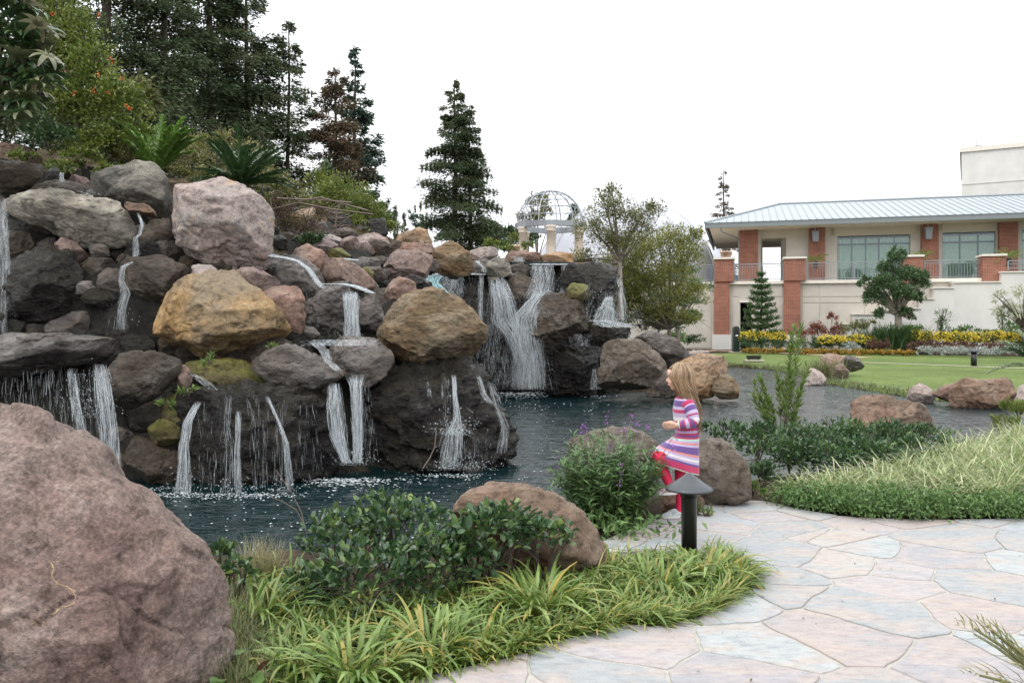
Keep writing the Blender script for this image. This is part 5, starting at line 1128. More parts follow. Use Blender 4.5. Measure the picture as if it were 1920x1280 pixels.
# ------------------------------------------------------------------ gazebo with wire dome
GZD = 40.0
gc = P(1032, 505, GZD); gr = 66 / F * GZD; gzr = ZPX(424, GZD)
GA = thing('garden_gazebo', 'open garden gazebo with a wire dome on pale stone columns', 'gazebo', (gc.x, gc.y, 0))
M_zinc = flat_mat('galvanised_metal', (0.33, 0.35, 0.38), 0.45, 0.5)
M_stone = flat_mat('cast_stone', (0.58, 0.50, 0.42), 0.85, var=0.08)
mb = MB(); n = 48
th_ = np.linspace(0, 2 * np.pi, n, endpoint=False)
for i in range(n):
    j = (i + 1) % n
    V = [(r * math.cos(th_[k]), r * math.sin(th_[k]), z) for k in (i, j) for (r, z) in ((gr, gzr - 0.17), (gr + 0.02, gzr + 0.1), (gr - 0.2, gzr + 0.1), (gr - 0.2, gzr - 0.17))]
    mb.polys(V, [[0, 1, 5, 4], [1, 2, 6, 5], [2, 3, 7, 6], [3, 0, 4, 7]])
mb.build('ring_beam', M_zinc, GA)
gh = ZPX(358, GZD) - gzr - 0.1
for k in range(12):
    a_ = 2 * math.pi * k / 12 + 0.13; f = np.linspace(0, np.pi / 2, 14)
    r_ = (gr - 0.1) * np.cos(f); z_ = gzr + 0.1 + gh * np.sin(f)
    mb = MB(); mb.tube(np.c_[r_ * math.cos(a_), r_ * math.sin(a_), z_], 0.028, 5); rb = mb.build('dome_rib', M_zinc, GA)
for f in (0.2, 0.45, 0.7, 0.95, 1.2):
    a_ = np.linspace(0, 2 * np.pi, 41); r_ = (gr - 0.1) * math.cos(f)
    mb = MB(); mb.tube(np.c_[r_ * np.cos(a_), r_ * np.sin(a_), np.full(41, gzr + 0.1 + gh * math.sin(f))], 0.017, 4); mb.build('dome_hoop', M_zinc, GA)
mb = MB()
for k in range(12):
    a_ = 2 * math.pi * (k + 0.5) / 12 + 0.13
    for zz, rr in ((0.3, 0.2), (0.62, 0.15)):
        f = zz; c = np.array([(gr - 0.1) * math.cos(f) * math.cos(a_), (gr - 0.1) * math.cos(f) * math.sin(a_), gzr + 0.1 + gh * math.sin(f)])
        q = np.linspace(0, 2 * np.pi, 15); e1 = np.array([-math.sin(a_), math.cos(a_), 0]); e2 = np.array([-math.sin(f) * math.cos(a_), -math.sin(f) * math.sin(a_), math.cos(f)])
        mb.tube(c + rr * np.cos(q)[:, None] * e1 + rr * np.sin(q)[:, None] * e2, 0.012, 4)
tag(mb.build('scrollwork', M_zinc, GA), kind='stuff')
for k in range(6):
    a_ = math.radians((-148, -92, -35, 25, 85, 140)[k]); cx, cy = (gr - 0.12) * math.cos(a_), (gr - 0.12) * math.sin(a_)
    zt = gzr - 0.17; zb_ = 3.9
    mb = MB(); mb.lathe([(0.30, zb_), (0.30, zb_ + 0.2), (0.24, zb_ + 0.3), (0.225, zb_ + 1.0), (0.2, zt - 0.28), (0.23, zt - 0.26), (0.23, zt - 0.2), (0.2, zt - 0.18), (0.27, zt - 0.08), (0.27, zt), (0.0, zt)], (cx, cy, 0), 20)
    mb.build('column', M_stone, GA, True)

# ------------------------------------------------------------------ white event tents
def tent_mat():
    t = NT('white_canvas'); co = objco(t)
    nz = t.n('ShaderNodeTexNoise', None, Vector=co, Scale=0.5, Detail=2.0)
    c = t.ramp(nz.outputs['Fac'], [(0.3, (0.38, 0.39, 0.43)), (0.7, (0.42, 0.43, 0.47))])
    b = t.bsdf(Base_Color=c, Roughness=0.5); b.inputs['Subsurface Weight'].default_value = 0.0; return t.m
M_tent = tent_mat(); M_seam = flat_mat('tent_seam', (0.55, 0.56, 0.58), 0.6)
def dome_tent(label, cpx, d, wpx, top, base_z, depth, az=0.0):
    c = P(cpx, 500, d); rx = wpx / F * d / 2; hz = ZPX(top, d) - base_z
    t_ = thing('dome_tent', label, 'tent', (c.x, c.y, base_z), az)
    nu, nv = 36, 14; u = np.linspace(0, 2 * np.pi, nu, endpoint=False); v = np.linspace(0, np.pi / 2, nv)
    U, Vv = np.meshgrid(u, v); k = 0.9
    V = np.stack([rx * np.cos(Vv) ** k * np.cos(U), depth * np.cos(Vv) ** k * np.sin(U), hz * np.sin(Vv)], -1).reshape(-1, 3)
    i = np.arange(nv - 1)[:, None] * nu; j = np.arange(nu)[None]; jn = (j + 1) % nu
    mb = MB(); mb.add(V, np.stack([i + j, i + jn, i + nu + jn, i + nu + j], -1).reshape(-1, 4)); mb.build('canvas', M_tent, t_, True)
    for a_ in np.linspace(0, np.pi, 7)[:-1]:
        f = np.linspace(-np.pi / 2, np.pi / 2, 25)
        r = np.cos(f) ** k; sg = np.where(np.sin(f) < 0, -1, 1)
        f2 = np.linspace(0, np.pi, 31); ct = np.cos(f2); rr = np.abs(ct) ** k * np.sign(ct)
        mb = MB(); mb.tube(np.c_[rx * 1.005 * rr * math.cos(a_), depth * 1.005 * rr * math.sin(a_), hz * 1.005 * np.sin(f2)], 0.05, 4); mb.build('seam', M_seam, t_)
    for a_ in (-math.pi * 0.80, -math.pi * 0.62, -math.pi * 0.38, -math.pi * 0.2):
        q = np.array([rx * math.cos(a_), depth * math.sin(a_), 0]) * 1.0
        mb = MB(); dn = Matrix.Rotation(math.atan2(depth * math.sin(a_), rx * math.cos(a_)) + math.pi / 2, 3, 'Z')
        mb.box((q[0], q[1], 0.9), (1.1, 0.5, 1.8), dn); w_ = mb.build('window', M_frame, t_)
        for zz in (0.5, 1.3):
            for xx in (-0.26, 0.26):
                mb = MB(); off = dn @ Vector((xx, -0.26, 0)); mb.box((q[0] + off.x, q[1] + off.y, zz), (0.44, 0.04, 0.7), dn); mb.build('pane', M_dark, w_)
    return t_
dome_tent('large white dome tent behind the wire dome gazebo and the round tree', 1172, 66, 345, 378, 4.05, 7.5)
dome_tent('smaller white dome tent seen beside the left brick column of the building', 1320, 76, 120, 452, 4.05, 4.5)
# ------------------------------------------------------------------ flagstone patio
def g0(px, py):
    d = CH * F / (py - HZ); return ((px - 960) / F * d, d)
PATIO = [g0(*q) for q in [(640, 1320), (745, 1279), (860, 1251), (975, 1226), (1000, 1207), (1100, 1187), (1150, 1172), (1195, 1167), (1225, 1174), (1330, 1150), (1385, 1112), (1400, 1085), (1385, 1058),
         (1330, 1036), (1280, 1030), (1200, 1030), (1130, 1034), (1112, 1030), (1125, 1014), (1180, 992), (1235, 972), (1285, 962), (1310, 945), (1385, 937), (1440, 938), (1500, 955), (1590, 968), (1720, 974), (1920, 971), (2400, 966)]]
PATIO += [(7.5, 3.0), (5.0, 0.5), (1.0, 0.2), (-0.6, 1.6), (-0.75, 2.6)]
PATIO = np.array(PATIO)
def chaikin(p, k=2):
    for _ in range(k):
        q = np.roll(p, -1, 0); p = np.stack([0.75 * p + 0.25 * q, 0.25 * p + 0.75 * q], 1).reshape(-1, 2)
    return p
PATIO = chaikin(PATIO, 1)
pt = thing('flagstone_patio', 'x', 'patio'); 
for k_ in ('label', 'category'): del pt[k_]
pt['kind'] = 'structure'
def flag_mat():
    t = NT('flagstone'); co = objco(t); oi = t.n('ShaderNodeObjectInfo').outputs['Random']
    base = t.ramp(oi, [(0.0, (0.275, 0.285, 0.29)), (0.16, (0.305, 0.325, 0.34)), (0.34, (0.33, 0.305, 0.305)), (0.5, (0.32, 0.335, 0.335)), (0.64, (0.315, 0.28, 0.27)), (0.76, (0.345, 0.325, 0.305)), (0.88, (0.29, 0.275, 0.285))], 'CONSTANT')
    mp_ = t.n('ShaderNodeMapping', None, Vector=co); mp_.inputs['Scale'].default_value = (1, 2.2, 1); mp_.inputs['Rotation'].default_value = (0, 0, 0.2)
    n1 = t.n('ShaderNodeTexNoise', None, Vector=mp_.outputs[0], Scale=2.6, Detail=10.0, Roughness=0.66, Distortion=0.5)
    n2 = t.n('ShaderNodeTexNoise', None, Vector=mp_.outputs[0], Scale=14.0, Detail=8.0, Roughness=0.65)
    n3 = t.n('ShaderNodeTexNoise', None, Vector=co, Scale=120.0, Detail=3.0)
    c = t.mix(t.math('MULTIPLY', t.ramp(n1.outputs['Fac'], [(0.48, (0, 0, 0)), (0.58, (1, 1, 1))]), 0.65), base, (0.36, 0.30, 0.265))
    c = t.mix(t.math('MULTIPLY', t.ramp(n1.outputs['Fac'], [(0.36, (1, 1, 1)), (0.45, (0, 0, 0))]), 0.7), c, (0.245, 0.265, 0.28))
    c = t.mix(1.0, c, t.ramp(n2.outputs['Fac'], [(0.3, (0.78, 0.78, 0.79)), (0.5, (1, 1, 1)), (0.72, (1.15, 1.14, 1.12))]), 'MULTIPLY')
    c = t.mix(1.0, c, t.ramp(n3.outputs['Fac'], [(0.3, (0.92, 0.92, 0.92)), (0.7, (1.07, 1.07, 1.07))]), 'MULTIPLY')
    h = t.math('ADD', n2.outputs['Fac'], t.math('MULTIPLY', n1.outputs['Fac'], 1.5))
    bp = t.n('ShaderNodeBump', None, Strength=0.35, Distance=0.02, Height=h)
    b = t.bsdf(Base_Color=c, Roughness=0.62, Normal=bp.outputs[0]); b.inputs['Specular IOR Level'].default_value = 0.35
    return t.m
M_flag = flag_mat()
M_mortar = flat_mat('sandy_mortar', (0.335, 0.32, 0.285), 0.95, var=0.15, scale=20, bump=0.4)
mb = MB(); mb.prism(PATIO, -0.16, -0.0055); bed = mb.build('mortar_bed', M_mortar, pt)
# irregular stones: nearest-seed cells, cut to the patio outline, edges made wavy
rg = np.random.default_rng(21)
seeds = []
for gy_ in np.arange(0.2, 7.2, 0.36):
    for gx_ in np.arange(-1.2, 8.0, 0.56):
        seeds.append((gx_ + rg.uniform(-0.26, 0.26) + (0.28 if int(gy_ / 0.36) % 2 else 0), gy_ + rg.uniform(-0.16, 0.16)))
seeds = np.array(seeds); seeds = seeds[rg.random(len(seeds)) > 0.16]
wgt = rg.uniform(-0.035, 0.035, len(seeds))
def clip_half(poly, n, c):
    out = []
    for i in range(len(poly)):
        p, q = poly[i], poly[(i + 1) % len(poly)]; sp, sq = p @ n - c, q @ n - c
        if sp <= 0: out.append(p)
        if (sp < 0) != (sq < 0) and abs(sp - sq) > 1e-12: out.append(p + (q - p) * (sp / (sp - sq)))
    return out
def warp(p):
    q = np.c_[p * 2.6, np.zeros(len(p))]; q2 = np.c_[p * 9, np.full(len(p), 4.0)]
    return p + 0.05 * np.c_[pn(q), pn(q + 31)] + 0.012 * np.c_[pn(q2), pn(q2 + 13)]
for k, s_ in enumerate(seeds):
    if sdist(PATIO, s_[None, 0], s_[None, 1])[0] < -0.45: continue
    poly = [s_ + np.array(v) for v in ((-1, -1), (1, -1), (1, 1), (-1, 1))]
    d2 = ((seeds - s_) ** 2).sum(1)
    for j in np.argsort(d2)[1:22]:
        nv = seeds[j] - s_; L = np.linalg.norm(nv); nv = nv / L
        c = nv @ s_ + L / 2 + (wgt[k] - wgt[j])
        poly = clip_half(poly, nv, c - rg.uniform(0.004, 0.011))
        if len(poly) < 3: break
    if len(poly) < 3: continue
    poly = np.array(poly)
    dense = []
    for i in range(len(poly)):
        a, b = poly[i], poly[(i + 1) % len(poly)]; m = max(1, int(np.linalg.norm(b - a) / 0.045))
        dense += [a + (b - a) * u / m for u in range(m)]
    dense = np.array(dense); q = (np.roll(dense, 1, 0) + np.roll(dense, -1, 0)) / 2; dense = 0.88 * dense + 0.12 * q
    dense = warp(dense)
    sd = sdist(PATIO, dense[:, 0], dense[:, 1])
    if (sd > 0.0).mean() < 0.15: continue
    if (sd < 0.01).any():                       # stones on the border follow its edge
        cen = dense[sd > 0.01].mean(0) if (sd > 0.01).any() else dense.mean(0)
        for i in np.where(sd < 0.01)[0]:
            lo, hi = 0.0, 1.0
            for _ in range(14):
                m = (lo + hi) / 2; p = cen + (dense[i] - cen) * m
                if sdist(PATIO, p[None, 0], p[None, 1])[0] > 0.01: lo = m
                else: hi = m
            dense[i] = cen + (dense[i] - cen) * lo
    c2 = dense.mean(0); h = rg.uniform(-0.002, 0.004)
    mb = MB(); mb.prism(dense, -0.03, h, inset=0.003)
    mb.build('flagstone', M_flag, pt, loc=(c2[0], c2[1], 0))

# ------------------------------------------------------------------ path light
M_black = flat_mat('black_painted_metal', (0.012, 0.012, 0.013), 0.35, 0.0, var=0.1)
M_lampcap = flat_mat('weathered_black_metal', (0.05, 0.055, 0.062), 0.32, 0.2, var=0.15)
lx, ly = XPX(1292, 5.2), 5.2
LT = thing('path_light', 'black bollard path light with a wide conical hat on the patio edge', 'path light', (lx, ly, 0))
mb = MB(); mb.lathe([(0.0, -0.1), (0.05, -0.1), (0.05, 0.405), (0.052, 0.41), (0.0, 0.41)], n=28); mb.build('post', M_black, LT, True)
mb = MB(); mb.lathe([(0.0, 0.525), (0.018, 0.524), (0.03, 0.512), (0.09, 0.468), (0.150, 0.432), (0.155, 0.424), (0.152, 0.416), (0.14, 0.416), (0.05, 0.43), (0.0, 0.43)], n=40); mb.build('hat', M_lampcap, LT, True)
mb = MB(); mb.lathe([(0.0, 0.37), (0.056, 0.37), (0.057, 0.43), (0.0, 0.43)], n=28); mb.build('collar', M_black, LT, True)
# small bollard far on the lawn, green pedestal, low lawn vent
q = gpt(1826, 684); BB = thing('path_light', 'small black bollard light at the edge of the silver hedge on the lawn', 'path light', (q[0], q[1], -0.2))
mb = MB(); mb.lathe([(0.0, -0.1), (0.11, -0.1), (0.11, 0.52), (0.0, 0.52)], n=14); mb.build('post', M_black, BB, True)
mb = MB(); mb.lathe([(0.0, 0.66), (0.1, 0.65), (0.2, 0.56), (0.2, 0.53), (0.0, 0.53)], n=14); mb.build('hat', M_lampcap, BB, True)
q = gpt(1380, 661); PD = thing('telephone_pedestal', 'dark green roadside pedestal with an arched top and an open niche', 'pedestal', (q[0], q[1], -0.2))
M_green = flat_mat('dark_green_paint', (0.008, 0.022, 0.018), 0.35)
mb = MB(); 
arc = [(-0.17, 0.0), (0.17, 0.0), (0.17, 1.35)] + [(0.17 * math.cos(a_), 1.35 + 0.16 * math.sin(a_)) for a_ in np.linspace(0.3, np.pi - 0.3, 7)] + [(-0.17, 1.35)]
V = [(x, -0.14, z) for x, z in arc] + [(x, 0.16, z) for x, z in arc]; n = len(arc)
mb.polys(V, [list(range(n)), list(range(2 * n - 1, n - 1, -1))] + [[i, i + n, (i + 1) % n + n, (i + 1) % n] for i in range(n)]); mb.build('body', M_green, PD)
mb = MB(); mb.box((0, -0.15, 1.13), (0.22, 0.03, 0.42)); mb.build('niche', M_dark, PD)  # flat plate on the front, the niche's shade painted as its dark colour
mb = MB(); mb.box((0.0, -0.17, 0.98), (0.14, 0.02, 0.07)); mb.build('notice', flat_mat('white_notice', (0.75, 0.78, 0.8), 0.6), PD)
mb = MB(); mb.box((0, 0, 0.02), (0.7, 0.6, 0.06)); mb.build('plinth', M_kerb, PD)
q = gpt(1413, 677); LV = thing('lawn_floodlight', 'low black floodlight on a pale pad in the lawn', 'floodlight', (q[0], q[1], -0.2))
mb = MB(); mb.box((0, 0, 0.03), (0.85, 0.5, 0.06)); mb.build('pad', M_kerb, LV)
mb = MB(); mb.box((0, 0, 0.17), (0.55, 0.2, 0.16), taper=1.1); mb.build('lamp_housing', M_black, LV)
mb = MB(); mb.box((-0.2, 0, 0.08), (0.05, 0.05, 0.1)); mb.box((0.2, 0, 0.08), (0.05, 0.05, 0.1)); mb.build('foot', M_black, LV)
q = gpt(1341, 651, -0.15); SG = thing('uplight', 'small tilted black uplight at the base of the first brick pillar', 'uplight', (q[0], q[1], -0.2))
mb = MB(); mb.tube([(0, 0, 0), (0, 0, 0.45)], 0.03, 6); mb.build('stake', M_black, SG)
mb = MB(); mb.tube([(-0.2, 0, 0.68), (0.15, 0, 0.4)], 0.09, 8); mb.build('lamp_head', M_black, SG)
# planter in front of the gazebo, pot on the first pillar
M_terra = flat_mat('pale_terracotta', (0.48, 0.33, 0.24), 0.85, var=0.08)
pp = P(963, 473, 37.5); PL = thing('terracotta_planter', 'round terracotta planter with a bushy yellow green plant beside the gazebo', 'planter', (pp.x, pp.y, 3.95))
hh = ZPX(460, 37.5) - 3.95
mb = MB(); mb.lathe([(0, 0), (0.24, 0), (0.28, hh - 0.12), (0.32, hh - 0.1), (0.32, hh), (0.26, hh), (0, hh - 0.05)], n=24); mb.build('pot', M_terra, PL, True)
pp = P(1361, 483, 50.6); PQ = thing('terracotta_pot', 'empty pale clay pot standing on the first brick pillar', 'pot', (pp.x, pp.y, pp.z - 0.05))
mb = MB(); mb.lathe([(0, 0), (0.30, 0), (0.34, 0.34), (0.39, 0.36), (0.39, 0.44), (0.33, 0.44), (0.3, 0.3), (0, 0.3)], n=20); mb.build('pot_body', M_terra, PQ, True)
# low stone wall by the falls
SW = thing('garden_wall', 'low wall of squared stones at the right foot of the waterfall', 'wall')
a, b = P(1183, 645, 27), P(1252, 645, 26)
M_block = rock_mat('wall_stone', [(0.14, 0.12, 0.10), (0.22, 0.19, 0.16), (0.28, 0.26, 0.24), (0.34, 0.31, 0.27)], (0.3, 0.2, 0.13), 0.4, scale=1.2)
rg = np.random.default_rng(8); n = 9
di = (b - a) / n
for i in range(n):
    for r in range(2):
        c = a + di * (i + 0.5 + 0.3 * r); mb = MB(); hgt = 0.30
        mb.box((c.x, c.y, -0.25 + hgt * (r + 0.5)), (di.length - 0.03, 0.35 + rg.uniform(-0.03, 0.03), hgt - 0.025), taper=0.97); mb.build('stone', M_block, SW)
mb = MB(); mb.box(((a.x + b.x) / 2, (a.y + b.y) / 2, 0.40), ((b - a).length + 0.1, 0.48, 0.09), Matrix.Rotation(math.atan2(di.y, di.x), 3, 'Z')); mb.build('capstone', M_block, SW)
mb = MB(); mb.box(((a.x + b.x) / 2, (a.y + b.y) / 2, 0.05), ((b - a).length, 0.28, 0.64), Matrix.Rotation(math.atan2(di.y, di.x), 3, 'Z')); mb.build('mortar_core', M_mortar, SW)
# ------------------------------------------------------------------ foliage tools
def norm(v): return v / (np.linalg.norm(v, axis=-1, keepdims=True) + 1e-9)
LEAF4 = (np.array([[0, 0, 0], [-.5, .42, .10], [0, .5, -.02], [.5, .42, .10], [0, 1, -.12]], float), np.array([[0, 2, 1], [0, 3, 2], [1, 2, 4], [2, 3, 4]]))
LEAF2 = (np.array([[0, 0, 0], [-.5, .45, .08], [.5, .45, .08], [0, 1, -.08]], float), np.array([[0, 2, 1], [1, 2, 3]]))
OVAL = (np.array([[0, 0, 0], [-.34, .18, .05], [-.5, .48, .09], [-.34, .8, .05], [0, 1, -.1], [.34, .8, .05], [.5, .48, .09], [.34, .18, .05], [0, .5, -.03]], float),
        np.array([[8, 1, 0], [8, 2, 1], [8, 3, 2], [8, 4, 3], [8, 5, 4], [8, 6, 5], [8, 7, 6], [8, 0, 7]]))
def leaves(mb, pos, dirs, L, Wd, tpl=LEAF2, rnd=None, rg=NR, mat=0, roll=0.7):
    N = len(pos); y = norm(np.asarray(dirs, float))
    up = np.array([0, 0, 1.0]) + rg.normal(0, roll, (N, 3))
    x = norm(np.cross(y, up)); z = np.cross(x, y)
    L = np.broadcast_to(np.asarray(L, float), (N,)); Wd = np.broadcast_to(np.asarray(Wd, float), (N,))
    T, Fc = tpl
    V = pos[:, None] + x[:, None] * (T[None, :, 0:1] * Wd[:, None, None]) + y[:, None] * (T[None, :, 1:2] * L[:, None, None]) + z[:, None] * (T[None, :, 2:3] * L[:, None, None])
    Fa = (np.arange(N)[:, None, None] * len(T) + Fc[None]).reshape(-1, 3)
    r = rg.random(N) if rnd is None else np.broadcast_to(rnd, (N,))
    mb.add(V.reshape(-1, 3), Fa, np.repeat(np.clip(r, 0, 1), len(Fc)), mat)

def ell_pts(c, r, n, rg, shell=0.45, flat=True):
    """Points in an ellipsoid, denser towards its surface, gathered in clumps."""
    m = max(3, n // 28); d = norm(rg.normal(size=(m, 3)))
    if flat: d[:, 2] = np.where(d[:, 2] < -0.35, -d[:, 2], d[:, 2])
    cen = d * (rg.uniform(0, 1, (m, 1)) ** shell)
    k = rg.integers(0, m, n); p = cen[k] + rg.normal(0, 0.13, (n, 3))
    return np.array(c) + p * np.array(r), norm(p + 1e-6), k / m

def bush(mb, blobs, n, L, Wd, rg, tpl=LEAF2, up=0.5, tint=0.5, spread=0.8, shell=0.45):
    vol = np.array([b[1][0] * b[1][1] * b[1][2] for b in blobs]) ** 0.67; vol /= vol.sum()
    for (c, r), f in zip(blobs, vol):
        k = max(8, int(n * f)); p, o, cl = ell_pts(c, r, k, rg, shell)
        d = o * 0.8 + rg.normal(0, spread, (k, 3)) * 0.6 + np.array([0, 0, up])
        rn = np.clip(rg.random(k) * (1 - tint) + tint * ((cl * 7.13) % 1), 0, 1)
        leaves(mb, p, d, L * rg.uniform(0.65, 1.25, k), Wd * rg.uniform(0.7, 1.25, k), tpl, rn, rg)

def stems(mb, c, h, n, rg, spread=0.3, r0=0.012):
    for k in range(n):
        a = rg.uniform(0, 6.28); s = spread * rg.uniform(0.3, 1); t = np.linspace(0, 1, 5)
        mb.tube(np.c_[c[0] + s * math.cos(a) * t ** 1.3, c[1] + s * math.sin(a) * t ** 1.3, c[2] + h * t * rg.uniform(0.8, 1)], r0 * (1 - 0.7 * t), 4)

def ribbon(N, rg, base, az, L, Wd, e0, curl, seg=5, fold=0.0, twist=0.0):
    """Arching strap leaves: returns vertices, faces."""
    s = np.linspace(0, 1, seg + 1); el = e0[:, None] - curl[:, None] * s[None] ** 1.2
    dx = np.cos(el); dz = np.sin(el); ds = L[:, None] / seg
    hx = np.c_[np.zeros(N), np.cumsum(dx[:, :-1] * ds, 1)]; hz = np.c_[np.zeros(N), np.cumsum(dz[:, :-1] * ds, 1)]
    ca, sa = np.cos(az), np.sin(az)
    C = np.stack([base[:, 0:1] + ca[:, None] * hx, base[:, 1:2] + sa[:, None] * hx, base[:, 2:3] + hz], -1)
    w = Wd[:, None] * np.array([np.sin(np.pi * min(0.97, 0.25 + 0.72 * q)) ** 0.7 for q in s])[None]
    side = np.stack([-sa, ca, np.zeros(N)], -1)[:, None] * np.ones((1, seg + 1, 1))
    A = C + side * w[..., None] / 2; B = C - side * w[..., None] / 2
    if fold: A[..., 2] += fold * w; B[..., 2] += fold * w; V = np.stack([A, C, B], 2); k = 3
    else: V = np.stack([A, B], 2); k = 2
    V = V.reshape(N, -1, 3); per = (seg + 1) * k
    fs = []
    for i in range(seg):
        for c in range(k - 1): a = i * k + c; fs.append([a, a + 1, a + k + 1, a + k])
    Fa = (np.arange(N)[:, None, None] * per + np.array(fs)[None]).reshape(-1, 4)
    return V.reshape(-1, 3), Fa, len(fs)

# leaf colours
LM = {
 'redwood': leaf_mat('redwood_needles', [(0.036, 0.052, 0.028), (0.056, 0.08, 0.040), (0.08, 0.107, 0.052), (0.13, 0.105, 0.068)], trans=0.32, rough=0.6, spec=0.2),
 'brownwood': leaf_mat('browning_needles', [(0.05, 0.05, 0.028), (0.09, 0.072, 0.042), (0.12, 0.085, 0.055), (0.16, 0.10, 0.07)], trans=0.25, rough=0.65, spec=0.2),
 'pine': leaf_mat('blue_green_needles', [(0.035, 0.06, 0.046), (0.055, 0.09, 0.07), (0.08, 0.12, 0.09), (0.11, 0.15, 0.115)], trans=0.2, rough=0.55, spec=0.2),
 'honey': leaf_mat('yellow_green_leaves', [(0.05, 0.08, 0.018), (0.095, 0.135, 0.026), (0.145, 0.18, 0.036), (0.21, 0.215, 0.06)], trans=0.3),
 'deep': leaf_mat('deep_green_leaves', [(0.02, 0.04, 0.017), (0.034, 0.068, 0.027), (0.052, 0.095, 0.036), (0.085, 0.125, 0.048)], trans=0.2),
 'scheff': leaf_mat('large_dark_leaves', [(0.03, 0.06, 0.026), (0.05, 0.088, 0.035), (0.07, 0.11, 0.042), (0.25, 0.22, 0.15)], 'obj', trans=0.2, rough=0.3),
 'cyc1': leaf_mat('fresh_frond', [(0.09, 0.17, 0.035), (0.13, 0.22, 0.045), (0.17, 0.27, 0.065)], trans=0.3, rough=0.38),
 'cyc2': leaf_mat('dark_frond', [(0.03, 0.065, 0.025), (0.05, 0.10, 0.037), (0.085, 0.14, 0.06)], trans=0.12, rough=0.35),
 'olive': leaf_mat('olive_leaves', [(0.07, 0.078, 0.028), (0.115, 0.122, 0.04), (0.16, 0.16, 0.054), (0.22, 0.19, 0.07)], trans=0.3),
 'dry': leaf_mat('dry_leaves', [(0.07, 0.05, 0.032), (0.12, 0.085, 0.055), (0.10, 0.095, 0.04), (0.16, 0.12, 0.08)], trans=0.2, rough=0.8, spec=0.1),
 'glossy': leaf_mat('glossy_leaves', [(0.024, 0.05, 0.024), (0.04, 0.08, 0.034), (0.058, 0.108, 0.042), (0.115, 0.175, 0.05)], trans=0.22, rough=0.24),
 'glossyo': leaf_mat('glossy_leaf', [(0.028, 0.06, 0.028), (0.046, 0.09, 0.037), (0.072, 0.125, 0.045), (0.16, 0.22, 0.055)], 'obj', trans=0.25, rough=0.24),
 'strap': leaf_mat('strap_leaf', [(0.08, 0.145, 0.03), (0.115, 0.19, 0.04), (0.15, 0.23, 0.052), (0.21, 0.28, 0.08), (0.15, 0.21, 0.05), (0.36, 0.27, 0.065)], 'obj', trans=0.3, rough=0.36),
 'strapa': leaf_mat('strap_leaves', [(0.085, 0.145, 0.03), (0.135, 0.20, 0.044), (0.19, 0.25, 0.065), (0.34, 0.28, 0.09)], trans=0.3, rough=0.36),
 'varieg': leaf_mat('cream_striped_blades', [(0.11, 0.17, 0.06), (0.22, 0.285, 0.12), (0.36, 0.39, 0.21), (0.52, 0.51, 0.34)], trans=0.3, rough=0.45),
 'cover': leaf_mat('ground_cover_leaves', [(0.045, 0.09, 0.026), (0.07, 0.135, 0.038), (0.10, 0.175, 0.05), (0.135, 0.215, 0.07)], trans=0.3),
 'sage': leaf_mat('sage_leaves', [(0.045, 0.095, 0.032), (0.07, 0.135, 0.046), (0.095, 0.17, 0.06), (0.135, 0.22, 0.085)], trans=0.3),
 'fine': leaf_mat('fine_grass_blades', [(0.07, 0.10, 0.03), (0.11, 0.14, 0.05), (0.16, 0.17, 0.08), (0.28, 0.22, 0.14)], trans=0.3),
 'willow': leaf_mat('willow_leaves', [(0.08, 0.13, 0.034), (0.125, 0.185, 0.046), (0.165, 0.23, 0.065)], trans=0.3),
 'airy': leaf_mat('small_olive_leaves', [(0.08, 0.09, 0.042), (0.13, 0.142, 0.058), (0.17, 0.175, 0.075), (0.23, 0.20, 0.085)], trans=0.4),
 'airy2': leaf_mat('yellow_olive_leaves', [(0.11, 0.125, 0.036), (0.17, 0.185, 0.05), (0.22, 0.23, 0.066), (0.28, 0.25, 0.08)], trans=0.6),
 'juni': leaf_mat('juniper_sprays', [(0.035, 0.07, 0.032), (0.058, 0.105, 0.046), (0.085, 0.14, 0.06), (0.115, 0.17, 0.08)], trans=0.15, rough=0.6),
 'norfolk': leaf_mat('norfolk_needles', [(0.03, 0.065, 0.024), (0.052, 0.098, 0.033), (0.08, 0.13, 0.044)], trans=0.15, rough=0.6),
 'yellow': leaf_mat('yellow_flowers', [(0.50, 0.38, 0.03), (0.62, 0.48, 0.05), (0.66, 0.53, 0.08), (0.20, 0.24, 0.04)], trans=0.3),
 'orangef': leaf_mat('orange_flowers', [(0.42, 0.12, 0.02), (0.12, 0.16, 0.04), (0.46, 0.22, 0.03), (0.10, 0.14, 0.035), (0.13, 0.17, 0.045)], trans=0.3),
 'maroon': leaf_mat('maroon_leaves', [(0.06, 0.03, 0.026), (0.11, 0.05, 0.042), (0.15, 0.075, 0.06), (0.09, 0.08, 0.04)], trans=0.25),
 'silver': leaf_mat('silver_leaves', [(0.16, 0.18, 0.165), (0.26, 0.285, 0.27), (0.36, 0.385, 0.37), (0.45, 0.47, 0.46)], trans=0.15, rough=0.7),
 'redbush': leaf_mat('red_green_leaves', [(0.06, 0.08, 0.03), (0.12, 0.06, 0.04), (0.30, 0.06, 0.045), (0.09, 0.11, 0.045)], trans=0.3),
 'purple': leaf_mat('purple_petals', [(0.18, 0.05, 0.28), (0.28, 0.09, 0.4), (0.35, 0.14, 0.45)], trans=0.3),
 'red': leaf_mat('orange_red_petals', [(0.5, 0.06, 0.015), (0.6, 0.1, 0.02), (0.65, 0.14, 0.03)], trans=0.25),
 'pale': leaf_mat('pale_wispy_leaves', [(0.17, 0.19, 0.09), (0.24, 0.26, 0.13), (0.3, 0.31, 0.18)], trans=0.35),
}
M_bark = flat_mat('dark_bark', (0.06, 0.045, 0.035), 0.95, var=0.35, scale=9, bump=0.8)
M_bark2 = flat_mat('grey_bark', (0.17, 0.145, 0.12), 0.95, var=0.3, scale=9, bump=0.8)
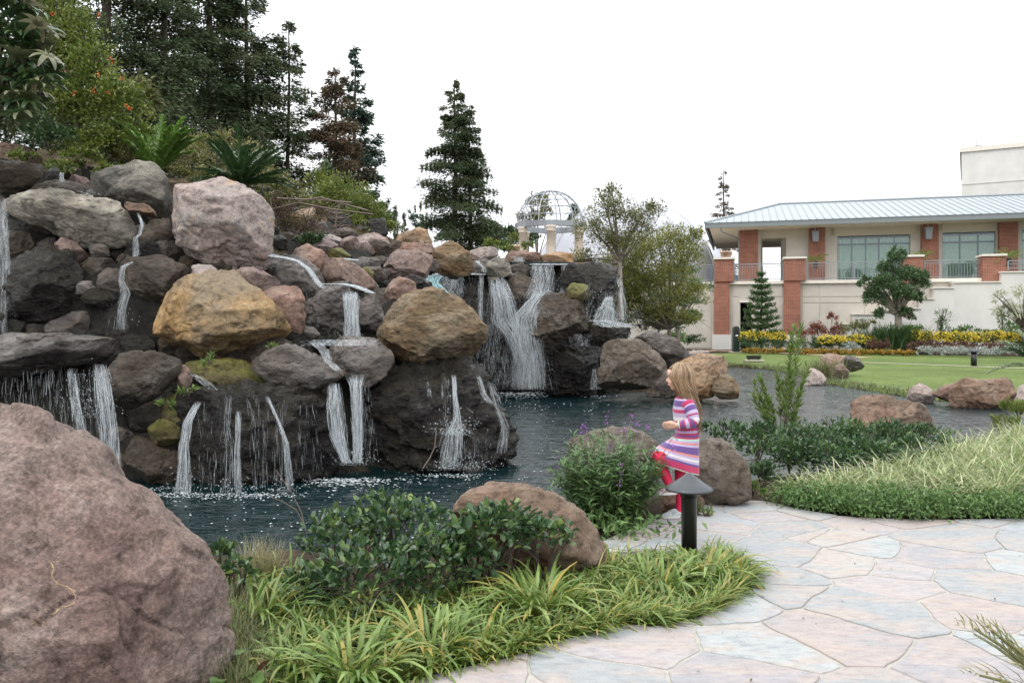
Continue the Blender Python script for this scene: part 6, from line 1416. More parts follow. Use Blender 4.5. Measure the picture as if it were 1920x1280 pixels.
M_twig = flat_mat('dry_twigs', (0.16, 0.125, 0.10), 0.95, var=0.3, scale=5)
M_stem = flat_mat('green_stem', (0.07, 0.085, 0.03), 0.7, var=0.2)
def zg(x, y): return float(height(np.array([x]), np.array([y]))[0])

def plant(name, label, cat, mat, blobs, n, L, Wd, seed, tpl=LEAF2, up=0.4, group=None, part='foliage', stem=6, shell=0.45, spread=0.8, tint=0.5):
    """A shrub: leaves in clumps over a few lobes, and its stems."""
    rg = np.random.default_rng(seed); c0 = np.array(blobs[0][0], float)
    bx = np.mean([b[0][0] for b in blobs]); by = np.mean([b[0][1] for b in blobs]); bz = min(b[0][2] - b[1][2] for b in blobs)
    t = thing(name, label, cat, (bx, by, bz), 0, group)
    mb = MB(); bush(mb, [((b[0][0] - bx, b[0][1] - by, b[0][2] - bz), b[1]) for b in blobs], n, L, Wd, rg, tpl, up, tint, spread, shell)
    f = mb.build(part, LM[mat], t); tag(f, kind='stuff')
    if stem:
        mb = MB()
        for b in blobs: stems(mb, (b[0][0] - bx, b[0][1] - by, b[0][2] - bz - b[1][2] * 0.6), b[1][2] * 2.0, stem, rg, b[1][0] * 0.7, 0.02 * max(0.4, b[1][2]))
        tag(mb.build('stem', M_bark, t), kind='stuff')
    return t

def lobes(d, *l, deep=0.7):
    """Lobes given by column, row, half width and half height in columns at distance d."""
    return [((XPX(px, d + dd), d + dd, ZPX(py, d + dd)), (w / F * d, w / F * d * deep, h / F * d)) for px, py, w, h, dd in l]

# ------------------------------------------------------------------ conifers
def conifer(label, px, d, top, base_z, rad, mat, n_leaf, seed, sparse=0.0, frac=0.08, droop=0.25, leaf=(0.24, 0.055), bark=M_bark, shape=0.85, second=None, lean=0.0, group='tall conifers behind the waterfall', tr=None, nb=None, skirt=None):
    rg = np.random.default_rng(seed); x = XPX(px, d); zt = ZPX(top, d); h = zt - base_z
    t = thing('conifer_tree', label, 'tree', (x, d, base_z), 0, group)
    tr = tr or 0.012 * h + 0.06
    axes = [(0.0, 0.0, h, 1.0)]
    if second: axes.append((XPX(second[0], d) - x, 0.3, ZPX(second[1], d) - base_z, 0.85))
    mbt = MB(); mbl = MB()
    for ax, ay, hh, rs in axes:
        q = np.linspace(0, 1, 12); wob = 0.02 * hh * np.sin(q * 5 + rg.uniform(0, 6)) * q * (1 - q)
        mbt.tube(np.c_[ax + wob + lean * q, ay + wob * 0.5, hh * q - 0.4 * (1 - q)], tr * rs * (1 - 0.93 * q) + 0.012, 8)
        nbr = nb or int(hh * 11); tt = frac + (1 - frac) * np.sort(rg.random(nbr)) ** 0.9
        ln = rad * rs * np.clip(((1 - tt) / (1 - frac)) ** shape, 0.03, 1) * rg.uniform(0.55, 1.15, nbr)
        if skirt: ln *= np.clip(0.55 + (tt - frac) / skirt, 0, 1)
        az = rg.uniform(0, 2 * np.pi, nbr); el = 0.35 * tt + rg.normal(-0.05, 0.16, nbr)
        if sparse: 
            keep = rg.random(nbr) > sparse * 0.5; tt, ln, az, el = tt[keep], ln[keep], az[keep], el[keep]; nbr = len(tt)
        for i in range(nbr):
            s = np.linspace(0, 1, 4)
            X = np.c_[ax + lean * tt[i] + ln[i] * s * math.cos(az[i]), ay + ln[i] * s * math.sin(az[i]), hh * tt[i] + ln[i] * (s * math.sin(el[i]) - droop * s ** 2)]
            mbt.tube(X, np.maximum(0.006, 0.02 * ln[i] * (1 - 0.85 * s)), 3, cap=False)
        w = ln ** 1.15 + 0.05; w /= w.sum(); K = int(n_leaf * rs * 2.3)
        b = rg.choice(nbr, K, p=w); s = rg.random(K) ** 0.62
        s = np.clip(np.round(s * 7 + rg.normal(0, 0.25, K)) / 7, 0.08, 1.03)
        side = rg.normal(0, 0.20, K) * ln[b] * (1.15 - 0.6 * s); vj = rg.normal(0, 0.055, K) * (ln[b] + 0.5) - np.abs(rg.normal(0, 0.05, K))
        ca, sa = np.cos(az[b]), np.sin(az[b])
        pos = np.c_[ax + lean * tt[b] + ln[b] * s * ca - side * sa, ay + ln[b] * s * sa + side * ca, hh * tt[b] + ln[b] * (s * np.sin(el[b]) - droop * s ** 2) + vj]
        dr = np.c_[ca - np.sign(side) * sa * 0.9, sa + np.sign(side) * ca * 0.9, -0.25 + 0 * ca] + rg.normal(0, 0.45, (K, 3))
        rn = 0.55 * rg.random(K) + 0.45 * ((b * 0.6180339) % 1)
        leaves(mbl, pos, dr, leaf[0] * 0.8 * rg.uniform(0.6, 1.4, K), leaf[1] * 0.78 * rg.uniform(0.7, 1.5, K), LEAF2, rn, rg)
    mbt.build('trunk', bark, t, True)
    c = mbl.build('crown', LM[mat], t); tag(c, kind='stuff')
    return t
conifer('tall dark redwood with the thick bare trunk nearest the flowering climber', 200, 26, -260, 4.0, 3.5, 'redwood', 15000, 1, frac=0.05, leaf=(0.24, 0.06), tr=0.33)
conifer('tall dark redwood second from the left behind the cycads', 312, 28, -200, 4.0, 3.6, 'redwood', 17000, 2, frac=0.06, leaf=(0.25, 0.065), tr=0.26)
conifer('tall dark redwood third from the left, its top out of view', 395, 30, -150, 4.0, 3.5, 'redwood', 18000, 3, frac=0.05, leaf=(0.26, 0.065), tr=0.3)
conifer('dark redwood at the right edge of the dense dark grove', 462, 31.5, -70, 4.0, 2.5, 'redwood', 15000, 4, frac=0.05, leaf=(0.25, 0.065), shape=0.6)
conifer('dark conifer filling the left of the grove behind the yellow green climber', 90, 29, -260, 4.0, 3.4, 'redwood', 13000, 5, frac=0.05, leaf=(0.26, 0.065))
conifer('slender open conifer with a visible straight trunk right of the dark grove', 541, 32, 40, 4.0, 1.75, 'redwood', 6500, 6, sparse=0.3, shape=0.55, leaf=(0.24, 0.055), tr=0.12)
conifer('browning bushy conifer between the slender conifer and the blue green pine', 628, 33, 128, 4.0, 2.15, 'brownwood', 12000, 7, shape=0.6, leaf=(0.22, 0.055))
conifer('blue green pine with tufted whorled tips behind the browning conifer', 666, 36, 88, 4.0, 1.75, 'pine', 6500, 8, sparse=0.55, shape=0.75, leaf=(0.3, 0.09), droop=-0.1, nb=95, tr=0.15)
conifer('large twin trunked conifer standing alone behind the middle of the falls', 852, 45, 150, 3.8, 2.6, 'redwood', 13500, 9, shape=0.62, leaf=(0.26, 0.065), second=(880, 195), group='freestanding conifers', sparse=0.1)
conifer('small sparse conifer far behind the left tip of the metal roof', 1357, 75, 318, 4.0, 2.1, 'brownwood', 2600, 10, shape=0.7, sparse=0.4, leaf=(0.32, 0.09), group='freestanding conifers', nb=90)
for i, (px, top, d) in enumerate(((741, 386, 60), (758, 398, 62), (791, 402, 64))):
    conifer(('thin pointed cypress leftmost of three far behind the rim', 'thin pointed cypress in the middle of three far behind the rim', 'thin pointed cypress nearest the twin trunked conifer')[i], px, d, top, 3.5, 0.32, 'redwood', 1500, 20 + i, leaf=(0.25, 0.08), group='distant cypresses', shape=0.5, droop=-0.6)

# ------------------------------------------------------------------ hillside plants on the left
d = 15.0
t = plant('flowering_climber', 'mass of yellow green climber with orange red flowers below the redwoods', 'climber', 'honey',
  lobes(15, (95, 40, 55, 70, .4), (140, 90, 55, 70, .3), (175, 150, 60, 70, 0), (215, 215, 62, 65, -.2), (150, 215, 75, 70, 0), (245, 268, 45, 45, -.4), (115, 130, 60, 90, .2), (180, 280, 70, 40, -.3), (80, -40, 60, 70, .5), (60, 200, 60, 80, .2)), 24000, 0.085, 0.042, 31, up=0.2)
t_loc = t.location.copy(); rg = np.random.default_rng(33)
for px, py in ((55, 3), (100, 25), (187, 30), (121, 133), (209, 112), (139, 176), (176, 169), (205, 175), (236, 199), (184, 140), (228, 148), (243, 205)):
    p = P(px, py, 13.9); mb = MB(); k = 10
    pos = np.array(p - t_loc) + rg.normal(0, 0.02, (k, 3)); leaves(mb, pos, rg.normal(0, 1, (k, 3)) + np.array([0, -0.6, 0.2]), 0.04, 0.02, LEAF2, None, rg); mb.build('flower', LM['red'], t)
# big leaved tree at the left edge
rg = np.random.default_rng(35)
SC = thing('umbrella_tree', 'large leaved dark tree hanging into the left edge of the view', 'tree', (XPX(-40, 12), 12, 3.8))
mb = MB(); so = np.array(SC.location)
for k in range(9):
    tip = np.array(P(rg.uniform(-40, 90), rg.uniform(0, 220), 11.6 + rg.uniform(-.3, .5))) - so; s = np.linspace(0, 1, 6)[:, None]
    mb.tube(tip * s + np.array([0, 0, 0.4]) * np.sin(s * np.pi), 0.035 * (1 - 0.75 * s[:, 0]), 5)
mb.build('trunk', M_bark, SC, True)
pal = []
for v in range(5):
    mb = MB(); m = 7
    az = np.linspace(0, 2 * np.pi, m, endpoint=False) + rg.uniform(0, 1); V, Fa, nf = ribbon(m, rg, np.zeros((m, 3)), az, rg.uniform(0.2, 0.27, m), rg.uniform(0.062, 0.08, m), np.full(m, rg.uniform(-0.1, 0.3)), rg.uniform(0.8, 1.3, m), 5, 0.12)
    mb.add(V, Fa); mb.tube([(0, 0, 0), (0.02, 0.02, 0.12)], 0.006, 4); pal.append(mesh_from('leaf', mb, LM['scheff'], True))
for k in range(230):
    px = rg.uniform(-60, 105); py = rg.uniform(-40, 235)
    if px > 60 + 50 * math.sin(py / 235 * 3.1) or (py > 200 and px > 40): continue
    p = np.array(P(px, py, 11.3 + rg.uniform(-0.3, 0.8))) - so
    o = link('leaf', pal[k % 5], SC); o.location = p; o.rotation_euler = (rg.uniform(-0.3, 0.7), rg.uniform(-0.4, 0.4), rg.uniform(0, 6.28)); o.scale = (1,) * 3 if k % 3 else (1.2,) * 3
plant('shrub', 'deep green shadowy undergrowth below the large leaved tree at left', 'shrub', 'deep', lobes(14, (20, 240, 70, 45, .3), (90, 262, 55, 35, .2), (-30, 200, 60, 70, .4), (30, 160, 60, 60, 1.2)), 5200, 0.09, 0.045, 37)
plant('shrub', 'drooping big leaved shrub at the right tip of the yellow green climber', 'shrub', 'olive', lobes(15.5, (255, 175, 32, 32, 0), (275, 190, 18, 25, 0)), 700, 0.17, 0.06, 38, up=-0.9, tpl=LEAF4)
plant('ivy_patch', 'trailing green ivy over the brown rocks at the upper left', 'ivy', 'honey', lobes(13.6, (40, 295, 26, 14, 0), (105, 318, 40, 12, -.2), (150, 300, 40, 18, .4), (200, 318, 30, 14, .3)), 1700, 0.07, 0.04, 39, stem=0)
plant('shrub', 'dull olive undergrowth between the ivy and the bright cycad', 'shrub', 'olive', lobes(15.3, (205, 300, 38, 24, 0), (245, 318, 30, 22, 0), (300, 330, 40, 20, .2), (360, 330, 40, 20, .5)), 2600, 0.085, 0.035, 40)
plant('shrub', 'brown and olive brush behind the dark cycad', 'shrub', 'olive', lobes(19, (420, 285, 60, 36, 0), (470, 330, 60, 40, 0), (520, 360, 50, 34, 0), (350, 300, 60, 45, 1), (560, 375, 45, 30, .5), (440, 370, 70, 40, -1)), 6000, 0.10, 0.045, 41)
plant('shrub', 'yellow green bushy slope right of the dry brush', 'shrub', 'honey', lobes(22, (640, 385, 60, 55, 0), (600, 350, 30, 35, .5), (690, 410, 45, 36, 0), (720, 432, 28, 22, 0), (645, 425, 55, 30, -.5), (590, 400, 50, 40, .3)), 8500, 0.10, 0.045, 42)
plant('shrub', 'small upright dark green shrub above the yellow green slope', 'shrub', 'deep', lobes(23, (612, 345, 16, 38, 0), (625, 370, 18, 25, 0)), 1200, 0.11, 0.04, 43)
t = plant('dry_shrub', 'tangle of dry leafless brush to the right of the great pink boulder', 'shrub', 'dry', lobes(15.7, (535, 420, 38, 38, 0), (580, 435, 36, 28, 0), (520, 390, 22, 28, 0), (600, 405, 30, 18, .4), (560, 455, 40, 16, -.3)), 2600, 0.06, 0.022, 44, stem=26, shell=0.8)
rg = np.random.default_rng(45); mb = MB(); o0 = np.array(t.location)
for k in range(150):
    a = np.array(P(rg.uniform(500, 640), rg.uniform(395, 468), 16.2 + rg.uniform(-.5, .5))) - o0; q = rg.normal(0, 1, 3); q[2] = abs(q[2]) * 0.5; L = rg.uniform(0.25, 0.8); s = np.linspace(0, 1, 5)[:, None]
    mb.tube(a + norm(q) * L * s + rg.normal(0, 0.05, 3) * np.sin(s * 3), 0.009 * (1 - 0.7 * s[:, 0]), 3, cap=False)
for pts in ([(500, 395), (560, 380), (620, 392), (700, 402)], [(520, 372), (600, 375), (660, 380)], [(507, 372), (515, 430), (540, 470)], [(640, 375), (632, 400), (628, 425)], [(560, 378), (600, 370), (690, 395)]):
    X = np.array([np.array(P(a, b, 15.6)) for a, b in pts]) - o0; mb.tube(X, 0.016, 4)
mb.build('dead_branches', M_twig, t)
plant('shrub', 'green leafy plant low in front of the dry brush', 'shrub', 'deep', lobes(14.6, (580, 455, 26, 18, 0), (596, 470, 18, 12, 0)), 700, 0.08, 0.045, 46)
plant('shrub', 'reddish leaved brush on the slope above the rim rocks', 'shrub', 'redbush', lobes(24, (700, 438, 40, 12, 0), (660, 440, 40, 12, 0)), 900, 0.09, 0.04, 47)

def cycad(label, px, py, d, mat, n, L, e0, curl, seed, wd=0.20, azr=(0, 6.28), name='cycad', group='cycads above the waterfall', bias=0.0, spread=0.12, base_z=None, nl=26, lw=0.022):
    rg = np.random.default_rng(seed); p = P(px, py, d)
    t = thing(name, label, name.replace('_', ' '), tuple(p), 0, group)
    mb = MB(); mb.lathe([(0, -0.4), (0.14, -0.4), (0.16, -0.1), (0.12, 0.05), (0, 0.1)], n=10); mb.build('trunk', M_bark, t)
    for k in range(n):
        az = azr[0] + (azr[1] - azr[0]) * (k + rg.uniform(0, 0.6)) / n; e = e0[0] + (e0[1] - e0[0]) * rg.random(); c = curl[0] + (curl[1] - curl[0]) * rg.random()
        l = L * rg.uniform(0.85, 1.1); s = np.linspace(0, 1, nl); el = e - c * s ** 1.4
        X = np.cumsum(np.c_[np.cos(el) * math.cos(az), np.cos(el) * math.sin(az), np.sin(el)] * l / nl, 0)
        mb = MB(); mb.tube(X[::3], 0.010 * (1 - 0.7 * s[::3]), 4)
        T = np.gradient(X, axis=0); T = norm(T); sd = np.array([-math.sin(az), math.cos(az), 0]); up = np.cross(T, sd) * -1
        ok = s > 0.12
        for sg in (-1, 1):
            D = T[ok] * 0.75 + sg * sd * 0.85 + np.array([0, 0, 0.22]) + rg.normal(0, spread, (ok.sum(), 3))
            ll = wd * np.sin(np.pi * np.clip(0.18 + 0.80 * s[ok], 0, 1)) ** 0.6
            leaves(mb, X[ok], D, ll, lw, LEAF2, np.clip(rg.normal(0.5, 0.25, ok.sum()), 0, 1), rg, roll=0.15)
        mb.build('frond', LM[mat], t)
    return t
cycad('bright green cycad with upright fronds behind the tan boulder', 292, 330, 14.2, 'cyc1', 18, 1.12, (0.7, 1.5), (0.05, 0.6), 51, wd=0.2, lw=0.085, nl=44, azr=(-0.9, 3.6))
cycad('dark green cycad with arching fronds behind the great pink boulder', 452, 352, 13.6, 'cyc2', 46, 1.0, (0.15, 1.45), (0.2, 1.1), 52, wd=0.16, lw=0.05, nl=42)
cycad('brownish small cycad left of the bright green one', 252, 318, 14.6, 'dry', 10, 0.6, (0.6, 1.3), (0.3, 1.0), 53, wd=0.14, nl=16)

# ------------------------------------------------------------------ trees in the middle distance
def broadleaf(label, px, base_py, d, base_z, crown, mat, n, L, Wd, seed, trunk_r=0.1, bark=M_bark2, limbs=9, group=None, name='broadleaf_tree', tpl=LEAF2, shell=0.6, fork=0.35, up=0.2, spread=0.9):
    rg = np.random.default_rng(seed); x = XPX(px, d)
    t = thing(name, label, 'tree', (x, d, base_z), 0, group); o0 = np.array([x, d, base_z])
    cen = [np.array(c) - o0 for c, r in crown]; mb = MB()
    top = max(c[2] for c in cen); fk = np.array([0, 0, top * fork])
    mb.tube([(0, 0, -0.3), (0.03, 0, fk[2] * 0.5), tuple(fk)], [trunk_r * 1.25, trunk_r, trunk_r * 0.8], 8)
    for i, (c, (cc, r)) in enumerate(zip(cen, crown)):
        for j in range(max(2, limbs // len(crown))):
            e = c + rg.normal(0, 0.45, 3) * np.array(r); s = np.linspace(0, 1, 6)[:, None]
            mid = fk * 0.5 + e * 0.5 + np.array([0, 0, 0.12 * np.linalg.norm(e - fk)])
            X = (1 - s) ** 2 * fk + 2 * s * (1 - s) * mid + s ** 2 * e; mb.tube(X, trunk_r * 0.5 * (1 - 0.85 * s[:, 0]) + 0.004, 5)
            for q in range(3):
                a = X[2 + q]; e2 = a + rg.normal(0, 0.5, 3) * np.array(r); mb.tube([a, (a + e2) / 2 + rg.normal(0, 0.05, 3), e2], [trunk_r * 0.16, trunk_r * 0.1, 0.004], 3)
    mb.build('trunk', bark, t, True)
    mb = MB(); bush(mb, [(tuple(c), r) for c, (cc, r) in zip(cen, crown)], n, L, Wd, rg, tpl, up, 0.4, spread, shell)
    tag(mb.build('crown', LM[mat], t), kind='stuff'); return t
broadleaf('airy round topped tree with a forked trunk in front of the white tent', 1162, 620, 30, -0.3, lobes(30, (1155, 400, 50, 40, 0), (1200, 425, 45, 45, .3), (1112, 435, 40, 45, -.2), (1160, 460, 60, 40, 0), (1225, 395, 25, 25, .3), (1090, 490, 30, 28, 0), (1140, 365, 30, 20, 0)), 'airy', 9500, 0.10, 0.045, 61, 0.11, limbs=16, fork=0.62, shell=0.75)
broadleaf('dense low spreading yellow olive tree beside the right falls', 1255, 640, 32, -0.3, lobes(32, (1230, 535, 75, 60, 0), (1165, 525, 62, 55, 0), (1130, 545, 45, 50, 0), (1200, 480, 60, 45, .3), (1150, 605, 45, 26, 0), (1280, 600, 36, 22, -.3), (1280, 500, 42, 55, .2), (1165, 575, 42, 40, -.3), (1215, 592, 65, 32, 0), (1180, 560, 50, 50, -.4), (1285, 560, 40, 40, 0), (1260, 455, 40, 35, .5), (1300, 450, 22, 28, .3), (1120, 520, 30, 22, 0)), 'airy2', 30000, 0.12, 0.05, 62, 0.1, limbs=20, fork=0.3, shell=0.5)
broadleaf('dark green flat branched juniper between the olive tree and the retaining wall', 1270, 645, 37, -0.25, lobes(37, (1285, 570, 40, 14, 0), (1310, 540, 25, 18, 0), (1250, 590, 45, 12, -.4), (1305, 592, 26, 10, 0), (1240, 560, 40, 20, .3), (1295, 515, 20, 14, .4)), 'juni', 4600, 0.13, 0.05, 63, 0.12, limbs=12, fork=0.4)
plant('shrub', 'clipped round green shrub at the foot of the retaining wall', 'shrub', 'cover', lobes(40, (1262, 638, 26, 15, 0)), 1300, 0.09, 0.06, 64, group='low shrubs by the retaining wall')
plant('shrub', 'dark spreading shrub left of the first brick pillar', 'shrub', 'deep', lobes(45, (1305, 638, 20, 10, 0), (1290, 643, 14, 8, 0)), 900, 0.11, 0.06, 65, group='low shrubs by the retaining wall')
plant('shrub', 'shadowy bushes under the spreading olive tree', 'shrub', 'deep', lobes(33, (1235, 615, 45, 16, 0), (1200, 605, 30, 18, 0)), 1800, 0.1, 0.05, 66)
# Norfolk pine
rg = np.random.default_rng(67); dN = 46.0; xN = XPX(1427, dN); hN = ZPX(512, dN) + 0.2
NP_ = thing('norfolk_pine', 'young tiered pine in front of the dark doorway', 'tree', (xN, dN, -0.2))
mb = MB(); mb.tube([(0, 0, -0.2), (0.02, 0, hN * 0.5), (0, 0, hN)], [0.08, 0.05, 0.012], 7); mbl = MB()
for k, t_ in enumerate(np.linspace(0.14, 0.98, 11)):
    L = 1.25 * (1 - t_) ** 0.75 + 0.1
    for j in range(7):
        az = j * 2 * math.pi / 7 + k * 0.5 + rg.normal(0, 0.1); e = 0.12 + 0.35 * t_; s = np.linspace(0, 1, 6)
        X = np.c_[L * s * math.cos(az), L * s * math.sin(az), hN * t_ + L * (0.05 * s + 0.22 * s ** 2 * (1 if t_ > .3 else .6))]; mb.tube(X, 0.018 * (1 - 0.7 * s), 4)
        K = int(150 * L) + 20; u = rg.random(K) ** 0.8; pos = np.c_[np.interp(u, s, X[:, 0]), np.interp(u, s, X[:, 1]), np.interp(u, s, X[:, 2])] + rg.normal(0, 0.05, (K, 3))
        leaves(mbl, pos, np.array([math.cos(az), math.sin(az), 0.5]) * 0.6 + rg.normal(0, 0.5, (K, 3)), 0.17, 0.05, LEAF2, None, rg)
mb.build('trunk', M_bark, NP_, True); tag(mbl.build('crown', LM['norfolk'], NP_), kind='stuff')
broadleaf('twisted juniper with dense green tufts on a pale trunk in the flower bed', 1684, 663, 43.5, -0.2, lobes(43.5, (1682, 485, 16, 20, 0), (1660, 505, 16, 16, .2), (1700, 520, 26, 20, 0), (1660, 535, 28, 20, -.2), (1725, 530, 17, 20, 0), (1690, 552, 24, 18, -.3), (1640, 560, 18, 24, 0), (1715, 558, 16, 16, .2), (1625, 525, 9, 9, 0), (1733, 520, 9, 12, 0), (1690, 585, 20, 12, 0), (1650, 590, 12, 12, 0), (1612, 535, 8, 10, 0), (1710, 595, 8, 8, 0)), 'juni', 16000, 0.15, 0.07, 68, 0.22, limbs=28, fork=0.42, shell=0.5, name='juniper_tree')
# bare wispy tree at the right edge
broadleaf('contorted nearly bare tree with pale wispy leaves at the right edge', 1918, 650, 40, -0.2, lobes(40, (1890, 590, 26, 22, 0), (1870, 560, 20, 12, .3), (1915, 560, 22, 30, 0), (1935, 600, 24, 30, 0)), 'pale', 900, 0.28, 0.03, 69, 0.08, M_bark, 18, fork=0.5, up=-0.6, name='weeping_tree')
# beds by the building
def at(px, d, zz=-0.2): return (XPX(px, d), d, zz)
def bed(name, label, cat, mat, px0, px1, d0, d1, h, w, n, L, Wd, seed, group=None, z0=-0.22, top=None, k=7, **kw):
    bl = []
    rg = np.random.default_rng(seed)
    for i in range(k):
        f = (i + 0.5) / k; px = px0 + (px1 - px0) * f; d = d0 + (d1 - d0) * f
        bl.append(((XPX(px, d), d, z0 + h * 0.5), (abs(px1 - px0) / F * d / k * 0.75, w, h * 0.52 * rg.uniform(0.9, 1.1))))
    t = plant(name, label, cat, mat, bl, n, L, Wd, seed, group=group, stem=0, **kw)
    if top:
        mb = MB(); o0 = np.array(t.location); m = n // 2
        i = rg.integers(0, k, m); cc = np.array([b[0] for b in bl])[i]; rr = np.array([b[1] for b in bl])[i]
        q = norm(rg.normal(size=(m, 3))); q[:, 2] = np.abs(q[:, 2]) * 0.75 + 0.25; pos = cc + q * rr * rg.uniform(0.9, 1.15, (m, 1)) - o0
        leaves(mb, pos, q + rg.normal(0, 0.5, (m, 3)), L * 1.1, Wd * 1.4, LEAF2, None, rg); tag(mb.build('flowers', LM[top], t), kind='stuff')
    return t
bed('flower_hedge', 'green hedge with yellow flowers right of the green pedestal', 'hedge', 'deep', 1388, 1470, 45.5, 45, 1.0, 0.6, 2200, 0.12, 0.06, 71, top='yellow', z0=-0.1)
bed('clipped_hedge', 'row of dark round clipped shrubs in front of the yellow flowers', 'hedge', 'deep', 1392, 1560, 44.6, 44, 0.85, 0.45, 3600, 0.10, 0.06, 72, k=7)
bed('flower_hedge', 'bright yellow flowered bushes between the clipped shrubs and the juniper', 'hedge', 'deep', 1540, 1640, 44, 43, 0.95, 0.5, 2400, 0.12, 0.06, 73, top='yellow', k=5)
bed('shrub', 'small grey green shrub among the yellow bushes', 'shrub', 'silver', 1582, 1606, 42.6, 42.4, 0.7, 0.4, 500, 0.1, 0.05, 74, k=1)
bed('shrub', 'maroon leaved low shrub left of the juniper trunk', 'shrub', 'maroon', 1630, 1668, 42.3, 42, 0.8, 0.4, 900, 0.1, 0.05, 75, k=3)
bed('flower_border', 'low border of orange flowers along the far lawn', 'flower bed', 'orangef', 1392, 1715, 43.5, 40.6, 0.32, 0.4, 6500, 0.10, 0.07, 76, k=16, z0=-0.24)
bed('flower_hedge', 'long bright yellow flowered hedge right of the juniper', 'hedge', 'deep', 1705, 1960, 43, 40.2, 1.15, 0.5, 5200, 0.12, 0.06, 77, top='yellow', k=10)
bed('maroon_hedge', 'maroon leaved hedge in front of the long yellow hedge', 'hedge', 'maroon', 1708, 1940, 41.9, 39.6, 0.72, 0.4, 4200, 0.1, 0.05, 78, k=9)
bed('silver_hedge', 'low clipped silver grey hedge at the back of the lawn', 'hedge', 'silver', 1724, 1912, 40.2, 38.6, 0.55, 0.36, 5200, 0.075, 0.045, 79, k=9)
plant('shrub', 'red and green shrub in front of the second brick pillar', 'shrub', 'redbush', lobes(46, (1535, 622, 22, 18, 0), (1565, 625, 20, 18, 0), (1510, 628, 18, 12, 0), (1560, 600, 12, 14, 0)), 1900, 0.15, 0.05, 80)
plant('shrub', 'sparse twiggy shrub against the pale stair wall', 'shrub', 'sage', lobes(43.5, (1765, 605, 26, 26, 0), (1770, 625, 24, 14, 0)), 600, 0.12, 0.06, 81, shell=1.0, stem=10)
plant('shrub', 'leafy green shrub row behind the long yellow hedge', 'shrub', 'cover', lobes(43.3, (1810, 625, 30, 14, 0), (1850, 630, 30, 12, 0), (1700, 622, 36, 14, 0), (1900, 625, 34, 20, -.5), (1880, 600, 14, 26, -.5)), 2600, 0.15, 0.06, 82)
plant('shrub', 'loose green shrub behind the yellow bushes at the wall', 'shrub', 'olive', lobes(45, (1600, 620, 26, 18, 0), (1625, 615, 22, 16, 0)), 900, 0.14, 0.06, 83)
rg = np.random.default_rng(84); mb = MB(); N = 1500; dG = 43.2
b_ = np.c_[rg.normal(XPX(1672, dG), 0.7, N), rg.normal(dG, 0.4, N), np.full(N, -0.2)]; V, Fa, nf = ribbon(N, rg, b_, rg.uniform(0, 6.28, N), rg.uniform(1.1, 1.9, N), rg.uniform(0.025, 0.05, N), rg.uniform(1.1, 1.5, N), rg.uniform(0.2, 1.3, N), 4)
mb.add(V, Fa, np.repeat(rg.random(N) * 0.6, nf)); tag(mb.build('tall_grass', LM['norfolk'], None), kind='stuff')
for i, px in enumerate((1530, 1728, 1892)):
    cycad(('fern palm on the balcony behind the second brick pillar', 'fern palm on the balcony behind the third brick pillar', 'fern palm on the balcony behind the fourth brick pillar')[i], px, (492, 487, 486)[i], (51.3, 48.4, 46.3)[i], 'cyc1', 12, 1.0, (0.3, 1.2), (0.5, 1.4), 90 + i, wd=0.3, nl=12, name='potted_palm', group='palms on the balcony', lw=0.05)
# background greenery behind the rim and gazebo
plant('tree_row', 'dark green bank of trees behind the rim left of the gazebo', 'trees', 'deep', lobes(50, (905, 440, 30, 18, 0), (945, 445, 30, 18, 0), (985, 450, 30, 20, 0), (925, 460, 40, 20, -2)), 3600, 0.25, 0.12, 95)
plant('shrub', 'bushy yellow green plant growing in the terracotta planter', 'shrub', 'honey', lobes(37.5, (962, 451, 15, 12, 0)), 500, 0.12, 0.03, 96)
plant('shrub', 'rose bushes between the twin conifer and the planter', 'shrub', 'honey', lobes(36, (925, 462, 24, 14, 0), (990, 465, 14, 12, 0), (945, 470, 20, 10, 0)), 1300, 0.11, 0.06, 97)
broadleaf('tree seen through the left half of the wire dome', 1008, 440, 62, 4.0, lobes(62, (1010, 390, 22, 26, 0), (1000, 412, 26, 18, 0)), 'olive', 1500, 0.28, 0.12, 98, 0.12, limbs=6)
broadleaf('small tree seen through the right half of the wire dome', 1074, 440, 64, 4.0, lobes(64, (1074, 398, 12, 14, 0), (1078, 412, 12, 10, 0)), 'deep', 700, 0.28, 0.1, 99, 0.1, limbs=6)
broadleaf('thin far tree left of the twin trunked conifer', 772, 450, 62, 3.5, lobes(62, (772, 412, 16, 14, 0), (790, 428, 14, 10, 0)), 'pine', 420, 0.3, 0.1, 100, 0.08, limbs=6, shell=0.9)
broadleaf('far tree between the tent and the building column', 1362, 480, 80, 4.0, lobes(80, (1362, 462, 12, 10, 0)), 'pine', 400, 0.3, 0.12, 101, 0.1, limbs=4)
# ------------------------------------------------------------------ near planting
def gpos(px, py, z=0.0):
    d = (CH - z) * F / (py - HZ); return np.array([(px - 960) / F * d, d, z])
rg = np.random.default_rng(201)
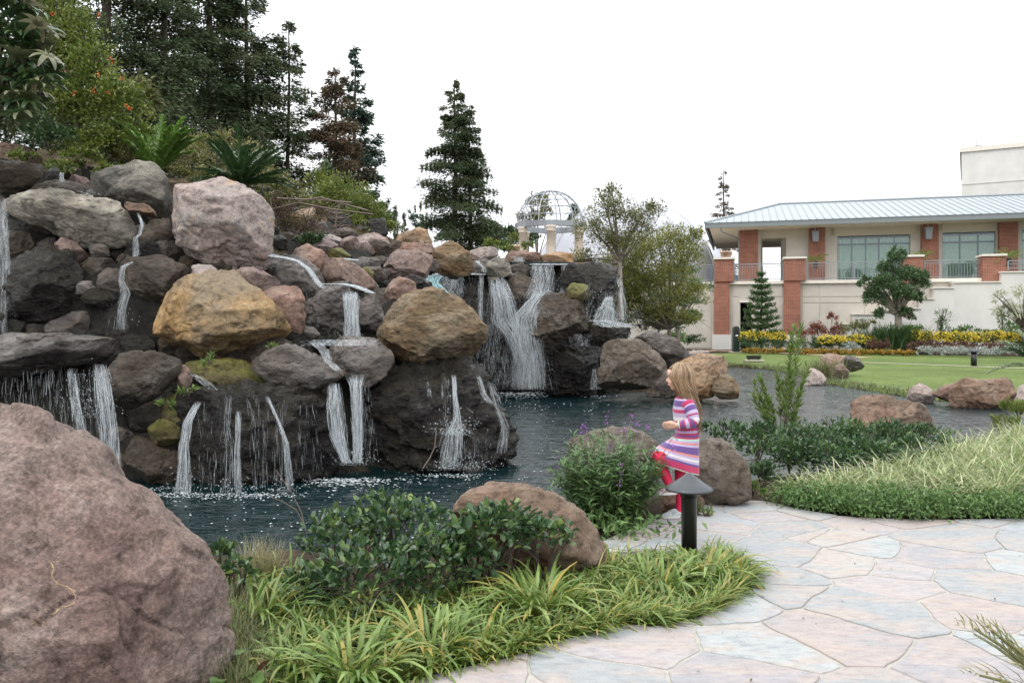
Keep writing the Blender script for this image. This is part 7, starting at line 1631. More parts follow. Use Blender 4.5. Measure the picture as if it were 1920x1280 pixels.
# soil of the bed swells a little under the plants
def strap_mesh(L, Wd, e0, curl, seg=6):
    mb = MB(); V, Fa, nf = ribbon(1, rg, np.zeros((1, 3)), np.zeros(1), np.array([L]), np.array([Wd]), np.array([e0]), np.array([curl]), seg, 0.22)
    mb.add(V, Fa); return mesh_from('leaf', mb, LM['strap'], True)
SM = [strap_mesh(rg.uniform(0.24, 0.38), rg.uniform(0.019, 0.028), rg.uniform(0.45, 1.4), rg.uniform(1.1, 2.4)) for k in range(16)]
CL = [  # label, px, py (ground), spread m, leaves, scale
 ('largest clump of arching strap leaves, in the middle of the bed edge', 1010, 1135, 0.20, 150, 1.0),
 ('strap leaved clump around the foot of the path light', 1322, 1075, 0.17, 110, 0.92),
 ('strap leaved clump left of the path light clump', 1235, 1098, 0.15, 85, 0.85),
 ('small strap leaved clump with yellowed blades behind the largest clump', 1150, 1062, 0.13, 60, 0.72),
 ('strap leaved clump at the paving edge in front of the glossy shrub', 800, 1215, 0.16, 110, 0.95),
 ('strap leaved clump lowest in the frame beside the paving', 660, 1265, 0.15, 110, 0.95),
 ('strap leaved clump between the huge boulder and the glossy shrub', 478, 1155, 0.17, 110, 0.95),
 ('strap leaved clump low at the left near the weed', 560, 1245, 0.13, 70, 0.8),
 ('strap leaved clump at the foot of the huge boulder above the fine grass', 455, 1105, 0.13, 70, 0.85),
 ('low yellowing strap leaved clump right of the largest clump', 1190, 1148, 0.13, 60, 0.65),
 ('strap leaved tuft on the paving side of the path light', 1378, 1085, 0.11, 55, 0.75),
 ('small strap leaved tuft at the top of the bed behind the glossy shrub', 540, 1085, 0.12, 45, 0.8),
 ('strap leaved tuft between the largest clump and the lower edge clump', 905, 1195, 0.12, 60, 0.75),
]
for lab, px, py, sp, n, scv in CL:
    b = gpos(px, py, 0.0); t = thing('strap_leaf_clump', lab, 'plant', (b[0], b[1], -0.03), 0, 'strap leaved clumps along the bed')
    yel = rg.random(n)
    for k in range(n):
        az = rg.uniform(0, 2 * np.pi); r = sp * math.sqrt(rg.random())
        o = link('leaf', SM[rg.integers(0, 16)], t); o.location = (r * math.cos(az) * 0.8, r * math.sin(az) * 0.8, 0.0)
        s = scv * rg.uniform(0.75, 1.15); o.scale = (s, s, s); o.rotation_euler = (rg.normal(0, 0.12), rg.normal(0, 0.15), az + rg.normal(0, 0.5))
# glossy shrubs near the camera
LMESH = []
for k in range(6):
    mb = MB(); leaves(mb, np.zeros((1, 3)), np.array([[1.0, 0, 0]]), 0.052 * (1 + 0.08 * k - .2), 0.030 * (1 + 0.05 * k - .1), OVAL, None, rg, roll=0.02); LMESH.append(mesh_from('leaf', mb, LM['glossyo'], True))
def glossy(label, blobs, n_obj, n_rest, seed):
    rg = np.random.default_rng(seed); o0 = np.array([blobs[0][0][0], blobs[0][0][1], -0.03])
    t = thing('glossy_shrub', label, 'shrub', tuple(o0), 0, 'glossy leaved shrubs in the near bed')
    vol = np.array([b[1][0] * b[1][2] for b in blobs]); vol /= vol.sum()
    allp = []; alld = []
    for (c, r), f in zip(blobs, vol):
        k = int((n_obj * 2 + n_rest) * f); q = norm(rg.normal(size=(k, 3))); q[:, 2] = np.where(q[:, 2] < -0.3, -q[:, 2], q[:, 2])
        rad = rg.uniform(0.55, 1.05, (k, 1)); allp.append(np.array(c) + q * rad * np.array(r)); alld.append(q)
    p = np.concatenate(allp); q = np.concatenate(alld)
    front = (q[:, 1] < 0.25) | (q[:, 2] > 0.45)
    idx = rg.permutation(np.where(front)[0])[:n_obj]; rest = np.setdiff1d(np.arange(len(p)), idx)
    for i in idx:
        o = link('leaf', LMESH[rg.integers(0, 6)], t); o.location = p[i] - o0
        d = Vector(q[i] * 0.7 + rg.normal(0, 0.55, 3) + np.array([0, 0, 0.35])); s = rg.uniform(0.75, 1.3); o.scale = (s, s, s)
        o.rotation_euler = (rg.normal(0, 0.5), -math.atan2(d.z, math.hypot(d.x, d.y)), math.atan2(d.y, d.x))
    mb = MB(); m = len(rest)
    leaves(mb, p[rest] - o0, q[rest] * 0.7 + rg.normal(0, 0.6, (m, 3)) + np.array([0, 0, 0.3]), 0.05 * rg.uniform(0.75, 1.3, m), 0.029 * rg.uniform(0.8, 1.2, m), OVAL, rg.random(m) ** 1.5, rg)
    tag(mb.build('foliage', LM['glossy'], t), kind='stuff')
    mb = MB()
    for (c, r) in blobs:
        for k in range(14):
            e = np.array(c) + norm(rg.normal(size=3)) * np.array(r) * 0.85 - o0; e[2] = abs(e[2]); a = np.array([c[0] - o0[0], c[1] - o0[1], 0.0]) + rg.normal(0, 0.05, 3) * np.array([1, 1, 0])
            mb.tube([a, (a + e) / 2 + np.array([0, 0, 0.05]), e], [0.006, 0.005, 0.002], 4)
    tag(mb.build('stem', M_bark, t), kind='stuff')
def nb(px, py, w, h, d): return ((XPX(px, d), d, ZPX(py, d)), (w / F * d, w / F * d * 0.8, h / F * d))
glossy('big glossy dark leaved shrub in the middle of the near bed', [nb(690, 1105, 130, 88, 4.25), nb(640, 1020, 85, 62, 4.7), nb(760, 1010, 100, 72, 4.65), nb(810, 1080, 85, 85, 4.4), nb(585, 1120, 60, 62, 4.3), nb(720, 965, 60, 45, 4.9)], 300, 1300, 211)
glossy('glossy dark leaved shrub in front of the brown red boulder', [nb(930, 1000, 90, 52, 4.55), nb(1020, 1010, 60, 36, 4.55), nb(880, 1050, 60, 45, 4.5)], 260, 350, 212)
glossy('sparse glossy sprig between the huge boulder and the pool', [nb(415, 1050, 28, 32, 4.3), nb(445, 1075, 30, 26, 4.2)], 46, 20, 213)
# twigs sticking out over the water
TW = thing('bare_twig', 'two long bare twigs arching out over the pool from the glossy shrub', 'twig', tuple(P(575, 1000, 4.9)))
for pts in ([(575, 1000), (565, 960), (548, 925), (517, 880)], [(572, 985), (555, 955), (530, 940), (505, 930)]):
    mb = MB(); mb.tube(np.array([np.array(P(a, b, 4.9)) for a, b in pts]) - np.array(TW.location), [0.004, 0.003, 0.0025, 0.0015], 4); mb.build('twig', M_twig, TW)
TW2 = thing('bare_twig', 'curved bare twig in front of the massive black rock', 'twig', tuple(P(795, 876, 7.0)))
mb = MB(); mb.tube(np.array([np.array(P(a, b, 7.0)) for a, b in ((793, 878), (806, 858), (815, 838), (818, 806))]) - np.array(TW2.location), [0.005, 0.005, 0.004, 0.003], 4); mb.build('twig', M_twig, TW2)
# fine grass by the huge boulder
mb = MB(); N = 1700
pxs = np.clip(400 + np.abs(rg.normal(0, 45, N)), 400, 520); pys = rg.uniform(1150, 1330, N); b = np.array([gpos(a, c, -0.04) for a, c in zip(pxs, pys)])
V, Fa, nf = ribbon(N, rg, b, rg.uniform(0, 6.28, N), rg.uniform(0.10, 0.26, N), rg.uniform(0.002, 0.005, N), rg.uniform(1.0, 1.55, N), rg.uniform(0.1, 1.2, N), 4); mb.add(V, Fa, np.repeat(rg.random(N), nf))
N = 600; pxs = rg.uniform(455, 520, N); b = np.array([gpos(a, 1085 + rg.uniform(0, 25), -0.04) for a in pxs])
V, Fa, nf = ribbon(N, rg, b, rg.uniform(0, 6.28, N), rg.uniform(0.15, 0.32, N), rg.uniform(0.002, 0.004, N), rg.uniform(1.0, 1.5, N), rg.uniform(0.2, 1.2, N), 4); mb.add(V, Fa, np.repeat(0.6 + 0.4 * rg.random(N), nf))
tag(mb.build('fine_grass', LM['fine']), kind='stuff')
# low strap leaf and weed filler on the bed
mb = MB(); N = 3800; b = []
BED = np.array([gpos(*q)[:2] for q in [(420, 1300), (690, 1285), (745, 1276), (860, 1247), (975, 1222), (1100, 1182), (1195, 1162), (1330, 1146), (1390, 1095), (1370, 1052), (1280, 1040), (1130, 1050), (1000, 1060), (700, 1120), (520, 1090), (430, 1120)]])
while len(b) < N:
    q = np.array([rg.uniform(BED[:, 0].min(), BED[:, 0].max()), rg.uniform(BED[:, 1].min(), BED[:, 1].max())])
    if sdist(BED, q[None, 0], q[None, 1])[0] > 0.02: b.append((q[0], q[1], -0.04))
b = np.array(b); V, Fa, nf = ribbon(N, rg, b, rg.uniform(0, 6.28, N), rg.uniform(0.08, 0.24, N), rg.uniform(0.006, 0.016, N), rg.uniform(0.5, 1.4, N), rg.uniform(0.5, 1.8, N), 4, 0.2); mb.add(V, Fa, np.repeat(np.clip(rg.random(N) ** 1.2, 0, 1), nf))
k = 1800; ii_ = rg.integers(0, N, k); leaves(mb, b[ii_] + np.c_[rg.normal(0, 0.03, (k, 2)), rg.uniform(0.02, 0.10, k)], rg.normal(0, 1, (k, 3)) + np.array([0, 0, 0.6]), 0.028, 0.02, LEAF4, 0.3 * rg.random(k), rg)
tag(mb.build('bed_ground_cover', LM['strapa']), kind='stuff')
# blades spilling over the paving edge
ED = np.array([gpos(*q)[:2] for q in [(690, 1284), (745, 1276), (860, 1247), (975, 1222), (1000, 1204), (1100, 1184), (1195, 1164), (1225, 1170), (1330, 1147), (1385, 1110), (1398, 1085), (1380, 1056), (1330, 1036)]])
sl_ = np.r_[0, np.cumsum(np.hypot(*np.diff(ED, axis=0).T))]; N = 1500; u = rg.uniform(0, sl_[-1], N)
ctr = BED.mean(0); b = np.c_[np.interp(u, sl_, ED[:, 0]), np.interp(u, sl_, ED[:, 1])]; inw = norm(ctr - b); b = b + inw * np.abs(rg.normal(0, 0.05, (N, 1)))
az = np.arctan2(-inw[:, 1], -inw[:, 0]) + rg.normal(0, 0.7, N)
mb = MB(); V, Fa, nf = ribbon(N, rg, np.c_[b, np.full(N, -0.03)], az, rg.uniform(0.07, 0.22, N), rg.uniform(0.006, 0.016, N), rg.uniform(0.5, 1.4, N), rg.uniform(0.6, 1.9, N), 4, 0.2); mb.add(V, Fa, np.repeat(np.clip(rg.random(N), 0, 1), nf))
k = 700; ii_ = rg.integers(0, N, k); leaves(mb, np.c_[b[ii_], np.zeros(k)] + np.c_[rg.normal(0, 0.02, (k, 2)), rg.uniform(0.0, 0.05, k)], rg.normal(0, 1, (k, 3)) + np.array([0, 0, 0.4]), 0.025, 0.018, LEAF4, 0.4 * rg.random(k), rg)
tag(mb.build('edge_plants', LM['strapa']), kind='stuff')
# bits of dry leaf on the paving
mb = MB(); n = 70; pp_ = np.c_[rg.uniform(-0.2, 4.2, n), rg.uniform(3.3, 6.2, n), np.full(n, 0.007)]; ok = sdist(PATIO, pp_[:, 0], pp_[:, 1]) > 0.05; pp_ = pp_[ok]
leaves(mb, pp_, np.c_[rg.normal(0, 1, (len(pp_), 2)), rg.uniform(0, 0.25, len(pp_))], rg.uniform(0.008, 0.028, len(pp_)), rg.uniform(0.004, 0.012, len(pp_)), LEAF2, None, rg, roll=0.2)
tag(mb.build('leaf_litter', LM['dry']), kind='stuff')
# broad leaved weed by the boulder
b = gpos(437, 1292, 0); WD = thing('broad_leaf_weed', 'round leaved green weed at the foot of the huge boulder', 'weed', (b[0], b[1], 0))
mbw = MB(); leaves(mbw, np.zeros((1, 3)), np.array([[1.0, 0, 0]]), 0.075, 0.07, OVAL, 0.9, rg, roll=0.02); wm = mesh_from('leaf', mbw, LM['cover'], True)
for k in range(15):
    o = link('leaf', wm, WD); a = rg.uniform(0, 6.28); r = 0.12 * math.sqrt(rg.random()); o.location = (r * math.cos(a), r * math.sin(a), rg.uniform(0.03, 0.13)); o.rotation_euler = (rg.normal(0, 0.4), rg.uniform(-0.7, 0.3), a)
b = gpos(487, 1290, 0); DL = thing('dead_leaf', 'curled brown dead leaf lying in the grass', 'leaf', (b[0], b[1], 0.07))
mb = MB(); leaves(mb, np.zeros((1, 3)), np.array([[0.6, -0.3, 0.9]]), 0.085, 0.07, OVAL, 0.2, rg, roll=0.1); mb.build('blade', flat_mat('dead_leaf_brown', (0.13, 0.05, 0.03), 0.8), DL, True)

# ------------------------------------------------------------------ sage with purple flowers
rg = np.random.default_rng(220); c = gpos(1145, 985, 0); c = np.array([XPX(1140, 6.05), 6.05, -0.03])
SG_ = thing('flowering_sage', 'bushy narrow leaved plant with purple flower spikes left of the girl', 'plant', tuple(c))
mbs = MB(); mbl = MB(); mbf = MB()
for k in range(210):
    az = rg.uniform(0, 2 * np.pi); r = 0.47 * math.sqrt(rg.random()); h = rg.uniform(0.40, 0.76) * (1 - 0.35 * (r / 0.47) ** 2)
    s = np.linspace(0, 1, 6); X = np.c_[r * math.cos(az) * (0.25 + 0.75 * s), r * math.sin(az) * (0.25 + 0.75 * s) * 0.8, h * s]; X[:, 0] += 0.03 * np.sin(s * 4 + k)
    mbs.tube(X, 0.004 * (1 - 0.6 * s), 3, cap=False); m = 34; u = rg.uniform(0.15, 1, m)
    pos = np.c_[np.interp(u, s, X[:, 0]), np.interp(u, s, X[:, 1]), np.interp(u, s, X[:, 2])]
    a2 = rg.uniform(0, 6.28, m); leaves(mbl, pos, np.c_[np.cos(a2), np.sin(a2), rg.uniform(0.1, 0.9, m)], 0.085 * rg.uniform(0.7, 1.2, m), 0.017, LEAF2, None, rg, roll=0.3)
    if k % 31 == 0:
        hh = rg.uniform(0.12, 0.26); tip = X[-1]; mbs.tube([tip, tip + np.array([0.02, 0, hh * 0.5]), tip + np.array([0.03, 0, hh])], 0.002, 3)
        u = rg.random(26)[:, None]; pos = tip + np.array([0.03, 0, hh]) * (0.35 + 0.65 * u) + rg.normal(0, 0.010, (26, 3)); leaves(mbf, pos, rg.normal(0, 1, (26, 3)), 0.016, 0.010, LEAF2, None, rg)
for px, py in ((1138, 785), (1195, 795), (1170, 805), (1100, 805), (1268, 810), (1264, 838), (1215, 800)):
    tip = np.array(P(px, py, 5.85)) - c; bs = np.array([tip[0] * 0.5, tip[1], 0.35]); mbs.tube([bs, (bs + tip) / 2 + np.array([0.01, 0, 0.02]), tip], 0.0022, 3)
    pos = tip + rg.normal(0, 1, (16, 3)) * np.array([0.010, 0.010, 0.03]); leaves(mbf, pos, rg.normal(0, 1, (16, 3)), 0.016, 0.010, LEAF2, None, rg)
tag(mbs.build('stem', M_stem, SG_), kind='stuff'); tag(mbl.build('foliage', LM['sage'], SG_), kind='stuff'); tag(mbf.build('flower_spikes', LM['purple'], SG_), kind='stuff')
mbl = MB(); k = 300; pos = np.c_[rg.normal(0, 0.22, k), rg.normal(0, 0.14, k), rg.uniform(0.02, 0.16, k)]; leaves(mbl, pos, rg.normal(0, 1, (k, 3)) + np.array([0, -0.3, 0.5]), 0.075, 0.03, LEAF4, None, rg)
b = gpos(1150, 1000, 0); o = mbl.build('weed_patch', LM['cover'], loc=None); o.location = (b[0], b[1], -0.03); tag(o, kind='stuff')
# ------------------------------------------------------------------ willow leaved plant by the pool
c = np.array([XPX(1470, 8.9), 8.9, -0.05]); WL = thing('willow_leaved_shrub', 'upright young shrub with narrow bright leaves in front of the pool', 'shrub', tuple(c)); rg = np.random.default_rng(230)
mbs = MB(); mbl = MB()
for tip in ((1500, 612), (1478, 650), (1502, 640), (1425, 705), (1458, 690), (1510, 690), (1485, 690), (1415, 745), (1440, 735), (1505, 735), (1470, 720), (1495, 760), (1430, 775), (1410, 720), (1482, 615)):
    e = np.array(P(tip[0] + rg.normal(0, 5), tip[1], 8.9 + rg.uniform(-.2, .2))) - c; bs = np.array([rg.normal(0, 0.05), rg.normal(0, 0.05), 0.05]); s = np.linspace(0, 1, 8)[:, None]
    mid = np.array([e[0] * 0.35, e[1] * 0.3, e[2] * 0.55]); X = (1 - s) ** 2 * bs + 2 * s * (1 - s) * mid + s ** 2 * e
    mbs.tube(X, 0.009 * (1 - 0.75 * s[:, 0]), 4); m = 75; u = rg.uniform(0.42, 1, m); pos = np.stack([np.interp(u, s[:, 0], X[:, i]) for i in range(3)], 1)
    T = norm(X[-1] - X[-3]); a2 = rg.normal(0, 1, (m, 3)); leaves(mbl, pos, T * 0.9 + norm(a2) * 0.75 + np.array([0, 0, .2]), 0.095 * rg.uniform(0.7, 1.2, m), 0.022, LEAF4, None, rg)
mbs.build('stem', M_bark2, WL); tag(mbl.build('foliage', LM['willow'], WL), kind='stuff')
# ------------------------------------------------------------------ planting beyond the patio
plant('glossy_hedge', 'long low dark glossy hedge between the patio bed and the pool', 'hedge', 'glossy', [nb(1420, 850, 50, 52, 7.6), nb(1480, 860, 60, 46, 7.9), nb(1430, 905, 40, 35, 7.1), nb(1500, 830, 75, 36, 8.4), nb(1580, 830, 75, 38, 8.6), nb(1660, 830, 75, 36, 8.8), nb(1740, 835, 60, 34, 8.8), nb(1360, 815, 50, 22, 8.4), nb(1540, 870, 80, 40, 7.9), nb(1620, 860, 80, 40, 8.1), nb(1700, 860, 70, 34, 8.2)], 8600, 0.056, 0.031, 240, tpl=LEAF4, shell=0.25, stem=5)
rg = np.random.default_rng(241)
VAR = np.array([(XPX(px, d), d) for px, d in ((1452, 6.75), (1560, 6.5), (1720, 6.4), (1920, 6.45), (2200, 6.6), (2250, 9.6), (1950, 9.8), (1800, 8.6), (1700, 7.8), (1560, 7.3), (1470, 7.05))])
b = []; N = 900
while len(b) < N:
    q = np.array([rg.uniform(VAR[:, 0].min(), VAR[:, 0].max()), rg.uniform(VAR[:, 1].min(), VAR[:, 1].max())])
    if sdist(VAR, q[None, 0], q[None, 1])[0] > 0: b.append(q)
b = np.repeat(np.array(b), 16, 0); N = len(b); b = np.c_[b + rg.normal(0, 0.03, (N, 2)), np.full(N, 0.0)]
gaz = np.repeat(rg.uniform(0, 6.28, N // 16), 16)
mb = MB(); V, Fa, nf = ribbon(N, rg, b, np.where(rg.random(N) < 0.55, rg.normal(-2.0, 0.9, N), rg.uniform(0, 6.28, N)), rg.uniform(0.25, 0.42, N) * np.clip(0.75 + 0.16 * (b[:, 0] - 2.2), 0.75, 1.35), rg.uniform(0.006, 0.013, N), rg.uniform(0.8, 1.45, N), rg.uniform(0.9, 2.3, N), 5)
mb.add(V, Fa, np.repeat(np.clip(rg.normal(0.55, 0.26, N), 0, 1), nf)); tag(mb.build('variegated_grass', LM['varieg']), kind='stuff')
CV = np.array([(XPX(px, d), d) for px, d in ((1440, 6.68), (1500, 6.40), (1590, 6.16), (1720, 6.05), (1920, 6.09), (2250, 6.25), (2300, 6.75), (1920, 6.55), (1720, 6.5), (1560, 6.6), (1470, 6.9))])
mb = MB(); b = []
while len(b) < 480:
    q = np.array([rg.uniform(CV[:, 0].min(), CV[:, 0].max()), rg.uniform(CV[:, 1].min(), CV[:, 1].max())])
    if sdist(CV, q[None, 0], q[None, 1])[0] > 0.0: b.append(q)
for q in b:
    hgt = rg.uniform(0.08, 0.20); k = 42; pos = np.c_[q[0] + rg.normal(0, 0.06, k), q[1] + rg.normal(0, 0.05, k), hgt * rg.uniform(0.1, 1.05, k)]
    leaves(mb, pos, rg.normal(0, 0.8, (k, 3)) + np.array([0, -0.2, 0.6]), rg.uniform(0.022, 0.045), rg.uniform(0.012, 0.022), LEAF4, np.clip(rg.normal(0.5, 0.25, k) + 0.25 * pn(np.array([[q[0] * 2, q[1] * 2, 0]])), 0, 1), rg)
tag(mb.build('ground_cover', LM['cover']), kind='stuff')
plant('shrub', 'yellow green loose shrub at the right edge behind the variegated grass', 'shrub', 'honey', [nb(1910, 775, 36, 22, 12), nb(1885, 800, 30, 18, 11), nb(1930, 830, 50, 26, 10)], 1500, 0.09, 0.02, 243, up=0.9)
# reeds at the lawn shore
mb = MB(); N = 420; pR = np.array([XPX(1540, 25.2), 25.2, -0.3]); b = pR + np.c_[rg.normal(0, 0.28, N), rg.normal(0, 0.2, N), np.zeros(N)]; V, Fa, nf = ribbon(N, rg, b, rg.uniform(0, 6.28, N), rg.uniform(0.5, 0.85, N), rg.uniform(0.01, 0.02, N), rg.uniform(0.9, 1.5, N), rg.uniform(0.1, 0.9, N), 4)
mb.add(V - pR, Fa, np.repeat(rg.random(N), nf)); o = mb.build('grass_tuft', LM['fine']); o.location = pR; tag(o, 'tuft of tall grass among the lawn shore rocks', 'grass tuft')
# lawn edge grass hanging over the water
mb = MB(); SH = [(10.6, 18.0), (9.95, 19.6), (9.65, 22.6), (9.45, 24.3), (9.95, 27.5), (10.25, 31), (9.5, 33.3), (8.7, 33.7), (6.7, 31.2)]
SH = np.array(SH); sl = np.r_[0, np.cumsum(np.hypot(*np.diff(SH, axis=0).T))]; N = 5200; u = rg.uniform(0, sl[-1], N)
bx = np.interp(u, sl, SH[:, 0]) + np.abs(rg.normal(0, 0.25, N)) - 0.05; by = np.interp(u, sl, SH[:, 1]) + rg.normal(0, 0.12, N); bz = height(bx, by) - 0.01
V, Fa, nf = ribbon(N, rg, np.c_[bx, by, bz], rg.uniform(0, 6.28, N), rg.uniform(0.07, 0.18, N), rg.uniform(0.008, 0.018, N), rg.uniform(0.7, 1.5, N), rg.uniform(0.2, 1.2, N), 3); mb.add(V, Fa, np.repeat(rg.random(N) * 0.75, nf)); tag(mb.build('shore_grass', LM['fine']), kind='stuff')
# palms at the right edge
cycad('dark palm fronds reaching in at the right edge above the grass', 1955, 690, 12.0, 'cyc2', 12, 0.75, (0.1, 1.2), (0.3, 1.0), 251, wd=0.22, azr=(1.8, 4.6), name='palm_plant', group=None, nl=26)
cycad('low palm with browning narrow fronds in the lower right corner', 2010, 1335, 2.75, 'olive', 8, 0.42, (0.35, 1.0), (0.0, 0.6), 252, wd=0.13, azr=(2.2, 4.0), name='palm_plant', group=None, nl=15, lw=0.007)
# small plants in the rocks
for lab, px, py, d, sd in (('green weeds sprouting from the rusty mossy rock', 354, 736, 9.2, 261), ('drooping green weed beside the yellow green mossy stone', 313, 762, 9.1, 262), ('tiny weed between ochre boulder and brown block', 508, 655, 9.8, 263), ('tiny weed on the olive mossy slab', 392, 678, 9.5, 264), ('green weeds at the foot of the path light rock', 1325, 966, 6.2, 265), ('weeds between the smooth boulder and the hedge', 1412, 920, 6.7, 266)):
    plant('weed', lab, 'weed', 'willow', [((XPX(px, d), d, ZPX(py, d)), (0.09, 0.06, 0.07))], 60, 0.075, 0.022, sd, tpl=LEAF4, stem=3)
fl = gpos(1231, 993, 0.004); mb = MB(); leaves(mb, np.zeros((6, 3)), rg.normal(0, 1, (6, 3)) * np.array([1, 1, .2]), 0.03, 0.018, LEAF2, None, rg); o = mb.build('fallen_flower', LM['purple']); o.location = tuple(fl + np.array([0, 0, 0.008])); tag(o, 'fallen purple flower on the paving beside the sage', 'flower')

# pale yellow vein running over the huge boulder, and a shorter one below it
from mathutils.bvhtree import BVHTree
_fr = bpy.data.objects[FR.name]; _bv = BVHTree.FromPolygons([v.co[:] for v in FR.data.vertices], [p.vertices[:] for p in FR.data.polygons])
M_vein = flat_mat('yellow_vein', (0.40, 0.29, 0.16), 0.8, var=0.35, scale=40, bump=0.3)
for path in ([(92, 1052), (100, 1062), (96, 1080), (108, 1092), (124, 1098), (138, 1108), (142, 1122), (136, 1132), (112, 1142), (95, 1152), (86, 1160)], [(60, 1170), (72, 1160), (84, 1165), (80, 1175)]):
    X = []
    q = np.array(path, float); t = np.linspace(0, len(q) - 1, len(q) * 3); q = np.stack([np.interp(t, np.arange(len(q)), q[:, 0]), np.interp(t, np.arange(len(q)), q[:, 1])], 1) + rg.normal(0, 1.0, (len(t), 2))
    for a, b in q:
        org = Vector((0, 0, CH)) - FR.location; dd = (P(a, b, 3.0) - Vector((0, 0, CH))).normalized(); h = _bv.ray_cast(org, dd)
        if h[0] is not None: X.append(h[0][:])
    if len(X) > 3: mb = MB(); mb.tube(np.array(X), 0.0020 * (0.4 + 0.9 * rg.random(len(X))), 5); mb.build('mineral_vein', M_vein, FR)
# ------------------------------------------------------------------ the girl
GD = 6.1
def G(px, py, dy=0.0):
    v = P(px, py, GD); return np.array([v.x, v.y + dy, v.z])
def G_org(): return G(1278, 975, 0.0)
g_o = G_org(); g_o[2] = 0.0
GIRL = thing('person', 'young girl with long blond hair in a striped knit dress and red leggings stepping up', 'person', tuple(g_o))
def body_mat():
    t = NT('skin_and_leggings')
    co = t.n('ShaderNodeTexCoord').outputs['Object']
    nz = t.n('ShaderNodeTexNoise', None, Vector=co, Scale=14.0, Detail=4.0)
    c = t.ramp(nz.outputs['Fac'], [(0.3, (0.52, 0.30, 0.22)), (0.7, (0.62, 0.39, 0.30))])
    b = t.bsdf(Base_Color=c, Roughness=0.5); b.inputs['Subsurface Weight'].default_value = 0.1; b.inputs['Subsurface Radius'].default_value = (0.01, 0.004, 0.002)
    return t.m
M_skin = body_mat()
M_legg = flat_mat('red_leggings', (0.62, 0.02, 0.075), 0.75, var=0.12, scale=30, bump=0.2)
_s2 = ico(2)
def caps(mb, pts, n=9):
    for (a, ra), (b, rb) in zip(pts[:-1], pts[1:]):
        a = np.array(a); b = np.array(b); k = max(3, int(np.linalg.norm(b - a) / (0.35 * max(0.006, min(ra, rb)))))
        for i in range(k + 1):
            f = i / k; mb.add(_s2[0] * (ra + (rb - ra) * f) + a + (b - a) * f, _s2[1])
def ell(mb, c, r, rot=None):
    V = _s2[0] * np.array(r)
    if rot is not None: V = V @ np.array(rot).T
    mb.add(V + np.array(c), _s2[1])
mb = MB()
# head turned to the left, chin slightly down
hc = G(1273, 708)
ell(mb, hc + [0.012, 0, 0.012], (0.086, 0.072, 0.088)); ell(mb, hc + [-0.022, 0, -0.035], (0.056, 0.056, 0.062)); ell(mb, hc + [-0.035, 0, -0.072], (0.032, 0.036, 0.026))
ell(mb, hc + [-0.074, 0, 0.035], (0.018, 0.045, 0.03)); caps(mb, [(hc + [-0.074, 0, 0.002], 0.009), (hc + [-0.090, 0, -0.022], 0.011)])
ell(mb, hc + [-0.080, 0, -0.030], (0.010, 0.016, 0.008)); ell(mb, hc + [-0.070, 0, -0.048], (0.013, 0.022, 0.007)); ell(mb, hc + [-0.068, 0, -0.058], (0.013, 0.02, 0.008))
for s in (-1, 1): ell(mb, hc + [-0.048, s * 0.038, -0.028], (0.028, 0.022, 0.024)); ell(mb, hc + [0.008, s * 0.074, -0.008], (0.016, 0.008, 0.026))
caps(mb, [(hc + [0.015, 0, -0.05], 0.036), (G(1281, 744), 0.034), (G(1284, 752), 0.04)])
# trunk
for px, py, rx, ry in ((1285, 758, 0.062, 0.10), (1286, 774, 0.072, 0.098), (1288, 792, 0.072, 0.088), (1290, 812, 0.070, 0.084), (1287, 832, 0.082, 0.096), (1284, 846, 0.086, 0.10)): ell(mb, G(px, py), (rx, ry, 0.07))
# legs
nl, nr = -0.06, 0.055
caps(mb, [(G(1284, 850, nl), 0.066), (G(1255, 853, nl - 0.01), 0.058), (G(1229, 853, nl - 0.01), 0.043), (G(1236, 870, nl), 0.044), (G(1245, 888, nl), 0.040), (G(1256, 914, nl), 0.027)])
caps(mb, [(G(1285, 850, nr), 0.068), (G(1281, 880, nr), 0.056), (G(1278, 907, nr), 0.042), (G(1280, 922, nr), 0.044), (G(1278, 940, nr), 0.036), (G(1276, 962, nr), 0.026)])
# arms
W1, W2 = G(1263, 793, -0.125), G(1264, 799, 0.01)
caps(mb, [(G(1286, 756, -0.095), 0.042), (G(1290, 768, -0.125), 0.037), (G(1294, 785, -0.145), 0.030), (G(1280, 790, -0.145), 0.029), (W1, 0.019)])
caps(mb, [(G(1284, 756, 0.095), 0.042), (G(1287, 772, 0.12), 0.036), (G(1290, 788, 0.12), 0.030), (G(1278, 794, 0.08), 0.028), (W2, 0.019)])
def hand(mb, w, d, side, up):
    d = np.array(d, float); d /= np.linalg.norm(d); side = np.array(side, float); up = np.array(up, float)
    pc = w + d * 0.032
    for q in (-0.018, -0.006, 0.006, 0.018): caps(mb, [(w + d * 0.008 + side * q * 0.7, 0.012), (w + d * 0.052 + side * q, 0.0095)])
    for q, L in ((-0.020, 0.040), (-0.0068, 0.047), (0.0068, 0.044), (0.020, 0.034)):
        b0 = w + d * 0.052 + side * q; b1 = b0 + d * L * 0.45 - up * L * 0.12; b2 = b1 + d * L * 0.26 - up * L * 0.30; b3 = b2 + d * L * 0.05 - up * L * 0.3
        caps(mb, [(b0, 0.0072), (b1, 0.0066), (b2, 0.006), (b3, 0.0052)])
    t0 = w + d * 0.016 - side * 0.014; caps(mb, [(t0, 0.0095), (t0 + d * 0.022 - side * 0.016 - up * 0.006, 0.008), (t0 + d * 0.042 - side * 0.014 - up * 0.012, 0.006)])
hand(mb, W1, (-1, 0.25, -0.05), (0, 0.35, -0.94), (0.2, -0.95, -0.2)); hand(mb, W2, (-1, -0.2, 0.05), (0, -0.3, -0.95), (0.2, 0.9, -0.3))
V = np.concatenate(mb.V) - g_o; mb2 = MB(); mb2.add(V, np.concatenate(mb.F))
tmp = mb2.build('tmp_body', M_skin)
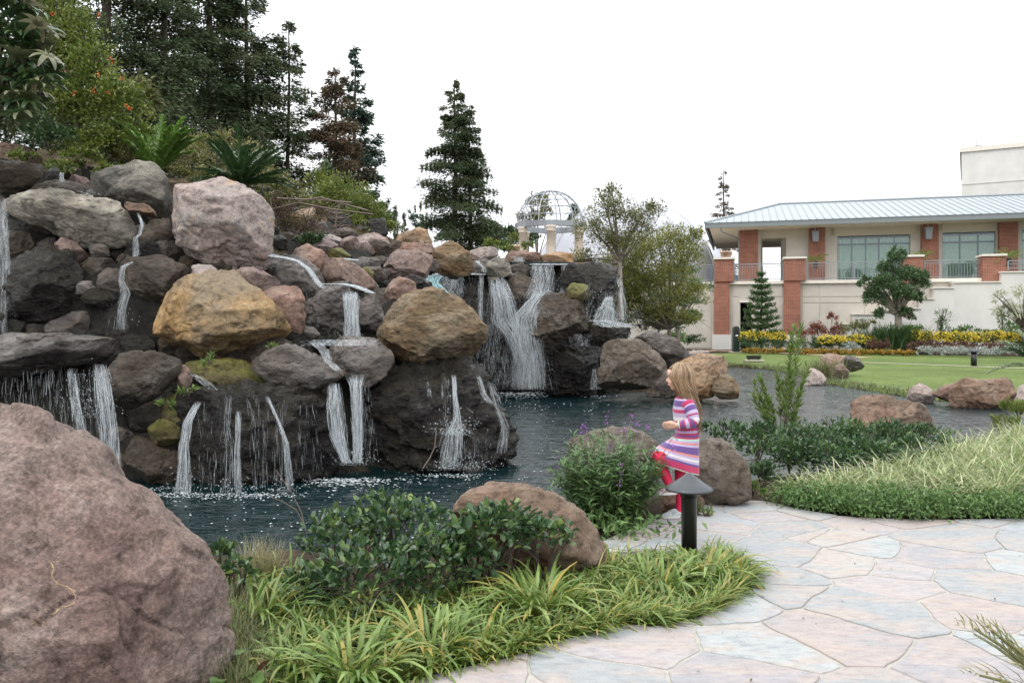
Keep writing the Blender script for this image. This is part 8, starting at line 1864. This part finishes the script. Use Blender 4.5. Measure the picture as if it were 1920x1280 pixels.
md = tmp.modifiers.new('r', 'REMESH'); md.mode = 'VOXEL'; md.voxel_size = 0.0048; md.use_smooth_shade = True
sm = tmp.modifiers.new('s', 'SMOOTH'); sm.factor = 0.5; sm.iterations = 4
bpy.context.view_layer.update()
me = bpy.data.meshes.new_from_object(tmp.evaluated_get(bpy.context.evaluated_depsgraph_get())); me.name = 'body'
bpy.data.objects.remove(tmp, do_unlink=True)
me.materials.clear(); me.materials.append(M_skin); me.materials.append(M_legg)
cz = np.zeros(len(me.polygons) * 3); me.polygons.foreach_get('center', cz); cz = cz.reshape(-1, 3)
zl = G(0, 838)[2]
mi = np.where(cz[:, 2] < zl, 1, 0).astype(np.int32)
me.polygons.foreach_set('material_index', mi); me.polygons.foreach_set('use_smooth', np.ones(len(mi), bool))
link('body', me, GIRL)
# eyes, brows, mouth
M_eye = flat_mat('eye_white', (0.75, 0.75, 0.74), 0.2, var=0.02); M_iris = flat_mat('iris', (0.05, 0.08, 0.11), 0.2); M_lip = flat_mat('lips', (0.5, 0.19, 0.17), 0.45); M_brow = flat_mat('brow', (0.42, 0.27, 0.17), 0.7)
for s in (-1, 1):
    mb = MB(); ell(mb, hc + [-0.066, s * 0.029, 0.002] - g_o, (0.010, 0.012, 0.008)); e = mb.build('eye', M_eye, GIRL, True)
    mb = MB(); ell(mb, hc + [-0.0745, s * 0.030, 0.002] - g_o, (0.003, 0.0055, 0.0055)); mb.build('iris', M_iris, e, True)
mb = MB(); a = np.linspace(-1, 1, 7); mb.tube(np.c_[-0.083 + 0.010 * a ** 2, 0.019 * a, -0.053 + 0 * a] + hc - g_o, 0.0042 * (1.15 - a ** 2), 6); mb.build('mouth', M_lip, GIRL, True)
# knit dress with stripes
def stripe_mat():
    t = NT('striped_knit'); a = t.n('ShaderNodeAttribute', {'attribute_name': 'rnd'}).outputs['Fac']
    pu, lv, cr_, mn, wh, co_ = (0.115, 0.06, 0.21), (0.40, 0.34, 0.50), (0.40, 0.03, 0.10), (0.42, 0.58, 0.47), (0.62, 0.58, 0.60), (0.52, 0.20, 0.19)
    seq = [cr_, cr_, lv, pu, pu, lv, cr_, lv, wh, cr_, pu, cr_, lv, cr_, pu, cr_, mn, lv, co_, lv, pu, pu, pu, co_, lv, wh, lv, pu, cr_, cr_, cr_, mn]
    c = t.ramp(a, [(i / len(seq), s) for i, s in enumerate(seq)], 'CONSTANT')
    co = t.n('ShaderNodeTexCoord').outputs['Object']; nz = t.n('ShaderNodeTexNoise', None, Vector=co, Scale=160.0, Detail=2.0)
    bp = t.n('ShaderNodeBump', None, Strength=0.35, Distance=0.004, Height=nz.outputs['Fac'])
    b = t.bsdf(Base_Color=c, Roughness=0.9, Normal=bp.outputs[0]); b.inputs['Sheen Weight'].default_value = 0.2; return t.m
M_knit = stripe_mat()
RINGS = [((1274, 741), (1290, 741), .052), ((1266, 750), (1302, 747), .112), ((1263, 770), (1306, 768), .114), ((1266, 798), (1309, 796), .104), ((1269, 814), (1309, 812), .098), ((1258, 824), (1309, 826), .108),
         ((1244, 832), (1309, 842), .124), ((1233, 840), (1309, 860), .136), ((1226, 850), (1309, 876), .142), ((1229, 864), (1309, 888), .145)]
kk = np.linspace(0, 1, len(RINGS)); ns = 66; u = np.linspace(0, 1, ns); m = 44
f = lambda i, j: np.interp(u, kk, [r[i][j] for r in RINGS])
Lx, Ly, Rx, Ry = f(0, 0), f(0, 1), f(1, 0), f(1, 1); Dp = np.interp(u, kk, [r[2] for r in RINGS])
for arr in (Lx, Ly, Rx, Ry, Dp): arr[1:-1] = np.convolve(arr, [.25, .5, .25], 'valid')
th = np.linspace(0, 2 * np.pi, m, endpoint=False); V = []
for i in range(ns):
    a, b = G(Lx[i], Ly[i]), G(Rx[i], Ry[i]); c = (a + b) / 2; h = (b - a) / 2
    fold = 1 + 0.035 * max(0, u[i] - 0.5) * 2 * np.sin(th * 9 + 0.5); ct, st = np.cos(th), np.sin(th)
    e = 0.85; ct = np.sign(ct) * np.abs(ct) ** e; st = np.sign(st) * np.abs(st) ** e
    V.append(c + h * (ct * fold)[:, None] + np.array([0, 1, 0]) * (st * fold * Dp[i])[:, None])
V = np.concatenate(V) - g_o; i = np.arange(ns - 1)[:, None] * m; j = np.arange(m)[None]; jn = (j + 1) % m
Q4 = np.stack([i + j, i + jn, i + m + jn, i + m + j], -1).reshape(-1, 4)
mb = MB(); mb.add(V, Q4, np.repeat(u[:-1] * 0.999, m))
def sleeve(pts, r):
    pts = np.array(pts); s = np.r_[0, np.cumsum(np.linalg.norm(np.diff(pts, axis=0), axis=1))]; s /= s[-1]; q = np.linspace(0, 1, 26)
    X = np.stack([np.interp(q, s, pts[:, k]) for k in range(3)], 1)
    for _ in range(3): X[1:-1] = (X[:-2] + 2 * X[1:-1] + X[2:]) / 4
    rr = np.interp(q, s, r) * (1 + 0.04 * np.sin(q * 40)); mb.tube(X - g_o, rr, 16, rnd=np.repeat(np.clip(0.02 + q[:-1] * 0.5, 0, 0.99), 16), cap=False)
sleeve([G(1284, 754, -0.08), G(1290, 768, -0.125), G(1294, 785, -0.145), G(1280, 790, -0.145), W1 + [0.012, 0, 0]], [0.052, 0.046, 0.040, 0.038, 0.027])
sleeve([G(1284, 754, 0.08), G(1287, 772, 0.12), G(1290, 788, 0.12), G(1278, 794, 0.08), W2 + [0.012, 0, 0]], [0.052, 0.046, 0.040, 0.038, 0.027])
dr = mb.build('dress', M_knit, GIRL, True)
so = dr.modifiers.new('t', 'SOLIDIFY'); so.thickness = 0.004
# shoes
M_shoe = flat_mat('mottled_grey_canvas', (0.42, 0.45, 0.46), 0.8, var=0.35, scale=60); M_sole = flat_mat('white_sole', (0.6, 0.6, 0.58), 0.7)
M_shoe2 = flat_mat('pinkish_canvas', (0.5, 0.36, 0.38), 0.8, var=0.3, scale=60)
def shoe(heel, toe, mat):
    heel, toe = heel - g_o, toe - g_o; L = toe - heel; mb = MB()
    for f_, r, hz in ((0.0, 0.027, 0.032), (0.15, 0.030, 0.036), (0.35, 0.030, 0.040), (0.55, 0.031, 0.034), (0.75, 0.033, 0.026), (0.92, 0.028, 0.020)):
        ell(mb, heel + L * f_ + [0, 0, hz * 0.75], (0.042, r, hz))
    tmp = mb.build('shoe', mat); md = tmp.modifiers.new('r', 'REMESH'); md.mode = 'VOXEL'; md.voxel_size = 0.006; sm = tmp.modifiers.new('s', 'SMOOTH'); sm.iterations = 4; md.use_smooth_shade = True
    tmp.parent = GIRL; s2 = MB()
    n = 24; a = np.linspace(0, 2 * np.pi, n, endpoint=False); d = L / np.linalg.norm(L); c = (heel + toe) / 2; hl = np.linalg.norm(L) / 2 + 0.03; sd = np.array([-d[1], d[0], 0])
    ring = c + d * (np.cos(a) * hl)[:, None] + sd * (np.sin(a) * 0.034)[:, None]
    s2.polys(np.r_[ring, ring + [0, 0, 0.016]], [list(range(n - 1, -1, -1)), list(range(n, 2 * n))] + [[i, (i + 1) % n, n + (i + 1) % n, n + i] for i in range(n)]); s2.build('sole', M_sole, tmp)
hl_ = G(1277, 975, nr); hl_[2] = 0.006; to_ = hl_ + [-0.115, -0.02, 0]
shoe(hl_, to_, M_shoe)
h2 = G(1261, 922, nl); shoe(h2, h2 + [-0.105, -0.03, 0.0], M_shoe2)
# long hair
def hair_mat():
    t = NT('blond_hair'); a = t.n('ShaderNodeAttribute', {'attribute_name': 'rnd'}).outputs['Fac']
    c = t.ramp(a, [(0.0, (0.10, 0.058, 0.032)), (0.35, (0.19, 0.118, 0.066)), (0.7, (0.29, 0.195, 0.115)), (1.0, (0.40, 0.29, 0.185))])
    b = t.bsdf(Base_Color=c, Roughness=0.38); b.inputs['Specular IOR Level'].default_value = 0.4; return t.m
M_hair = hair_mat(); rg = np.random.default_rng(300); mb = MB()
sk = hc + np.array([0.012, 0, 0.012])
Vs, Fs = ico(4); keep = ~((Vs[:, 0] < -0.62) & (Vs[:, 2] < 0.62) & (np.abs(Vs[:, 1]) < 0.62)) & ~((Vs[:, 0] < -0.86) & (Vs[:, 2] < 0.5)) & (Vs[:, 2] > -0.85)
fk = keep[Fs].all(1); mb.add(sk + Vs * np.array([0.099, 0.086, 0.099]) - g_o, Fs[fk], 0.3)
for k in range(700):
    phi = rg.uniform(-2.45, 2.45) if k % 3 else rg.choice([-1, 1]) * rg.uniform(1.5, 2.5); st = rg.uniform(0.0, 0.9)      # around the head from the back; start height
    az0 = phi                                                      # 0 = back (+x)
    el = np.linspace(1.45 - 0.5 * st * rg.random(), -0.15, 7)
    X = [sk + np.array([0.103 * math.cos(e) * math.cos(az0), 0.090 * math.cos(e) * math.sin(az0), 0.1 * math.sin(e)]) for e in el]
    L = rg.uniform(0.22, 0.44) if abs(phi) < 1.5 else rg.uniform(0.08, 0.22)
    e0 = X[-1]; back = G(1300 + rg.normal(0, 4), 0)[0]; n2 = 8
    for q in range(1, n2 + 1):
        w = q / n2; tx = back + 0.035 * w; x = e0[0] + (tx - e0[0]) * min(1, w * 1.1) * (0.85 if abs(phi) < 1.4 else 0.45)
        X.append(np.array([x + 0.002 * math.sin(w * 5 + k), sk[1] + (e0[1] - sk[1]) * (1 + 0.15 * w) + 0.002 * math.sin(w * 6 + k * 2), e0[2] - L * w]))
    X = np.array(X) + rg.normal(0, 0.0025, 3); q = np.linspace(0, 1, len(X))
    mb.tube(X - g_o, np.clip(0.0052 * (1 - q ** 3) + 0.0006, 0.001, 1), 4, rnd=np.clip(rg.normal(0.5, 0.25), 0, 1), cap=False)
mb.build('hair', M_hair, GIRL, True)
